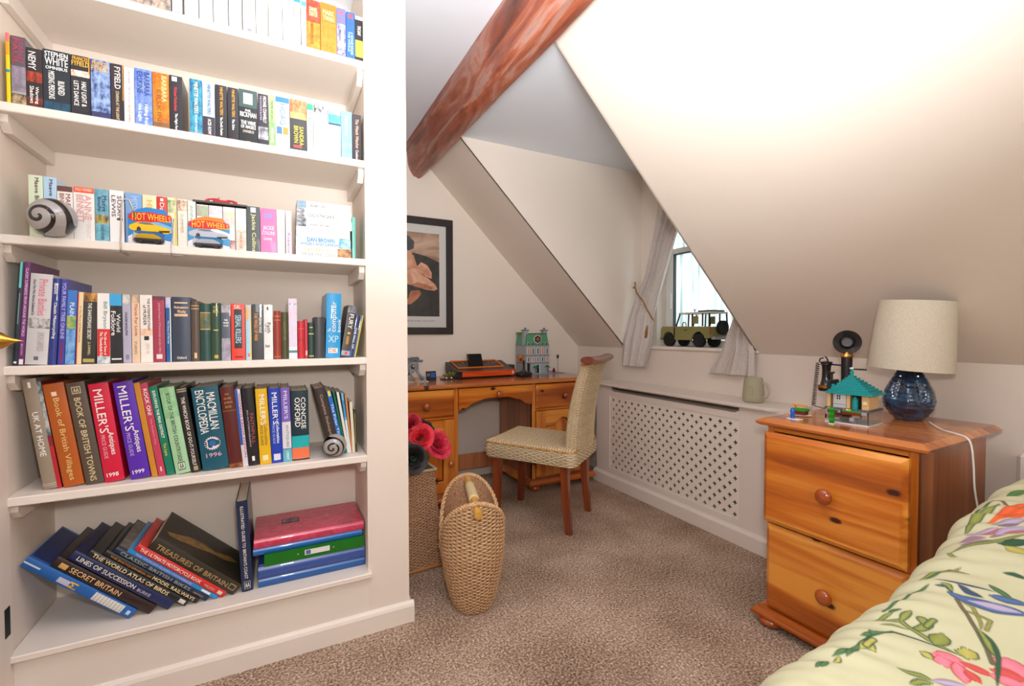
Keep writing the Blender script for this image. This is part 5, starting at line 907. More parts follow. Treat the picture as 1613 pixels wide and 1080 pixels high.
# tall tapering basket with roses
tb = thing('tall_basket', 'tall tapering woven seagrass basket holding artificial roses beside the pillar', 'basket', (.590, 2.215, 0), R(4))
def tbf(u, v, o=0, rel=1):
    z = .47 * v; hw = (.118 - .032 * v) - o
    k = (u * 4) % 1; sd = int(u * 4) % 4; e = (k - .5) * 2; w_ = weave(u, v, 52, 70, .0042) if rel else 0
    rr = 1 - .06 * abs(e) ** 8; x, y = hw * e * rr, -(hw * (1 - .10 * abs(e) ** 6) + w_)
    for _ in range(sd): x, y = -y, x
    return (x, y, z + .001)
G().grid(lambda i, j: tbf(i, j), 420, 210, True).build('woven_body', WVD, tb, smooth=True, recalc=False)
G().grid(lambda i, j: tbf(i, j, .008, 0), 48, 20, True).build('lining', WVD, tb, recalc=False)
G().box(-.11, .11, -.11, .11, .002, .012).build('base', WVD, tb)
G().box(-.072, .072, -.072, .072, .38, .41, .01).build('floral_foam', mat('5a6a4a', .9), tb)
for z_, rr in ((.012, .1215), (.468, .0885)):
    P = [(rr * a, rr * b, z_) for a, b in ((-.97, -1), (.97, -1), (1, -.97), (1, .97), (.97, 1), (-.97, 1), (-1, .97), (-1, -.97))]
    G().tube(P, .006, 8, True).build('rim_band', mat('b8783c' if z_ < .1 else 'cfc0a0', .6), tb, smooth=True)

def rose(loc, tilt, r, col, dark, label, seed):
    rnd = random.Random(seed)
    T0 = thing('artificial_rose', label, 'rose', loc, 0, 'artificial roses in the tall basket'); T0.rotation_euler = tilt
    if ('petal', col) not in MC:
        m, nt, p, N, L = nm('petal_' + col); tc = N.new('ShaderNodeTexCoord'); n = N.new('ShaderNodeTexNoise'); n.inputs['Scale'].default_value = 2.2; cr = N.new('ShaderNodeValToRGB'); e = cr.color_ramp.elements
        e[0].position = .3; e[0].color = (*lin(dark), 1); e[1].position = .7; e[1].color = (*lin(col), 1); L.new(tc.outputs['Object'], n.inputs['Vector']); L.new(n.outputs[0], cr.inputs[0]); L.new(cr.outputs[0], p.inputs['Base Color'])
        p.inputs['Roughness'].default_value = .6; MC[('petal', col)] = m
        MC[('petalmesh', col)] = []
        for lv, (h, w2, curl, base) in enumerate(((.74, 1.5, -.75, .03), (.74, 1.15, -.45, .10), (.74, .95, .05, .19), (.72, .95, .38, .28), (.62, .95, .75, .36))):
            def pf(i, j, h=h, w2=w2, curl=curl, base=base):
                a = (i - .5) * 2; t = j; wd = w2 * math.sin(math.pi * min(1, .18 + .62 * t)) ** .8
                ang = a * wd * 1.25; rad = base + .20 * t ** .9 * (1 + curl) + .34 * max(0, t - .55) ** 1.2 * (1 + 2.0 * curl)
                zz = h * (t - max(0, curl) * .45 * t ** 3) - .10 * abs(a) ** 2.5 * t + .035 * math.sin(a * 5 + lv * 2) * t * t
                return (rad * math.cos(ang) + .03, rad * math.sin(ang), zz)
            g = G().grid(pf, 10, 9); MC[('petalmesh', col)].append(g.mesh('petal', MC[('petal', col)], True))
    k = 0
    for lv, n in enumerate((3, 4, 5, 6, 6)):
        for i in range(n):
            o = link('petal', MC[('petalmesh', col)][lv], T0); o.rotation_euler = (rnd.uniform(-.1, .1), rnd.uniform(-.12, .1) + (-.1 if lv == 3 else 0), 2 * math.pi * (i + .5 * (lv % 2)) / n + rnd.uniform(-.2, .2))
            s = r * rnd.uniform(.95, 1.12); o.scale = (s, s, s)
    G().lathe([(.0, -.02), (.12 * r, -.02), (.3 * r, .0), (.2 * r, .10 * r)], (0, 0, 0), 10).build('calyx', mat('3c5a30', .7), T0, smooth=True)
    return T0
def stem(loc, base):
    d = Vector(base) - Vector(loc)
    return [tuple(Vector((0, 0, -.005)) + d * t + Vector((0, 0, .0)) for t in (0, .3, .6, 1))]
ROSES = [((.672, 2.10, .590), (R(62), R(8), R(14)), .062, 'e83858', 'b01430', 'large crimson rose facing the room, lowest right of the bunch'),
         ((.598, 2.10, .632), (R(58), R(0), R(-24)), .058, 'ee2c40', 'b41226', 'bright red rose in the middle of the bunch beside the pillar'),
         ((.560, 2.17, .682), (R(30), R(0), R(-10)), .055, 'd42844', '8e0e24', 'dark red rose highest in the bunch beside the pillar'),
         ((.550, 2.06, .555), (R(70), R(0), R(-20)), .062, '2c2828', '141012', 'large black rose at the lower left of the bunch'),
         ((.640, 2.20, .655), (R(28), R(20), R(0)), .045, '262222', '100e0e', 'small black rose behind the red ones')]
for i, (loc, tl, r, c, dk_, lb) in enumerate(ROSES):
    T0 = rose(loc, tl, r, c, dk_, lb, i)
    inv = (Matrix.Translation(loc) @ __import__('mathutils').Euler(tl).to_matrix().to_4x4()).inverted()
    base = Vector((.590 + .02 * (i - 2), 2.215, .41)); mid = Vector(loc).lerp(base, .5) + Vector((0, .02, .02))
    G().tube([inv @ p for p in (Vector(loc) + (base - Vector(loc)) * .03, mid, base)], .003, 7).build('stem', mat('4a6a38', .6), T0, smooth=True)
    for q in range(2):
        c0 = inv @ (mid + Vector((0, 0, .01 * q))); an = i * 1.3 + q * 2.4; dirv = Vector((math.cos(an), math.sin(an), .2)) * .06; sd = dirv.cross(Vector((0, 0, 1))).normalized() * .018
        g = G().grid(lambda u_, v_: c0 + dirv * v_ + sd * (u_ - .5) * 2 * math.sin(math.pi * min(.98, v_)) + Vector((0, 0, -.012 * v_ * v_)), 4, 8); g.build('leaf', mat('35552c', .55), T0, smooth=True, recalc=False)

# ------------------------------------------------------------------ rush chair
ch = thing('rush_chair', 'woven rush dining chair with dark wooden legs pulled up to the desk', 'chair', (1.435, 2.11, 0), math.atan2(.6, .8))
# local x = across the chair (away from camera), y = towards the front of the chair
LEG = wood('chair_leg', '7e3418', '94461f', '5c200e', 2, .25, .6, False)
CW, CD = .385, .47
def leg(x, y, dx, dy, top=.40):
    g = G(); a, b = .0225, .0175
    vs = []
    for z, s, ox, oy in ((0, b, dx, dy), (.2, (a + b) / 2, dx * .35, dy * .35), (top, a, 0, 0)):
        vs += [(x + ox + i * s, y + oy + j * s, z) for i, j in ((-1, -1), (1, -1), (1, 1), (-1, 1))]
    g.add(vs, [(0, 3, 2, 1), (8, 9, 10, 11)] + [(k * 4 + i, k * 4 + (i + 1) % 4, k * 4 + 4 + (i + 1) % 4, k * 4 + 4 + i) for k in (0, 1) for i in range(4)]); g.build('leg', LEG, ch, sharp=30)
leg(.02, .025, -.012, -.03); leg(CW - .01, .025, .012, -.03); leg(.02, CD - .02, 0, .01); leg(CW - .01, CD - .02, 0, .01)
SX0, SX1, SY0, SY1 = -.035, CW + .035, -.045, CD + .035
def rr_(u, x0, x1, y0, y1, r):
    """rounded rectangle by perimeter fraction"""
    w_, h_ = x1 - x0 - 2 * r, y1 - y0 - 2 * r; q = math.pi * r / 2; Ls = [w_, q, h_, q, w_, q, h_, q]; s = (u % 1) * sum(Ls); k = 0
    while s > Ls[k]: s -= Ls[k]; k += 1
    cs = [(x1 - r, y0 + r, -90), (x1 - r, y1 - r, 0), (x0 + r, y1 - r, 90), (x0 + r, y0 + r, 180)]
    if k == 0: return (x0 + r + s, y0, 0, -1)
    if k == 2: return (x1, y0 + r + s, 1, 0)
    if k == 4: return (x1 - r - s, y1, 0, 1)
    if k == 6: return (x0, y1 - r - s, -1, 0)
    cx_, cy_, a0 = cs[k // 2]; a = R(a0 + 90 * s / q); return (cx_ + r * math.cos(a), cy_ + r * math.sin(a), math.cos(a), math.sin(a))
def skf(u, v):
    x, y, nx_, ny_ = rr_(u, SX0, SX1, SY0, SY1, .035); w_ = weave(u, v, 74, 9, .006) + .004; t = .006 * math.sin(math.pi * v)
    return (x + nx_ * (w_ + t), y + ny_ * (w_ + t), .385 + .085 * v + .012 * (y - SY0) / (SY1 - SY0))
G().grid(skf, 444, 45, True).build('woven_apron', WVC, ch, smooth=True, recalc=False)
def stf(i, j):
    x = SX0 + .002 + (SX1 - SX0 - .004) * i; y = SY0 + .002 + (SY1 - SY0 - .004) * j
    e = min(min(i, 1 - i) * (SX1 - SX0), min(j, 1 - j) * (SY1 - SY0)); rnd_ = .012 * min(1, e / .02) ** .5
    return (x, y, .466 + rnd_ + .007 * abs(math.sin(math.pi * j * 34)) ** .8 + .012 * j - .006 * math.sin(math.pi * i) + .001 * noise.noise(Vector((x * 60, y * 90, 0))))
G().grid(stf, 70, 260).build('woven_seat', WVC, ch, smooth=True, recalc=False)
G().box(SX0 + .012, SX1 - .012, SY0 + .012, SY1 - .012, .385, .468).build('seat_core', WVD, ch)
P = [(*rr_(k / 60, SX0 - .004, SX1 + .004, SY0 - .004, SY1 + .004, .035)[:2], 0) for k in range(60)]
G().tube([(p[0], p[1], .468 + .012 * (p[1] - SY0) / (SY1 - SY0)) for p in P], .0055, 8, True).build('edge_cord', mat('c08a48', .6), ch, smooth=True)
# backrest: thick wrapped slab leaning back
BH = .50
def bkf(u, v, rel=1):
    hw = .175 - .01 * v; th = .036 - .006 * v
    x, y, nx_, ny_ = rr_(u, -hw, hw, -th, th, .026)
    z = .455 + BH * v; oy = -.022 - .085 * v + .02 * math.sin(math.pi * v)
    c_ = .018 * (abs(x) / hw) ** 2
    back = ny_ < -.3
    w_ = (.0065 if back else .003) * abs(math.sin(math.pi * v * (56 if back else 100))) ** .8 + (.0022 * math.sin(u * 260) if back else 0)
    return (CW / 2 + x + nx_ * w_, oy + y + ny_ * w_ + c_, z)
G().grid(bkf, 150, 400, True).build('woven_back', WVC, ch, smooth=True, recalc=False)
zt = .455 + BH; oy = -.022 - .085
rollp = [(-.03, -.028), (-.045, -.010), (-.042, .016), (-.020, .034), (.012, .038), (.034, .024), (.036, .0), (.02, -.014), (-.005, -.012)]
g = G()
def rlf(i, j):
    a = 2 * math.pi * i; x = CW / 2 + (j - .5) * .43; q = (j - .5) * 2
    return (x, oy - .012 - .010 * (1 - q * q) + .040 * math.cos(a) , zt + .018 + .021 * math.sin(a) + .010 * q * q * .6)
g.grid(rlf, 28, 20, True); g.poly([rlf(k / 28, 0) for k in range(28)]).poly([rlf(k / 28, 1) for k in range(27, -1, -1)])
g.build('top_roll', wood('roll_wood', '6e2c14', '8a4020', '4a1a0a', 0, .3, .4, False), ch, sharp=50)
P = [bkf(k / 60, 1) for k in range(60)]
G().tube([(p[0], p[1], p[2] - .004) for p in P], .006, 8, True).build('edge_cord', mat('c08a48', .6), ch, smooth=True)

# ------------------------------------------------------------------ things on the bedside chest
TZ = .8005
LC = (2.115, .842)
lp = thing('table_lamp', 'table lamp with a pinched dark blue ceramic base and a cream drum shade', 'lamp', (LC[0], LC[1], TZ))
def lb(i, j):
    a = 2 * math.pi * i; pr = [(.038, 0), (.044, .003), (.058, .02), (.077, .05), (.083, .075), (.078, .105), (.062, .14), (.046, .168), (.038, .185), (.034, .195)]
    k = j * (len(pr) - 1); q = int(min(k, len(pr) - 2)); t = k - q; t2 = t * t * (3 - 2 * t) * .4 + t * .6
    r_ = pr[q][0] * (1 - t2) + pr[q + 1][0] * t2; z = pr[q][1] * (1 - t) + pr[q + 1][1] * t
    dent = 0
    for c in (R(201 + 0), R(201 + 120), R(201 + 240)):
        for s in (-1, 1):
            dd = (a - c - s * .52 + math.pi) % (2 * math.pi) - math.pi
            dent += .020 * math.exp(-(dd / .20) ** 2) * math.exp(-((z - .115) / .055) ** 2)
        dd = (a - c + math.pi) % (2 * math.pi) - math.pi
        dent -= .006 * math.exp(-(dd / .14) ** 2) * math.exp(-((z - .12) / .06) ** 2)
    r_ = max(.02, r_ - dent) + .0006 * math.sin(z * 420)
    return (r_ * math.cos(a), r_ * math.sin(a), z)
g = G().grid(lb, 96, 72, True); g.poly([lb(k / 96, 0) for k in range(95, -1, -1)])
g.build('ceramic_base', noise_mat('blue_glaze', [(.3, '0c1626'), (.48, '1c3450'), (.62, '2e5272'), (.78, '5a6a72')], (12, 12, 22), 5, .12, 0, None, 1, 1.2), lp, sharp=60)
tilt = Matrix.Rotation(R(-4), 4, Vector((.93, .36, 0)).cross(Vector((0, 0, 1))).cross(Vector((0, 0, 1))).normalized())
TL = Matrix.Translation((0, 0, .19)) @ Matrix.Rotation(R(4.0), 4, Vector((math.cos(R(21)), math.sin(R(21)), 0)))
sh = [(.1275, 0), (.128, .002), (.111, .252), (.1105, .254), (.1095, .254), (.1095, .250), (.126, .003), (.126, 0)]
g = G().lathe(sh + [sh[0]], (0, 0, 0), 72, cap=False, M=TL); g.build('lamp_shade', noise_mat('linen_shade', [(.3, 'cfc2ac'), (.7, 'e2d8c6')], (260, 260, 300), 3, .85, .25), lp, sharp=40)
g = G().cyl((0, 0, .0), .012, .07, 14, M=TL).lathe([(.016, .02), (.03, .06), (.03, .10), (.018, .13), (0, .14)], (0, 0, 0), 16, M=TL); g.build('bulb_holder', mat('e8e0d0', .4), lp, smooth=True)
g = G()
for k in range(3):
    a = k * 2.094; g.tube([tuple(TL @ Vector((.012 * math.cos(a), .012 * math.sin(a), .045))), tuple(TL @ Vector((.1245 * math.cos(a), .1245 * math.sin(a), .03)))], .0013, 6)
g.build('shade_carrier', mat('b0a890', .3, 1), lp)
cb = [(2.10, .775, TZ + .004), (2.03, .735, TZ + .004), (1.96, .685, TZ + .004), (1.925, .645, TZ + .005), (1.905, .612, TZ + .001), (1.90, .598, .78), (1.90, .592, .72), (1.905, .590, .65), (1.925, .588, .585), (1.955, .586, .50), (1.97, .58, .40), (2.02, .58, .15), (2.05, .58, .004)]
def smooth_path(P, n=8):
    P = [Vector(p) for p in P]; o = []
    for i in range(len(P) - 1):
        a, b, c, d_ = P[max(0, i - 1)], P[i], P[i + 1], P[min(len(P) - 1, i + 2)]
        for k in range(n):
            t = k / n; o.append(.5 * ((2 * b) + (c - a) * t + (2 * a - 5 * b + 4 * c - d_) * t * t + (3 * b - a - 3 * c + d_) * t ** 3))
    o.append(P[-1]); return o
tag(G().tube(smooth_path(cb), .0027, 8).build('lamp_cable', mat('eceae6', .4), None, smooth=True), 'white lamp cable trailing over the side of the bedside chest', 'cable')

# candlestick telephone in bricks
BK = mat('17161a', .28, coat=.5); BKM = mat('242326', .35); GOLD = mat('c8924a', .25, .9)
ph = thing('candlestick_telephone', 'black and gold brick-built candlestick telephone behind the teal roof', 'telephone', (2.03, 1.012, TZ), R(0))
G().lathe([(.050, 0), (.052, .006), (.048, .016), (.03, .022), (.024, .03)], (0, 0, 0), 24).build('round_foot', BK, ph, sharp=40)
G().lathe([(.019, .02), (.019, .235)], (0, 0, 0), 20).build('column', BK, ph, sharp=40)
G().lathe([(.0205, .10), (.024, .104), (.024, .116), (.0205, .12)], (0, 0, 0), 20).lathe([(.020, .228), (.022, .232), (.018, .244), (.014, .25)], (0, 0, 0), 20).build('gold_collar', GOLD, ph, sharp=40)
# mouthpiece facing the room
dirm = Vector((-.88, -.44, .12)).normalized(); Mm = Matrix.Translation((0, 0, .288)) @ dirm.to_track_quat('Z', 'Y').to_matrix().to_4x4()
mp_ = G().lathe([(.012, -.03), (.020, -.022), (.030, -.008), (.046, .006), (.0475, .010), (.046, .012), (.034, .006), (.022, -.002), (.021, .004), (.017, .006), (.0165, -.003), (.0, -.003)], (0, 0, 0), 32, M=Mm).build('mouthpiece', BK, ph, sharp=35)
# receiver on its hook at the left
rx, ry = .004, .078
rec = G().lathe([(.0, .085), (.026, .085), (.029, .09), (.029, .10), (.022, .108), (.0165, .135), (.015, .17), (.017, .19), (.021, .20), (.021, .206), (.0, .21)], (rx, ry, 0), 22).build('receiver', BK, ph, sharp=35)
G().lathe([(.0295, .098), (.0305, .101), (.0305, .107), (.0235, .11)], (rx, ry, 0), 22).build('gold_band', GOLD, rec, sharp=35)
G().tube([(0, .01, .195), (0, .05, .196), (0, .062, .196)], .0035, 8).tube([(rx + .018 * math.cos(a), ry + .018 * math.sin(a), .196) for a in [R(x) for x in range(-60, 250, 20)]], .0035, 8).build('receiver_hook', BK, ph, smooth=True)
G().tube([(rx, ry + .018, .203), (rx, ry + .028, .205), (rx, ry + .026, .218), (rx, ry + .012, .222)], .003, 8).tube([(rx, ry - .006, .21), (rx, ry, .222), (rx, ry + .006, .228)], .0028, 6).build('hook_tip', BK, ph, smooth=True)
g = G(); P = []
for k in range(330):
    t = k / 330; z = .20 - .185 * t; a = k * .42; P.append((rx - .006 * t + .0068 * math.cos(a), ry + .034 + .012 * t + .0068 * math.sin(a), z))
g.tube(P, .0016, 5).build('coiled_cord', BK, ph, smooth=True)
G().tube([P[-1], (0, .09, .012), (0, .05, .012)], .0018, 6).build('cord_end', BK, ph, smooth=True)

# stud helper for brick-built models
def studs(g, x0, x1, y0, y1, z, p=.008, r=.0024, h=.0017):
    nx_, ny_ = max(1, int(round((x1 - x0) / p))), max(1, int(round((y1 - y0) / p)))
    for i in range(nx_):
        for j in range(ny_):
            g.lathe([(r, 0), (r, h), (0.0001, h)], (x0 + (i + .5) * (x1 - x0) / nx_, y0 + (j + .5) * (y1 - y0) / ny_, z), 8)
    return g
TEAL = mat('0c9496', .3, coat=.3); TAN = mat('e0b880', .35); GREYB = mat('a4a4a8', .35); LGREY = mat('c8c8c8', .35); GRN = mat('1fa020', .3); RBR = mat('7a2a1c', .35)
CLR = mat('eef2f4', .05, trans=1, ior=1.12)
hs = thing('toy_brick_house', 'toy brick house with a stepped teal roof on a clear and white stand', 'toy house', (1.80, .968, TZ), R(-90 + 6))
# local x to the right along the front, y back
HW, HD = .135, .125
G().box(0, HW, 0, HD, 0, .004).build('base_plate', mat('e8e8e6', .35), hs)
g = G()
for a in ((.001, .03, .0, .003), (.05, .085, 0, .003), (.10, .134, .0, .003), (.131, .134, .003, .124), (.001, .004, .003, .124)): g.box(a[0], a[1], a[2], a[3], .004, .048)
g.build('clear_wall', CLR, hs)
for x0, x1, z0, z1 in ((.002, .022, .028, .05), (.026, .05, .038, .05), (.078, .092, .012, .026), (.086, .108, .026, .05), (.108, .13, .038, .05), (.0, .014, .004, .012), (.03, .045, .014, .02)):
    G().box(x0, x1, -.001, .012, z0, z1, .0006).build('grey_brick', GREYB, hs)
G().box(-.001, HW + .001, -.001, HD, .048, .056, .0006).build('deck', mat('5c5c62', .35), hs)
for k, (x, w_) in enumerate(((.012, .03), (.058, .03), (.088, .026))):
    pb = G().box(x, x + w_, -.010, -.001, .036, .046, .0006).build('planter', RBR, hs)
    studs(G().box(x, x + w_, -.011, -.001, .046, .050, .0006), x, x + w_, -.010, -.002, .050).build('planter_green', GRN, hs)
for x, c in ((.014, 'e8a030'), (.030, '4a80d0'), (.062, 'e04a70'), (.072, 'f0f0f0'), (.10, '3a70b0'), (.08, 'e8d040')):
    G().lathe([(.0035, 0), (.0035, .004), (0.0001, .005)], (x, -.005, .051), 8).build('flower_stud', mat(c, .3), hs)
wl_ = G().box(.022, .062, .012, .10, .056, .108).build('front_wall', LGREY, hs)
for a in ((.034, .046, .085, .101),):
    wf = G().box(a[0] - .002, a[1] + .002, .0095, .012, a[2] - .002, a[3] + .002).build('window_frame', mat('f0f0f0', .4), hs)
    for q in ((a[0], .039), (.041, a[1])):
        for z0, z1 in ((a[2], .0922), (.0938, a[3])): G().box(q[0], q[1], .0085, .0098, z0, z1).build('pane', mat('3a1c22', .2), wf)
G().box(.022, .062, .0105, .012, .067, .069).build('course_line', mat('8a8a8c', .5), hs)
for x0, x1 in ((.0, .012), (.062, .074), (.108, .13)): G().box(x0 + .001, x1, .014, .10, .056, .106, .0006).build('tan_wall', TAN, hs)
G().box(.074, .108, .03, .10, .056, .106).build('dark_interior', mat('241c18', .7), hs)
G().lathe([(.009, 0), (.009, .034), (.006, .036), (.006, .04), (.003, .044)], (.089, .016, .056), 14).build('teal_jar', TEAL, hs, sharp=40)
G().lathe([(.007, 0), (.007, .002), (.0001, .002)], (.120, .012, .08), 16, 'y').build('wall_emblem', mat('f0dca8', .3), hs)
G().box(-.006, .006, .03, .10, .056, .15, .001).build('black_tower', BKM, hs)
G().lathe([(.005, .15), (.005, .172), (.011, .177), (.011, .181), (.0001, .181)], (0, .05, 0), 10).build('tower_funnel', BKM, hs, sharp=40)
G().lathe([(.006, .10), (.006, .137), (.0001, .139)], (.014, .03, 0), 12).build('teal_post', TEAL, hs, sharp=40)
for k in range(9):   # stepped roof
    t = k / 8; x0, x1 = .002 + .052 * t, .146 - .072 * t; y0, y1 = -.004 + .048 * t, .118 - .05 * t; z = .106 + k * .0072
    g = G().box(x0, x1, y0, y1, z, z + .0072, .0005)
    if k % 2 == 0: studs(g, x0, x1, y0, y0 + .008, z + .0072)
    g.build('roof_step', TEAL, hs)
G().lathe([(.006, .17), (.006, .186), (.0035, .188), (.0035, .195)], (.063, .056, 0), 12).build('roof_finial', TEAL, hs, sharp=40)
G().lathe([(.004, .193), (.0075, .196), (.0075, .199), (.0001, .202)], (.063, .056, 0), 12).build('finial_cap', mat('e8e8e8', .3), hs, sharp=40)
g = G().box(.063, .108, .054, .058, .192, .196)
for k in range(6): g.lathe([(.004, .0), (.0001, .003)], (.070 + k * .007, .056, .196), 6)
g.build('roof_arm', BKM, hs)
T0 = thing('toy_brick_pillar', 'small plain green toy brick pillar in front of the teal-roofed house', 'toy brick', (1.762, .935, TZ), R(-90 + 6))
G().box(0, .016, 0, .012, 0, .003).build('white_plate', mat('f0f0ee', .3), T0)
for k in range(5): G().box(.001, .015, .001, .011, .003 + k * .0098, .0126 + k * .0098, .0006).build('green_brick', mat('1c9a1c' if k % 2 else '127a18', .3), T0)
G().box(.002, .014, .002, .010, .052, .058, .0006).build('green_brick', mat('22b028', .3), T0)

gd = thing('toy_brick_garden', 'tiny green and red toy brick garden under an orange bar on a white saucer', 'toy garden', (1.835, 1.078, TZ))
G().lathe([(.018, 0), (.034, .003), (.036, .005), (.034, .0055), (.016, .003), (.0001, .003)], (0, 0, 0), 28, sx=1, sy=1.15).build('saucer', mat('ecebe8', .25, coat=.4), gd, sharp=50)
G().box(-.014, .014, -.024, .024, .006, .020, .001).build('red_brick', mat('7a2018', .35), gd)
studs(G().box(-.016, .016, -.028, .026, .020, .027, .001), -.016, .016, -.026, .024, .027).build('green_brick', GRN, gd)
G().box(-.004, .004, .018, .022, .027, .038).build('orange_post', mat('f0a030', .3), gd)
G().box(-.004, .004, -.026, .030, .038, .044, .001).build('orange_bar', mat('f0a030', .3), gd)
T0 = thing('toy_brick_post', 'small bright blue toy brick post on a white plate', 'toy brick', (1.738, 1.043, TZ))
G().box(-.014, .014, -.026, .022, 0, .003, .0005).build('white_plate', mat('f0f0ee', .3), T0)
G().lathe([(.0075, .003), (.0075, .024), (.0085, .024), (.0085, .034), (.005, .042), (.0001, .044)], (0, .006, 0), 14).build('blue_post', mat('1a5cc8', .25, coat=.4), T0, sharp=40)

# frosted glass mug on the radiator cover
mg = thing('glass_mug', 'pale green frosted glass mug standing on the radiator cover', 'mug', (2.262, 1.575, .7575))
MG = mat('e6e2cc', .3, trans=.7, ior=1.15)
G().lathe([(.0001, 0), (.044, 0), (.052, .006), (.054, .03), (.051, .07), (.044, .128), (.0425, .130), (.041, .128), (.048, .07), (.050, .03), (.046, .010), (.0001, .008)], (0, 0, 0), 40).build('mug_body', MG, mg, smooth=True)
G().tube(smooth_path([(-.0, -.044, .105), (0, -.062, .108), (0, -.082, .095), (0, -.086, .065), (0, -.074, .038), (0, -.052, .03)], 6), .0055, 10).build('handle', MG, mg, smooth=True)
G().tube([(-.052 * math.cos(.35) - .0, -.050 * math.sin(.35) + .014 * math.cos(a), .065 + .024 * math.sin(a)) for a in [k * .2618 for k in range(24)]], .0018, 6, True).build('moulded_oval', MG, mg, smooth=True)

# ------------------------------------------------------------------ curtains
CUR = noise_mat('grey_damask', [(.42, 'ccc0b8'), (.5, 'd9cfc8'), (.58, 'cbbfb8')], (26, 26, 26), 6, .8, .15, 300, 0, 3.5)
def curtain(label, rows, folds, amp, hemwave=0):
    n = len(rows)
    def f(i, j):
        k = j * (n - 1); q = int(min(k, n - 2)); t = k - q
        a = [rows[q][m] * (1 - t) + rows[q + 1][m] * t for m in range(4)]
        w_ = abs(a[1] - a[2]); y = a[1] + (a[2] - a[1]) * i
        ph_ = i * folds * 2 * math.pi; c_ = math.sin(ph_) + .35 * math.sin(2.3 * ph_ + 1 + 2 * j)
        return (a[0] - amp * c_ * min(1.2, .25 / w_) , y + .004 * math.cos(ph_ * 1.3), a[3] + hemwave * math.sin(ph_) * (j > .97))
    o = G().grid(f, 130, 90).build('curtain', CUR, None, smooth=True, recalc=False)
    s = o.modifiers.new('cloth', 'SOLIDIFY'); s.thickness = .002
    tag(o, label, 'curtain', 'curtains of the dormer window'); return o
curtain('long grey damask curtain tied back at the far side of the dormer window', [(2.505, 2.50, 2.02, 2.30), (2.495, 2.50, 2.16, 2.02), (2.475, 2.52, 2.30, 1.83), (2.45, 2.575, 2.385, 1.54), (2.425, 2.645, 2.41, 1.40), (2.39, 2.675, 2.42, 1.25), (2.342, 2.69, 2.395, 1.07), (2.338, 2.695, 2.42, .97), (2.338, 2.70, 2.452, .88)], 3.2, .016)
curtain('grey damask curtain fanning out at the near side of the dormer window', [(2.505, 1.66, 2.10, 2.30), (2.48, 1.66, 1.95, 1.8), (2.44, 1.66, 1.80, 1.45), (2.39, 1.655, 1.77, 1.27), (2.345, 1.645, 1.805, 1.12), (2.338, 1.62, 1.84, 1.02), (2.338, 1.615, 1.93, .882)], 2.6, .016)
tp_ = smooth_path([(2.46, 2.70, 1.47), (2.43, 2.66, 1.45), (2.385, 2.60, 1.42), (2.365, 2.52, 1.36), (2.36, 2.46, 1.28), (2.375, 2.415, 1.21)], 8)
tbk = thing('curtain_tieback', 'thin tan cord tieback hooked to the dormer wall round the long curtain', 'tieback', (0, 0, 0))
G().tube(tp_, .005, 8).build('cord', mat('a8743c', .6), tbk, smooth=True)
G().tube([(2.35, 2.455, 1.18), (2.348, 2.462, 1.14), (2.346, 2.465, 1.09)], [.003, .009, .011], 8).build('tassel', mat('9a6a38', .8), tbk, smooth=True)
G().tube([(2.455, 2.72, 1.475), (2.455, 2.70, 1.475), (2.455, 2.695, 1.50), (2.455, 2.70, 1.515)], .006, 8).build('hook', mat('b8864a', .3, .8), tbk, smooth=True)

# ------------------------------------------------------------------ brick-built off-road car on the sill
jp = thing('toy_off_road_car', 'large olive green toy off-road car with a white roof on the window sill', 'toy car', (2.40, 2.375, 1.0345), R(-90))
# local x: along the car to its tail, y: to the window
OLV = mat('8e8850', .35, coat=.3); JW = .165
def side(y0, y1, nme):
    body = [(.0, .055), (.012, .05), (.018, .062)] + [(.068 + .05 * math.cos(R(a)), .05 + .05 * math.sin(R(a))) for a in range(165, 10, -15)] + [(.125, .045), (.262, .045)] + [(.318 + .05 * math.cos(R(a)), .05 + .05 * math.sin(R(a))) for a in range(165, 10, -15)] + [(.375, .055), (.405, .06), (.405, .132), (.13, .135), (.115, .133), (.01, .128), (0, .12)]
    G().prism(body, y0, y1, 'y').build(nme, OLV, jp, sharp=30)
side(.0, .012, 'body_side'); side(JW - .012, JW, 'body_side')
G().box(0, .012, .012, JW - .012, .055, .125, .002).build('grille', OLV, jp)
G().box(.002, .125, .004, JW - .004, .12, .136, .003).build('bonnet', OLV, jp)
G().box(.393, .405, .012, JW - .012, .06, .13, .002).build('tailgate', OLV, jp)
G().box(.01, .39, .02, JW - .02, .055, .075).build('chassis', BKM, jp)
G().box(-.014, .002, .008, JW - .008, .045, .07, .003).build('front_bumper', BKM, jp)
G().box(.40, .425, .02, JW - .02, .05, .068, .003).build('rear_bumper', mat('a8a8a8', .3), jp)
for y in (.0, JW - .006):
    for p0, p1 in (((.13, .134), (.162, .215)), ((.232, .134), (.236, .215)), ((.265, .134), (.265, .215)), ((.345, .134), (.345, .215)), ((.402, .134), (.396, .215))):
        G().prism([(p0[0], p0[1]), (p0[0] + .009, p0[1]), (p1[0] + .009, p1[1]), (p1[0], p1[1])], y, y + .006, 'y').build('window_pillar', BKM, jp)
    G().box(.27, .315, y + .001, y + .005, .15, .20).build('side_panel', OLV, jp)
G().box(.155, .41, -.002, JW + .002, .214, .226, .004).build('roof', mat('e4dccb', .35), jp)
g = G()
for y in (.02, .05, .08, .11, .14): g.box(.30, .40, y, y + .003, .233, .236)
g.box(.30, .303, .02, .143, .226, .236).box(.398, .401, .02, .143, .226, .236).build('roof_rack', BKM, jp)
G().cyl((.265, .03, .226), .003, .014, 8).lathe([(.012, .24), (.012, .244), (.0001, .245)], (.265, .03, 0), 12).build('snorkel_cap', BKM, jp)
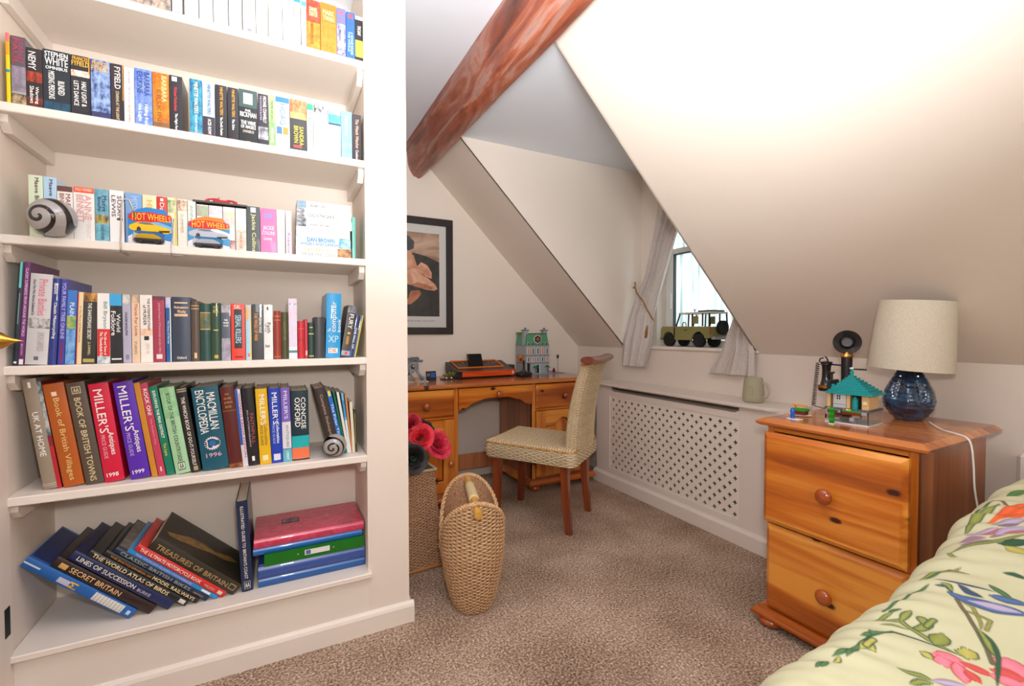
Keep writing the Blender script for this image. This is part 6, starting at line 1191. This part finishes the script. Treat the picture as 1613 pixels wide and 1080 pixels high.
G().box(.118, .126, -.004, .0, .06, .13).build('snorkel', BKM, jp); G().box(.205, .228, -.003, .0, .108, .113).build('door_handle', BKM, jp)
G().box(.3985, .4065, .002, .01, .085, .13).build('tail_lamp', mat('c82820', .2), jp)
G().box(.14, .23, .03, JW - .03, .075, .13, .01).build('seat', BKM, jp); G().tube([(.165, .045 + .018 * math.cos(a), .145 + .018 * math.sin(a)) for a in [k * .5236 for k in range(12)]], .003, 6, True).build('steering_wheel', BKM, jp, smooth=True)
def wheel(x, y, z=.0425, ax='y', nme='wheel'):
    w_ = G()
    w_.lathe([(.022, 0), (.038, .0), (.0425, .006), (.0425, .026), (.038, .032), (.022, .032)], (x, y, z), 30, ax)
    for k in range(20):
        a = k * .31416
        if ax == 'y': M = Matrix.Translation((x, y - .016, z)) @ Matrix.Rotation(a, 4, 'Y')
        else: M = Matrix.Translation((x + .016, y, z)) @ Matrix.Rotation(a, 4, 'X')
        if ax == 'y': w_.box(-.003, .003, -.013, .013, .0405, .0445, M=M)
        else: w_.box(-.013, .013, -.003, .003, .0405, .0445, M=M)
    o = w_.build(nme, mat('1c1c1e', .6), jp, sharp=40)
    G().lathe([(.0001, .010), (.007, .004), (.010, .008), (.018, .008), (.022, .004), (.0225, .030), (.0001, .030)], (x, y, z), 18, ax).build('rim', mat('5a5a5e', .35, .5), o, sharp=30)
for x in (.068, .318):
    wheel(x, .030); wheel(x, JW + .002)
wheel(.412, JW * .55, .125, 'x', 'spare_wheel')

# ------------------------------------------------------------------ poster on the back wall
po = thing('framed_poster', 'black framed art poster with a pale mount on the back wall left of the slope', 'picture', (0, 3.3435, 0))
px0, px1, pz0, pz1 = .60, 1.205, 1.118, 1.985; FRB = mat('2c2727', .4); fb = .052
G().box(px0, px1, -.024, 0, pz1 - fb, pz1, .002).build('frame_side', FRB, po); G().box(px0, px1, -.024, 0, pz0, pz0 + fb, .002).build('frame_side', FRB, po)
G().box(px0, px0 + fb, -.024, 0, pz0 + fb, pz1 - fb, .002).build('frame_side', FRB, po); G().box(px1 - fb, px1, -.024, 0, pz0 + fb, pz1 - fb, .002).build('frame_side', FRB, po)
G().box(px0 + fb, px1 - fb, -.008, -.001, pz0 + fb, pz1 - fb).build('mount', mat('cfccc8', .5), po)
pr = G().quad((.70, -.0085, 1.252), (1.10, -.0085, 1.252), (1.10, -.0085, 1.872), (.70, -.0085, 1.872)).build('print', noise_mat('umber_ground', [(.35, '8a6450'), (.65, 'c8a890')], (3, 3, 6), 3, .5, dist=1), po, recalc=False)
ly = [-.0087]
def pp(pts, m):
    ly[0] -= .00015
    G().poly([(a, ly[0], b) for a, b in pts]).build('print_area', m, pr, recalc=False)
fig = lambda a, b, n: noise_mat(n, [(.35, a), (.65, b)], (9, 9, 9), 3, .5, dist=.8)
DKK = fig('26221f', '3a342e', 'dark_cloth'); SK = fig('c07a58', 'e4b496', 'skin_light'); SK2 = fig('94543a', 'c07c5a', 'skin_shade')
pp([(.70, 1.60), (.80, 1.66), (.90, 1.72), (1.0, 1.70), (1.10, 1.66), (1.10, 1.252), (.70, 1.252)], DKK)
pp([(.70, 1.83), (.80, 1.845), (.87, 1.84), (.91, 1.80), (.905, 1.75), (.86, 1.73), (.78, 1.73), (.70, 1.74)], fig('2c2b30', '55565e', 'dark_hair'))
pp([(.70, 1.74), (.78, 1.745), (.86, 1.735), (.905, 1.70), (.93, 1.62), (.97, 1.56), (1.02, 1.53), (1.07, 1.49), (1.085, 1.46), (1.06, 1.445), (1.0, 1.452), (.93, 1.468), (.88, 1.48), (.82, 1.50), (.76, 1.53), (.70, 1.56)], SK)
pp([(.93, 1.62), (.96, 1.655), (1.01, 1.63), (1.04, 1.58), (1.04, 1.535), (1.0, 1.545), (.96, 1.575)], SK)
pp([(.88, 1.48), (.93, 1.505), (1.0, 1.49), (1.05, 1.47), (1.04, 1.455), (.96, 1.462)], SK2)
pp([(.88, 1.44), (.95, 1.445), (.96, 1.42), (.93, 1.38), (.88, 1.34), (.80, 1.33), (.70, 1.34), (.70, 1.36), (.80, 1.36), (.86, 1.38)], SK2)
v2, f2 = text_mesh('- KASHENHER GALLERY')
G().add([(.80 + .27 * p[0], -.0086, 1.213 + .011 * p[1]) for p in v2.tolist()], f2).build('caption', mat('6a6664', .6), po, recalc=False)

# ------------------------------------------------------------------ models on the desk
DZT = .8000
cn = thing('toy_games_console', 'black toy brick games console with an orange wood-grain front on the desk', 'games console', (1.135, 3.03, DZT), R(3))
L_ = .47
G().box(.03, L_ - .04, .02, .20, 0, .014, .003).build('plinth', BKM, cn)
G().prism([(.0, .014), (.22, .014), (.24, .05), (.245, .108), (.225, .112), (.075, .066), (.02, .058), (-.004, .054)], 0, L_, 'x').build('body', BKM, cn, sharp=25)
WG = noise_mat('orange_woodgrain', [(.35, 'c03c0c'), (.5, 'e0501a'), (.7, 'f06a28')], (3, 3, 140), 4, .3, 0, None, .4)
G().prism([(-.007, .016), (-.003, .016), (-.006, .055), (-.012, .055)], .028, L_ - .004, 'x').build('front_panel', WG, cn)
em = G()
for a, b in (((.4370, .024), (.4410, .046)),): em.box(a[0], b[0], -.0118, -.0105, a[1], b[1])
em.prism([(.430, .022), (.4335, .022), (.4365, .034), (.4365, .046), (.4345, .046), (.4345, .034)], -.0125, -.0105, 'y').prism([(.448, .022), (.4445, .022), (.4415, .034), (.4415, .046), (.4435, .046), (.4435, .034)], -.0125, -.0105, 'y')
em.build('emblem', mat('f2f0ec', .4), cn)
OB = mat('ee7a20', .3)
def dk_y(z0, z1): return z0
g = G()
M_ = Matrix.Translation((0, .08, .068)) @ Matrix.Rotation(math.atan2(.044, .15), 4, 'X')
for a in ((.03, L_ - .06, 0, .006), (.03, L_ - .06, .146, .152), (.03, .036, .006, .146), (L_ - .066, L_ - .06, .006, .146)): g.box(a[0], a[1], a[2], a[3], .001, .010, M=M_)
g.build('orange_surround', OB, cn)
for x in (.085, .12, .30, .335, .36): G().box(x, x + .008, .05, .06, .0, .024, M=M_).build('switch', mat('c8c8cc', .25, .8), cn)
G().prism([(.055, 0), (.085, 0), (.12, .095), (.092, .095)], .145, .255, 'x').build('cartridge', mat('141416', .25), cn).location = (0, .06, .075)
for k, (z, c) in enumerate(((0, '3a1e1c'), (.028, '4a2a22'), (.052, '5a3a2c'))):
    T0 = thing('toy_game_cartridge', ['lowest of the dark game cartridges stacked behind the orange console', 'middle dark game cartridge stacked behind the orange console', 'topmost brown game cartridge stacked behind the orange console'][k], 'cartridge', (1.555, 3.20, DZT + z), R(-3), 'toy cartridges on the desk')
    G().box(0, .115, 0, .10, 0, .027 if k < 2 else .026, .002).build('case', mat(c, .3), T0)
    G().box(.02, .105, -.0008, 0, .007, .02).build('case_label', mottle(['3c2050', '1c3a5a', '2a2024'][k], ['8a3aa0', '2a7a5a', '4a3a3a'][k]), T0)
js = thing('toy_joystick', 'black toy brick joystick beside the orange console on the desk', 'joystick', (1.655, 3.02, DZT), R(8))
G().box(-.06, .055, -.045, .05, 0, .032, .01).build('base', BKM, js, sharp=40); G().lathe([(.02, .032), (.018, .045), (.0085, .05), (.007, .07), (.0085, .118), (.0001, .122)], (0, 0, 0), 14).build('stick', BKM, js, sharp=40)
G().lathe([(.012, .02), (.012, .04), (.0001, .042)], (-.035, -.02, 0), 12).build('button', mat('4a2018', .3), js, sharp=40)
# brick town house
th = thing('toy_town_house', 'grey toy brick town house with a green mansard roof on the desk', 'toy house', (1.745, 3.15, DZT))
TW, TD = .215, .17; GB = mat('a8aaae', .4); GD = mat('7c7e84', .4); MGN = mat('5a9a74', .4)
G().box(-.02, .33, -.05, .18, 0, .004).build('base_plate', mat('8a8e94', .4), th)
G().box(-.01, TW + .02, -.045, -.002, .004, .007).build('pavement', mat('9ab8c8', .4), th)
for z0, z1 in ((.004, .084), (.088, .146), (.15, .226)): G().box(0, TW, 0, TD, z0, z1, .001).build('storey', GB, th)
for z0 in (.084, .146, .226): G().box(-.003, TW + .003, -.003, TD, z0, z0 + .004, .0006).build('string_course', GD, th)
for r_, (z0, z1) in enumerate(((.100, .132), (.160, .206))):
    for k in range(5):
        x = .022 + k * .043; wf = G().box(x - .011, x + .011, -.003, .0, z0 - .003, z1 + .003).build('window_frame', mat('dcdcd8', .4), th)
        c = '3a7ac0' if (k == 2 and r_ == 0) else ('e0703a' if (k + r_) % 3 == 1 else '3a2a24')
        G().box(x - .0045, x + .0045, -.0045, -.003, z0, z1).build('pane', mat(c, .3), wf)
ms = [(0.0, .23), (TW, .23), (TW - .018, .318), (.014, .318)]
G().prism(ms, .006, TD, 'y').build('mansard_roof', MGN, th)
G().box(.03, TW - .02, .01, TD - .03, .318, .325).build('roof_terrace', mat('4a3a34', .5), th)
G().tube([(TW / 2 + .031 * math.cos(a), .001, .277 + .031 * math.sin(a)) for a in [k * .2618 for k in range(24)]], .0035, 8, True).build('round_window_frame', mat('e8e8e4', .4), th, smooth=True)
rw = G().cyl((TW / 2, .004, .277), .030, .006, 28, 'y').build('round_window', mat('4a2222', .3), th)
for a in (0, 60, 120): G().box(-.030, .030, -.001, .0, -.0012, .0012, M=Matrix.Translation((TW / 2, -.003, .277)) @ Matrix.Rotation(R(a), 4, 'Y')).build('glazing_bar', mat('c8a890', .4), rw)
for x in (.024, .058, .150, .186):
    dm = G().prism([(x - .010, .231), (x + .010, .231), (x + .010, .243), (x, .256), (x - .010, .243)], -.004, .006, 'y').build('dormer', mat('8cb898', .4), th); G().prism([(x - .006, .233), (x + .006, .233), (x + .006, .241), (x, .249), (x - .006, .241)], -.0055, -.004, 'y').build('dormer_pane', mat('1c2a20', .3), dm)
for x in (-.002, TW - .042): G().box(x, x + .036, .02, .06, .226, .345, .001).build('chimney', GB, th); G().box(x - .006, x + .042, .014, .066, .345, .353, .001).build('chimney_cap', GD, th); G().lathe([(.010, .353), (.010, .368), (.0001, .37)], (x + .018, .04, 0), 10).build('chimney_pot', GD, th, sharp=40)
G().box(-.085, -.003, .02, TD, .23, .318, .001).build('side_block', GB, th) if False else None
G().box(-.004, .0, .03, .14, .09, .146).build('side_panel', mat('c87858', .4), th)
G().lathe([(.0001, .012), (.014, .010), (.026, .0), (.0001, 0)], (-.004, .08, .125), 20, 'x', M=None).build('gold_shield', mat('d89a30', .25, .8), th, sharp=40).scale = (-1, 1, 1)
bpy.data.objects['gold_shield'].location.x = -.008
G().tube([(-.008, .08, .125), (-.03, .07, .13), (-.045, .07, .14), (-.05, .07, .125)], .002, 6).build('bracket', GOLD, th, smooth=True)
G().box(.012, .03, -.014, .0, .004, .09).build('lamp_post', mat('2c2422', .5), th)
for x, y in ((.075, -.028), (.185, -.028)):
    G().cyl((x, y, .006), .003, .05, 8).build('tree_trunk', mat('6a4a2c', .6), th)
    g = G()
    for k in range(7):
        a = k * .9; g.box(-.003, .024, -.005, .005, -.002, .002, M=Matrix.Translation((x, y, .058 + .004 * (k % 3))) @ Matrix.Rotation(a, 4, 'Z') @ Matrix.Rotation(.25, 4, 'Y'))
    g.build('tree_crown', mat('1a8a3c', .4), th)
G().box(.092, .118, -.004, 0, .006, .07).build('front_door', mat('1a2c34', .3), th)
for x in (.088, .120): G().cyl((x, -.010, .006), .004, .07, 10).build('door_column', mat('d8d8d4', .4), th)
G().prism([(.24, .004), (.262, .004), (.262, .03), (.251, .046), (.24, .03)], -.02, -.012, 'y').build('red_arch', mat('8a1c30', .35), th)
G().box(.29, .298, -.01, -.002, .004, .12).build('clear_post', CLR, th); G().box(.286, .302, -.012, .0, .12, .15, .002).build('dark_figure_block', mat('5a2a28', .4), th)
G().box(-.004, .045, .11, .16, .318, .333).build('roof_box', mat('6a8a3a', .4), th)
# little plant model
pl = thing('toy_brick_plant', 'small olive toy brick plant on a dark base left of the console', 'toy plant', (1.075, 3.08, DZT))
G().box(-.05, .05, -.03, .03, 0, .008, .001).build('dark_base', mat('3a2420', .4), pl)
for x, y, z, s in ((-.02, 0, .008, 1), (.012, .006, .008, 1.1), (.035, .0, .008, 1.6)):
    g = G()
    for k in range(6):
        a = k * 1.05; g.box(0, .026 * s, -.004, .004, 0, .004, M=Matrix.Translation((x, y, z + .008 * s)) @ Matrix.Rotation(a, 4, 'Z') @ Matrix.Rotation(-.7, 4, 'Y'))
    g.build('leaf_cluster', mat('7a8a34', .4), pl)
for x in (-.018, .018): G().lathe([(.006, 0), (.005, .008), (.0001, .011)], (x, -.024, .008), 10).build('white_bud', mat('f0ece4', .4), pl, sharp=50)
# grey machine model and its small dark display card
gm = thing('toy_brick_machine', 'jumbled light grey toy brick machine model at the left end of the desk', 'toy model', (.845, 3.04, DZT))
GM = mat('9a9ca2', .35); GM2 = mat('6a6c74', .35); rnd = random.Random(4)
G().box(-.11, .06, -.06, .05, 0, .006).build('clear_base', mat('b8c0cc', .2), gm)
for k in range(16):
    M = Matrix.Translation((rnd.uniform(-.09, .02), rnd.uniform(-.02, .03), rnd.uniform(.05, .16))) @ Matrix.Rotation(rnd.uniform(-.9, .3), 4, 'Y') @ Matrix.Rotation(rnd.uniform(-.4, .4), 4, 'X')
    g = G().box(-.03, .03, -.012, .012, -.006, .006, .001, M=M); g.build('grey_slab', GM if k % 3 else GM2, gm)
for (x, y, z, r_) in ((-.045, -.03, .10, .026), (-.09, -.02, .07, .022)): G().tube([(x + r_ * math.cos(a), y, z + r_ * math.sin(a)) for a in [k * .3142 for k in range(20)]], .005, 8, True).build('ring', GM, gm, smooth=True)
for p0, p1 in (((-.10, -.02, .10), (-.085, -.04, .008)), ((-.06, -.02, .11), (-.03, -.045, .008)), ((-.02, -.01, .10), (.035, -.04, .02)), ((.0, 0, .13), (.03, -.01, .01)), ((-.08, .02, .12), (-.09, .03, .006))): G().tube([p0, ((p0[0] + p1[0]) / 2 - .012, (p0[1] + p1[1]) / 2 - .006, (p0[2] + p1[2]) / 2), p1], [.009, .006, .011], 8).build('strut', GM, gm, smooth=True)
G().lathe([(.0001, -.018), (.014, -.012), (.019, 0), (.014, .012), (.0001, .018)], (-.10, -.01, .165), 14).build('dome', mat('b8bac4', .3), gm, smooth=True)
for x, c in ((-.03, 'c8943c'), (.03, 'a8aaa8')):
    G().box(x - .008, x + .008, -.075, -.063, 0, .016, .001).build('small_block', mat(c, .35), gm); G().box(x - .004, x + .004, -.073, -.065, .016, .036, .001).build('small_block', mat(c, .35), gm)
dc = thing('display_card', 'small dark display card with a blue picture beside the grey model', 'card', (.945, 3.05, DZT), R(4))
G().box(-.035, .038, 0, .004, 0, .066, .001, M=Matrix.Rotation(R(-10), 4, 'X')).build('card', mat('1c1a20', .35), dc)
G().box(-.002, .030, -.0008, 0, .022, .056, M=Matrix.Rotation(R(-10), 4, 'X')).build('card_picture', mat('1e5cb0', .3), dc)
G().box(-.030, -.008, -.0008, 0, .03, .052, M=Matrix.Rotation(R(-10), 4, 'X')).build('card_picture', mottle('4a4a4e', '8a7a7a'), dc)

# ------------------------------------------------------------------ bed
bd = thing('bed', 'bed with a pale green floral duvet and painted headboard against the right wall', 'bed')
G().box(.50, 2.30, -1.02, .40, .06, .30, .02).build('divan_base', mat('b8a890', .8), bd)
G().box(.48, 2.30, -1.03, .41, .30, .50, .04).build('mattress', mat('e8e2d6', .8), bd)
for x in (.6, 2.2):
    for y in (-.9, .28): G().cyl((x, y, 0), .025, .06, 14).build('leg', KNOB, bd)
hb_ = G().box(2.325, 2.362, -1.10, .615, .25, .70, .012).build('headboard', GLOSSP, bd)
G().box(2.318, 2.3255, -1.02, .575, .42, .655, .003).build('inset_panel', wood('headboard_inset', '8a4a2c', '9c5c3c', '6e3418', 1, .4, .3, False), hb_)
ZX = [.3, .72, .98, 1.14, 1.28, 1.40, 1.56, 1.76, 2.3]; ZZ = [.575, .583, .598, .622, .655, .69, .725, .745, .735]
STROKES = [('868c42', '2c5038', 0.0055, 1, [(0.986, 0.438), (1.014, 0.41), (1.002, 0.39), (0.993, 0.361), (0.991, 0.335), (0.993, 0.32)]), ('868c42', '2c5038', 0.007, 1, [(1.014, 0.41), (1.03, 0.41), (1.052, 0.41)]), ('868c42', '2c5038', 0.0079, 0, [(1.012, 0.383), (1.034, 0.378), (1.04, 0.389)]), ('868c42', '2c5038', 0.0056, 0, [(1.03, 0.378), (1.051, 0.376)]), ('868c42', '2c5038', 0.014, 1, [(0.99, 0.352), (1.015, 0.353), (1.027, 0.356)]), ('aca452', '2c5038', 0.0145, 1, [(0.995, 0.313), (1.01, 0.318), (1.016, 0.324)]), ('2c5038', '2c5038', 0.0027, 1, [(0.828, 0.428), (0.868, 0.417), (0.925, 0.417), (0.968, 0.403), (0.978, 0.372), (0.987, 0.343), (0.993, 0.323)]), ('4a7040', '2c5038', 0.0064, 1, [(0.83, 0.427), (0.852, 0.418), (0.877, 0.417)]), ('4a7040', '2c5038', 0.0064, 1, [(0.84, 0.412), (0.858, 0.415), (0.887, 0.417)]), ('aca452', '2c5038', 0.0096, 1, [(0.882, 0.412), (0.898, 0.41), (0.891, 0.395)]), ('aca452', '2c5038', 0.0065, 0, [(0.895, 0.409), (0.917, 0.41)]), ('4a7040', '2c5038', 0.0055, 1, [(0.917, 0.428), (0.927, 0.421), (0.937, 0.41)]), ('4a7040', '2c5038', 0.0056, 1, [(0.939, 0.426), (0.933, 0.417), (0.95, 0.407)]), ('4a7040', '2c5038', 0.0052, 1, [(0.778, 0.427), (0.793, 0.428), (0.811, 0.427)]), ('4a7040', '2c5038', 0.0052, 1, [(0.786, 0.422), (0.802, 0.425), (0.811, 0.427)]), ('aca452', '2c5038', 0.0052, 1, [(0.815, 0.419), (0.823, 0.417), (0.832, 0.42)]), ('4a6494', '34465e', 0.0126, 1, [(1.152, 0.39), (1.145, 0.371), (1.146, 0.349), (1.149, 0.328), (1.157, 0.308), (1.165, 0.288)]), ('a89ab4', '4a6494', 0.0091, 1, [(1.144, 0.359), (1.149, 0.339), (1.154, 0.319), (1.162, 0.297)]), ('4a6494', '34465e', 0.0103, 1, [(1.178, 0.34), (1.182, 0.32), (1.194, 0.296)]), ('34465e', '34465e', 0.006, 1, [(1.178, 0.385), (1.168, 0.367), (1.166, 0.347)]), ('34465e', '34465e', 0.0024, 1, [(1.175, 0.42), (1.181, 0.397), (1.187, 0.367), (1.194, 0.339)]), ('34465e', '34465e', 0.0025, 1, [(1.157, 0.413), (1.164, 0.398), (1.154, 0.385)]), ('868c42', '2c5038', 0.0049, 1, [(1.167, 0.408), (1.167, 0.396), (1.158, 0.387)]), ('dc7888', 'c44c48', 0.0183, 1, [(0.953, 0.341), (0.958, 0.333), (0.968, 0.322), (0.978, 0.308)]), ('dc7888', 'c44c48', 0.0141, 1, [(0.942, 0.32), (0.952, 0.328), (0.958, 0.335)]), ('c44c48', 'c44c48', 0.0089, 1, [(0.976, 0.314), (0.98, 0.297), (0.986, 0.28)]), ('dc7888', 'c44c48', 0.0117, 1, [(0.965, 0.316), (0.95, 0.306), (0.93, 0.294)]), ('c44c48', 'c44c48', 0.0097, 1, [(0.962, 0.303), (0.952, 0.29), (0.949, 0.283)]), ('dc7888', 'c44c48', 0.0216, 1, [(1.024, 0.289), (1.025, 0.278), (1.024, 0.264), (1.022, 0.251)]), ('c44c48', 'c44c48', 0.0136, 1, [(0.998, 0.284), (1.004, 0.27), (1.009, 0.252)]), ('dc7888', 'c44c48', 0.0115, 1, [(0.986, 0.283), (0.988, 0.268), (0.999, 0.25)]), ('6e5640', '2c5038', 0.0022, 0, [(1.135, 0.373), (1.104, 0.349), (1.076, 0.327), (1.04, 0.303), (1.012, 0.288)]), ('868c42', '2c5038', 0.0084, 1, [(1.078, 0.325), (1.066, 0.311), (1.047, 0.298), (1.03, 0.287)]), ('2c5038', '2c5038', 0.0031, 1, [(1.078, 0.32), (1.062, 0.303), (1.033, 0.287), (0.965, 0.269)]), ('868c42', '6e5640', 0.0034, 1, [(1.133, 0.367), (1.13, 0.349), (1.098, 0.328), (1.081, 0.323)]), ('868c42', '6e5640', 0.0033, 0, [(1.113, 0.349), (1.115, 0.334), (1.115, 0.321), (1.088, 0.318)]), ('aca452', '2c5038', 0.0082, 1, [(0.945, 0.354), (0.945, 0.346), (0.941, 0.338)]), ('868c42', '2c5038', 0.0059, 1, [(0.879, 0.358), (0.884, 0.346), (0.894, 0.334), (0.897, 0.321)]), ('868c42', '2c5038', 0.0058, 1, [(0.86, 0.334), (0.88, 0.329), (0.892, 0.319)]), ('a89ab4', '8e6e74', 0.0067, 1, [(0.897, 0.321), (0.91, 0.306), (0.923, 0.29)]), ('868c42', '2c5038', 0.0118, 1, [(1.395, 0.447), (1.439, 0.448), (1.495, 0.445), (1.546, 0.436)]), ('4a7040', '2c5038', 0.0046, 1, [(1.467, 0.464), (1.525, 0.461), (1.577, 0.455)]), ('6e5640', '6e5640', 0.0023, 1, [(1.569, 0.453), (1.561, 0.433), (1.534, 0.414)]), ('4a7040', '868c42', 0.0126, 1, [(1.622, 0.445), (1.643, 0.435), (1.672, 0.419)]), ('d85c28', 'c44c48', 0.0103, 1, [(1.484, 0.424), (1.502, 0.416), (1.521, 0.409), (1.577, 0.398)]), ('d85c28', 'd85c28', 0.0101, 1, [(1.463, 0.415), (1.486, 0.409), (1.509, 0.396), (1.546, 0.386)]), ('d85c28', 'd85c28', 0.0043, 1, [(1.432, 0.422), (1.467, 0.416), (1.49, 0.416)]), ('d85c28', 'c44c48', 0.0087, 1, [(1.481, 0.414), (1.498, 0.399), (1.515, 0.385)]), ('8e6e74', 'a89ab4', 0.0097, 1, [(1.338, 0.439), (1.363, 0.424), (1.376, 0.408)]), ('8e6e74', '8e6e74', 0.0082, 1, [(1.326, 0.431), (1.346, 0.412), (1.371, 0.397)]), ('a89ab4', '8e6e74', 0.0084, 1, [(1.371, 0.436), (1.393, 0.42), (1.424, 0.403)]), ('8e6e74', 'c44c48', 0.0056, 1, [(1.382, 0.417), (1.409, 0.402), (1.435, 0.391)]), ('a89ab4', '8e6e74', 0.0099, 1, [(1.432, 0.412), (1.463, 0.396), (1.497, 0.377)]), ('8e6e74', '8e6e74', 0.0055, 1, [(1.382, 0.401), (1.407, 0.392), (1.429, 0.38)]), ('a89ab4', 'a89ab4', 0.0097, 1, [(1.402, 0.397), (1.437, 0.382), (1.468, 0.366)]), ('8e6e74', '34465e', 0.0056, 1, [(1.434, 0.403), (1.454, 0.393), (1.468, 0.382)]), ('8e6e74', 'c44c48', 0.0055, 1, [(1.412, 0.388), (1.429, 0.374), (1.447, 0.361)]), ('a89ab4', '8e6e74', 0.0054, 1, [(1.306, 0.434), (1.326, 0.421), (1.343, 0.408)]), ('868c42', '2c5038', 0.0054, 1, [(1.29, 0.439), (1.313, 0.427), (1.347, 0.406), (1.381, 0.385), (1.434, 0.357)]), ('2c5038', '2c5038', 0.0146, 1, [(1.366, 0.382), (1.37, 0.373), (1.386, 0.362), (1.402, 0.349)]), ('aca452', '868c42', 0.013, 1, [(1.36, 0.37), (1.354, 0.357), (1.351, 0.336)]), ('868c42', '2c5038', 0.004, 1, [(1.294, 0.444), (1.281, 0.429), (1.283, 0.422)]), ('868c42', '2c5038', 0.0064, 1, [(1.165, 0.442), (1.198, 0.432), (1.228, 0.414), (1.235, 0.389)]), ('868c42', '6e5640', 0.0039, 1, [(1.191, 0.429), (1.217, 0.416), (1.246, 0.404)]), ('2c5038', '2c5038', 0.0049, 1, [(1.267, 0.348), (1.271, 0.335), (1.269, 0.317)]), ('4a7040', '2c5038', 0.0071, 1, [(1.215, 0.352), (1.203, 0.336), (1.191, 0.316)]), ('4a7040', '2c5038', 0.0047, 1, [(1.021, 0.431), (1.038, 0.429), (1.048, 0.424)]), ('4a7040', '2c5038', 0.003, 0, [(1.022, 0.441), (1.05, 0.441), (1.079, 0.437), (1.108, 0.436)]), ('4a7040', '2c5038', 0.0037, 1, [(1.111, 0.434), (1.131, 0.429), (1.155, 0.422)]), ('4a7040', '2c5038', 0.0032, 1, [(1.169, 0.434), (1.196, 0.425), (1.213, 0.424)]), ('868c42', '2c5038', 0.0047, 1, [(0.984, 0.437), (1.01, 0.433), (1.026, 0.427)]), ('868c42', '2c5038', 0.0034, 1, [(0.975, 0.424), (0.988, 0.411), (0.994, 0.39)])]
U = np.concatenate([np.linspace(.42, .70, 30, endpoint=False), np.linspace(.70, 1.95, 560, endpoint=False), np.linspace(1.95, 2.30, 110)])
Vv = np.concatenate([np.linspace(-1.06, -.12, 130, endpoint=False), np.linspace(-.12, .52, 330, endpoint=False), np.linspace(.52, 1.0, 60)]); NXD, NYD = len(U), len(Vv)      # Vv: cloth coordinate across the bed (arc length)
XX, VV = np.meshgrid(U, Vv); zt_ = np.interp(XX, ZX, ZZ)
zt_ = zt_ + .02 * np.exp(-((XX - 1.95) / .3) ** 2) * np.exp(-((VV + .25) / .35) ** 2)
edge = .405 + .005 * np.sin(XX * 9.0) + .004 * np.sin(XX * 26 + 1) + .003 * np.sin(XX * 61)
rad = .085
dv = VV - edge; q = np.clip(dv / rad, 0, math.pi / 2 * .93)
over = np.maximum(0, dv - rad * math.pi / 2 * .93)
YY = np.where(dv < 0, VV, edge + rad * np.sin(q)) + over * .13 + np.clip(over * 6, 0, 1) * (.004 * np.sin(XX * 34 + 2 * np.sin(XX * 7)) + .003 * np.sin(XX * 71))
Z_ = zt_ - np.where(dv < 0, 0, rad * (1 - np.cos(q))) - over * .98
near = np.clip(1 - np.abs(dv - .03) / .12, 0, 1); Z_ = Z_ + near * (.0025 * np.sin(XX * 83 + 5 * np.sin(XX * 9) + VV * 20) + .002 * np.sin(XX * 140 + VV * 50))
rip = np.clip(1 - np.abs(dv + .10) / .35, 0, 1)
Z_ = Z_ + rip * (.003 * np.sin(XX * 22 + 3 * np.sin(XX * 5) + VV * 8) + .0015 * np.sin(XX * 55 - VV * 20)) + .004 * np.sin(XX * 8 + VV * 11) + .003 * np.sin(VV * 26 + XX * 5)
Z_ = np.maximum(Z_, .16 + .01 * np.sin(XX * 20)); YY = np.minimum(YY, .60)
colr = np.empty((NYD, NXD, 3), dtype=np.float32); colr[:] = lin('c3bf9c')
def stroke(pts, w_, c, o, taper):
    P = np.array(pts, dtype=float); seg = np.hypot(*(P[1:] - P[:-1]).T); tot = seg.sum(); cum = np.concatenate([[0], np.cumsum(seg)])
    m = .06; sel = (XX > P[:, 0].min() - m) & (XX < P[:, 0].max() + m) & (VV > P[:, 1].min() - m) & (VV < P[:, 1].max() + m)
    if not sel.any(): return
    x = XX[sel]; y = VV[sel]; best = np.full(x.shape, 9.); tt = np.zeros(x.shape)
    for i in range(len(P) - 1):
        d0 = P[i + 1] - P[i]; L2 = max(1e-9, (d0 ** 2).sum()); t = np.clip(((x - P[i, 0]) * d0[0] + (y - P[i, 1]) * d0[1]) / L2, 0, 1)
        dd = np.hypot(x - P[i, 0] - t * d0[0], y - P[i, 1] - t * d0[1]); k = dd < best; best[k] = dd[k]; tt[k] = ((cum[i] + t * seg[i]) / tot)[k]
    ww = w_ * (np.sqrt(np.clip(np.sin(np.pi * np.clip(tt, .02, .98)), 0, 1)) if taper else 1)
    al = np.clip((ww - best) / .0022 + .5, 0, 1)[:, None]; rm = np.clip((best - np.maximum(ww - .0026, ww * .55)) / .002 + .5, 0, 1)[:, None]
    sub = colr[sel]; a = np.array(lin(c)); b = np.array(lin(o)); shade = (.82 + .36 * np.clip(1 - best / np.maximum(ww, 1e-4), 0, 1))[:, None]
    ink = a * shade * (1 - rm) + b * .9 * rm; colr[sel] = sub * (1 - al) + ink * al
for (c, o, w_, t, P3) in STROKES:
    # the print is laid out in cloth coordinates; beyond the edge of the bed the cloth turns down
    for dx, dy, fl in ((0, 0, 1), (-.62, -.62, -1), (.45, -.72, 1)):
        pts = [(x + dx if fl > 0 else 2.3 - x + dx + .45, y + dy) for x, y in P3]
        stroke(pts, max(w_ * 1.05, .0035), c, o, t)
g = G(); me = bpy.data.meshes.new('duvet')
vs = np.stack([XX, YY, Z_], -1).reshape(-1, 3)
ii = (np.arange(NYD - 1)[:, None] * NXD + np.arange(NXD - 1)[None, :]).ravel()
fs = np.stack([ii, ii + 1, ii + NXD + 1, ii + NXD], -1)
me.from_pydata(vs.tolist(), [], fs.tolist()); me.polygons.foreach_set('use_smooth', [True] * len(fs))
colour_attr(me, np.concatenate([colr.reshape(-1, 3), np.ones((NXD * NYD, 1), dtype=np.float32)], 1))
me.materials.append(attr_mat('floral_cotton', .8, .15)); link('duvet', me, bd)
